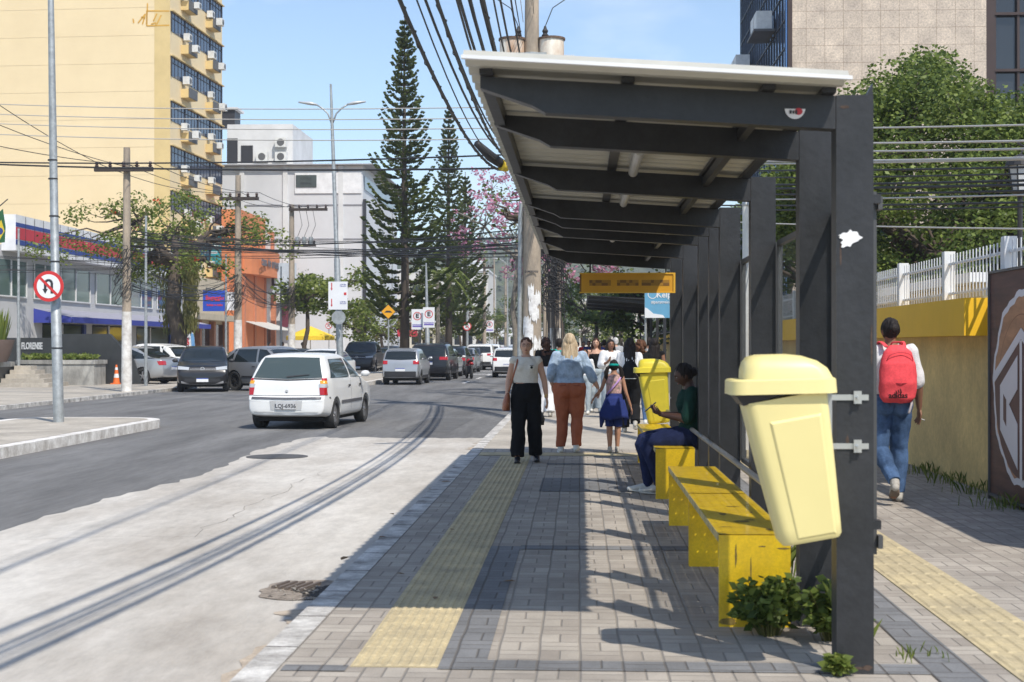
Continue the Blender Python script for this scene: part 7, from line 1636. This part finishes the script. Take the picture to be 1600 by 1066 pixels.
# 3. girl with pigtails
c = W(957, 19.9)
t3, j3, at3 = person('small girl with pigtails and lilac sash, blue jacket tied round her waist', (c.x + .02, c.y, 0), PI, 1.30, SK4,
    dict(shL=(.15, 0, 1.36), shR=(-.15, 0, 1.36), elL=(.225, .0, 1.15), wrL=(.335, -.03, 1.02), elR=(-.22, .02, 1.08), wrR=(-.30, -.04, .84), knL=(.08, -.01, .48), anL=(.075, .06, .09), toL=(.075, -.07, .02), knR=(-.07, -.02, .48), anR=(-.06, -.02, .085), toR=(-.065, -.17, .02), hed=(0, -.01, 1.56)),
    dict(hip=.150, waist=.125, chest=.132, arm=.036, depth=.9, thigh=.075), [('top', C_PAT, dict(bot=.36, sleeve=-1, inf=.012, wr=.008)), ('pants', C_NAVY, dict(inf=.02, end=.35, top=.4)), ('skirt', C_NAVY, dict(len=.30, fl=.09, name='tied_jacket')), ('shoes', SHG, {})],
    ('pigtails', H_BLK), fem=0, voxel=.0065, face=False)
tubepart('sash', C_LIL, t3, [(-.13, .02, 1.38), (-.06, .125, 1.28), (.06, .125, 1.14), (.13, .06, 1.06)], .018, 8, flat=(1, .4))
tubepart('headband', C_TEAL, t3, [at3(-.085, .02, .02), at3(-.05, .10, .03), at3(0, .118, .03), at3(.05, .10, .03), at3(.085, .02, .02)], .022, 8, flat=(.5, 1))
b = MB(); b.add([], []); b.tube([(-.14, .02, .95), (-.20, .02, .7), (-.21, .02, .50)], [.05, .06, .015], 10, flat=(1, .4)); b.tube([(.12, .05, .95), (.20, .05, .7), (.235, .05, .46)], [.05, .07, .02], 10, flat=(1, .4)); b.build('jacket_sleeve', C_NAVY, t3, smooth=True)
# 4. seated woman in dark green on the third bench, looking at her phone (profile facing the road)
t4, j4, at4 = person('woman in dark green shirt seated on a yellow bench looking at her phone', (1.10, 14.5, 0), R(-90), 1.68, SK3,
    dict(pel=(0, .05, .58), wai=(0, .06, .72), che=(0, .04, .92), nek=(0, .02, 1.07), hed=(0, -.045, 1.20), hipL=(.088, .02, .57), hipR=(-.088, .02, .57), knL=(.10, -.42, .52), knR=(-.10, -.46, .53), anL=(.10, -.30, .09), anR=(-.09, -.40, .09), toL=(.11, -.45, .02), toR=(-.10, -.56, .02),
         shL=(.165, .03, 1.02), shR=(-.165, .03, 1.02), elL=(.21, -.03, .77), elR=(-.21, -.03, .77), wrL=(.09, -.26, .80), wrR=(-.09, -.28, .80)),
    dict(hip=.19, waist=.16, chest=.165, arm=.050, depth=1.15, thigh=.095), [('pants', C_JEAN, dict(inf=.012, top=.42)), ('top', C_GREEN, dict(bot=.24, sleeve=.5, inf=.016, wr=.012)), ('shoes', SHW, dict(sole=SHW))],
    ('bun', H_BLK, -.01), nod=R(24), voxel=.0062, hands={'L': (V((-.45, -.75, .35)), V((-.5, 0, .8)), -1, 1.1), 'R': (V((.45, -.75, .35)), V((.5, 0, .8)), 1, 1.1)})
b = MB(Matrix.Translation((0, -.385, .875)) @ Matrix.Rotation(R(-50), 4, 'X')); b.box(-.037, .037, -.005, .005, -.075, .075); b.build('phone', M('phone_black', (.02, .02, .022), .2), t4, bevel=.004)
b = MB(); [b.ball(at4(s_ * .083, .005, -.035), .009) for s_ in (-1,)]; b.build('earring', M('silver_metal', (.7, .7, .7), .2, .9), t4, smooth=True)
b = MB(); b.box(-.10, -.06, -.175, -.172, .955, .975); b.build('shirt_emblem', C_WHITE, t4)
# 5. person with coral backpack walking away on the right
c = W(1391, 13.6)
t5, j5, at5 = person('person with coral red backpack and blue jeans walking away past the yellow wall', (c.x, c.y, 0), PI + R(6), 1.76, SK2,
    dict(shL=(.19, 0, 1.38), shR=(-.19, 0, 1.38), elL=(.24, .04, 1.12), wrL=(.26, -.04, .90), elR=(-.25, .02, 1.10), wrR=(-.285, -.05, .86), knL=(.10, .0, .49), anL=(.06, .30, .22), toL=(.05, .24, .06), knR=(-.105, -.08, .49), anR=(-.10, -.08, .085), toR=(-.11, -.24, .02)),
    dict(hip=.198, waist=.160, chest=.172, arm=.050, depth=1.15, thigh=.088), [('pants', C_BJEAN, dict(inf=.010, flare=.014, wr=.012, top=.36)), ('top', C_WHITE, dict(bot=.26, sleeve=.42, inf=.016, wr=.012)), ('shoes', SHG, dict(sole=M('sole_brown', (.16, .12, .09), .8)))],
    ('bun', H_BLK, .02), voxel=.0062, face=False, fem=.6)
b = MB(); b.tube([(0, .19, .93), (0, .20, .97), (0, .215, 1.10), (0, .21, 1.26), (0, .19, 1.37), (0, .175, 1.43)], [.13, .165, .175, .165, .13, .07], 20, up=(1, 0, 0), flat=(1, .58))
bk = mobj('backpack', bake(b, voxel=.009, smooth=3, disp=lambda c_: .007 * noise.noise(V((c_.x * 12, c_.y * 12, c_.z * 12)))), C_PINKBAG, t5)
DC = M('coral_dark', (.50, .03, .05), .7)
tubepart('zip', DC, bk, [(-.135, .245, 1.10), (0, .325, 1.095), (.135, .245, 1.10)], .0045, 5); tubepart('zip', DC, bk, [(-.12, .24, 1.25), (-.10, .285, 1.34), (0, .30, 1.37), (.10, .285, 1.34), (.12, .24, 1.25)], .0035, 5)
tubepart('handle', DC, bk, [(-.05, .16, 1.43), (-.04, .20, 1.46), (.04, .20, 1.46), (.05, .16, 1.43)], .007, 6)
for s_ in (1, -1): tubepart('shoulder_strap', C_PINKBAG, t5, [(s_ * .08, .14, 1.42), (s_ * .105, .02, 1.465), (s_ * .12, -.10, 1.38), (s_ * .14, -.13, 1.2), (s_ * .17, .02, 1.02)], .022, 8, flat=(1, .35), up=(1, 0, 0))
b = MB(); text('adidas', .07, FR((.035, .322, .985), (-1, 0, 0), (0, 0, 1)), b, .002, 1, .002); b.prism([(-.0, 1.015), (.0, 1.015)], 0, 0, 'xz') if False else None
for k in range(3): b.add([(.055 - k * .02, .326, 1.01), (.04 - k * .02, .326, 1.01), (.052 - k * .02, .324, 1.03 + k * .008), (.060 - k * .02, .324, 1.03 + k * .008)], [(0, 1, 2, 3)])
b.build('lettering', C_BLACK, bk)
tubepart('hanging_strap', M('strap_grey', (.5, .45, .45), .8), t5, [(-.13, .20, .96), (-.12, .22, .90), (-.10, .21, .82)], .011, 6, flat=(1, .4))
tubepart('cigarette', C_WHITE, t5, [(-.30, -.07, .76), (-.35, -.09, .745)], .004, 6)
# 6. people farther along the pavement
WALKF = dict(knL=(.09, -.05, .49), anL=(.09, -.06, .09), toL=(.10, -.22, .03), knR=(-.09, -.01, .48), anR=(-.09, .12, .10), toR=(-.1, -.02, .02))
def far(lab, px, d, rz, H, skin, garm, hair, J=None, tor=None, fem=1.0, vox=.011, face=True, hands=None, z=0, **k):
    c = W(px, d); jj = dict(WALKF); jj.update(J or {}); return person(lab, (c.x, c.y, z), rz, H, skin, jj, tor or dict(hip=.18, waist=.145), garm, hair, fem, vox, False, face=face, group=k.get('group', 'people farther along the pavement'), hands=hands)
far('young woman in black strappy top and pale grey jeans walking toward the camera', 931, 32, 0, 1.66, SK1, [('pants', C_LJ, dict(inf=.02, flare=.045, top=.36)), ('top', C_BLACK, dict(bot=.2, up=.80, sleeve=-1, inf=.012)), ('shoes', SHW, dict(sole=SHW))], ('longback', H_CUR, .12), vox=.009)
far('woman in open white shirt over pale trousers looking at her phone', 954, 29.5, R(14), 1.62, SK2, [('pants', C_LJ, dict(inf=.03, flare=.03)), ('top', C_WHITE, dict(bot=.2, sleeve=.7, inf=.03, loose=.01)), ('shoes', SHW, {})], ('long', H_BLK, .14, .03), J=dict(elR=(-.23, -.02, 1.12), wrR=(-.13, -.24, 1.20)), vox=.009, hands={'R': (V((.2, -.8, .4)), V((0, 0, 1)), 1, .9)})
t6, _, at6 = far('woman with long black hair and black backpack walking away beside the girl', 984, 24.5, PI, 1.62, SK2, [('pants', C_BLACK, dict(inf=.02, flare=.03)), ('top', C_WHITE, dict(bot=.2, sleeve=.5, inf=.02)), ('shoes', SHG, dict(sole=SHW))], ('longback', H_BLK, .30), J=dict(knR=(-.09, -.03, .49), anR=(-.09, .22, .2), toR=(-.1, .15, .06)), vox=.008)
b = MB(); b.tube([(0, .20, .90), (0, .21, 1.0), (0, .21, 1.15), (0, .18, 1.27)], [.12, .15, .145, .08], 16, up=(1, 0, 0), flat=(1, .6)); bk = b.build('backpack', C_BLACK, t6, smooth=True); tubepart('reflective_strip', SHW, bk, [(-.1, .275, .97), (0, .30, .97), (.1, .275, .97)], .006, 5)
far('woman with curly dark hair in black top and white skirt seen behind the front woman', 853, 30, PI, 1.66, SK2, [('top', C_BLACK, dict(bot=.34, sleeve=.4)), ('pants', C_WHITE, dict(inf=.02, flare=.05, top=.4)), ('shoes', SHG, {})], ('curly', H_CUR, .26))
far('child with dark hair looking round beside the young woman in black', 914, 31, R(-10), 1.42, SK4, [('top', C_WHITE, dict(bot=.2, sleeve=.5)), ('pants', C_LJ, {}), ('shoes', SHW, {})], ('short', H_BLK), fem=0)
far('grey haired man in grey shirt walking away', 962, 44, PI, 1.74, SK1, [('top', C_GREY, dict(bot=.2, sleeve=.5, inf=.02)), ('pants', C_JEAN, {}), ('shoes', SHB, {})], ('short', H_GRY), fem=0, tor=dict(chest=.18, waist=.165, hip=.17))
far('person with short wavy brown hair behind the far bin', 1001, 27, PI, 1.60, SK2, [('top', C_BLACK, dict(bot=.2, sleeve=.5)), ('pants', C_BJEAN, {}), ('shoes', SHW, dict(sole=SHW))], ('curly', H_BRN, .04))
far('woman with black hair in dark sleeveless top beyond the far bin', 1022, 28.5, PI, 1.64, SK2, [('top', C_BLACK, dict(bot=.2, sleeve=0)), ('pants', C_LJ, {}), ('shoes', SHW, {})], ('longback', H_BLK, .2))
far('person in teal shirt half hidden left of the blonde woman', 874, 33, PI, 1.66, SK2, [('top', C_TEAL, dict(bot=.2, sleeve=.5)), ('pants', C_JEAN, {}), ('shoes', SHB, {})], ('short', H_BLK), fem=0)
CBL = CL('royal_blue', (.03, .06, .26)); CRD = CL('red', (.45, .02, .02))
for px, d, rz, H, sk, tm, pm_, hm, lab in ((1003, 43, R(60), 1.66, SK3, CBL, C_JEAN, H_BLK, 'person in royal blue shirt turned sideways by the railing'), (944, 52, PI, 1.7, SK2, CBL, C_JEAN, H_BLK, 'person in blue shirt beyond the grey haired man'), (978, 50, PI, 1.64, SK2, C_BLACK, C_JEAN, H_CUR, 'dark haired person in black right of the grey haired man'),
        (920, 60, 0, 1.7, SK2, C_NAVY, C_JEAN, H_BLK, 'small figure in navy far along the pavement'), (912, 66, 0, 1.68, SK2, CRD, C_JEAN, H_BLK, 'small figure in red shirt far along the pavement'), (940, 72, PI, 1.66, SK2, C_TEAL, C_JEAN, H_BLK, 'small figure in teal far along the pavement'), (903, 80, PI, 1.7, SK2, C_WHITE, C_JEAN, H_BLK, 'small figure in white farthest along the pavement'), (953, 63, 0, 1.6, SK1, C_RUST, C_BJEAN, H_BRN, 'small figure in rust top far along the pavement'),
        (1047 - 34, 36, PI, 1.7, SK2, C_GREY, C_JEAN, H_BLK, 'person in grey shirt partly behind the shelter posts')):
    far(lab, px, d, rz, H, sk, [('top', tm, dict(bot=.2, sleeve=.5, inf=.018)), ('pants', pm_, {})], ('short', hm), vox=.016, fem=.4, face=False)
# people by the shops on the left
for px, d, tm, lab in ((370, 66, C_RUST, 'person in rust top near the brick column on the left pavement'), (421, 74, CRD, 'person in red before the orange shop'), (441, 76, C_BLACK, 'person in black before the orange shop'), (473, 80, C_WHITE, 'person in white near the yellow parasol')):
    far(lab, px, d, R(90), 1.68, SK2, [('top', tm, dict(bot=.2, sleeve=.5, inf=.018)), ('pants', C_JEAN, {})], ('short', H_BLK), vox=.016, fem=.3, face=False, group='people by the shops on the left')
# traffic cone
t = thing('traffic_cone', 'orange and white traffic cone beside the black wall', 'traffic cone', (Xa(182, 54.5), 54.5, 0)); ORC = M('cone_orange', (.75, .16, .03), .6)
b = MB(); b.box(-.18, .18, -.18, .18, 0, .04); b.build('base', ORC, t)
for k, (z0, z1) in enumerate(((.04, .25), (.25, .4), (.4, .55), (.55, .65), (.65, .75))): b = MB(); f = lambda z: .14 - .14 * z; b.tube([(0, 0, z0), (0, 0, z1)], [f(z0), f(z1)], 16); b.build('cone_band', ORC if k % 2 == 0 else SWh, t)
# ---------------------------------------------------------------- air: pale even haze between camera and hill
hb = MB(); hb.box(-910, 910, -310, 1510, -1.3, 110)
hm = bpy.data.materials.new('haze'); hm.use_nodes = True; hn = hm.node_tree; hn.nodes.remove(hn.nodes['Principled BSDF'])
pv = hn.nodes.new('ShaderNodeVolumePrincipled'); pv.inputs['Color'].default_value = (.86, .91, 1, 1); pv.inputs['Density'].default_value = .0005; pv.inputs['Anisotropy'].default_value = .2
hn.links.new(pv.outputs[0], hn.nodes['Material Output'].inputs['Volume'])
ho_ = hb.build('haze', hm); tag(ho_, kind='stuff')
# the scratch scene used for baking shapes is not part of the place
if 's' in _tmp: bpy.data.scenes.remove(_tmp['s'])
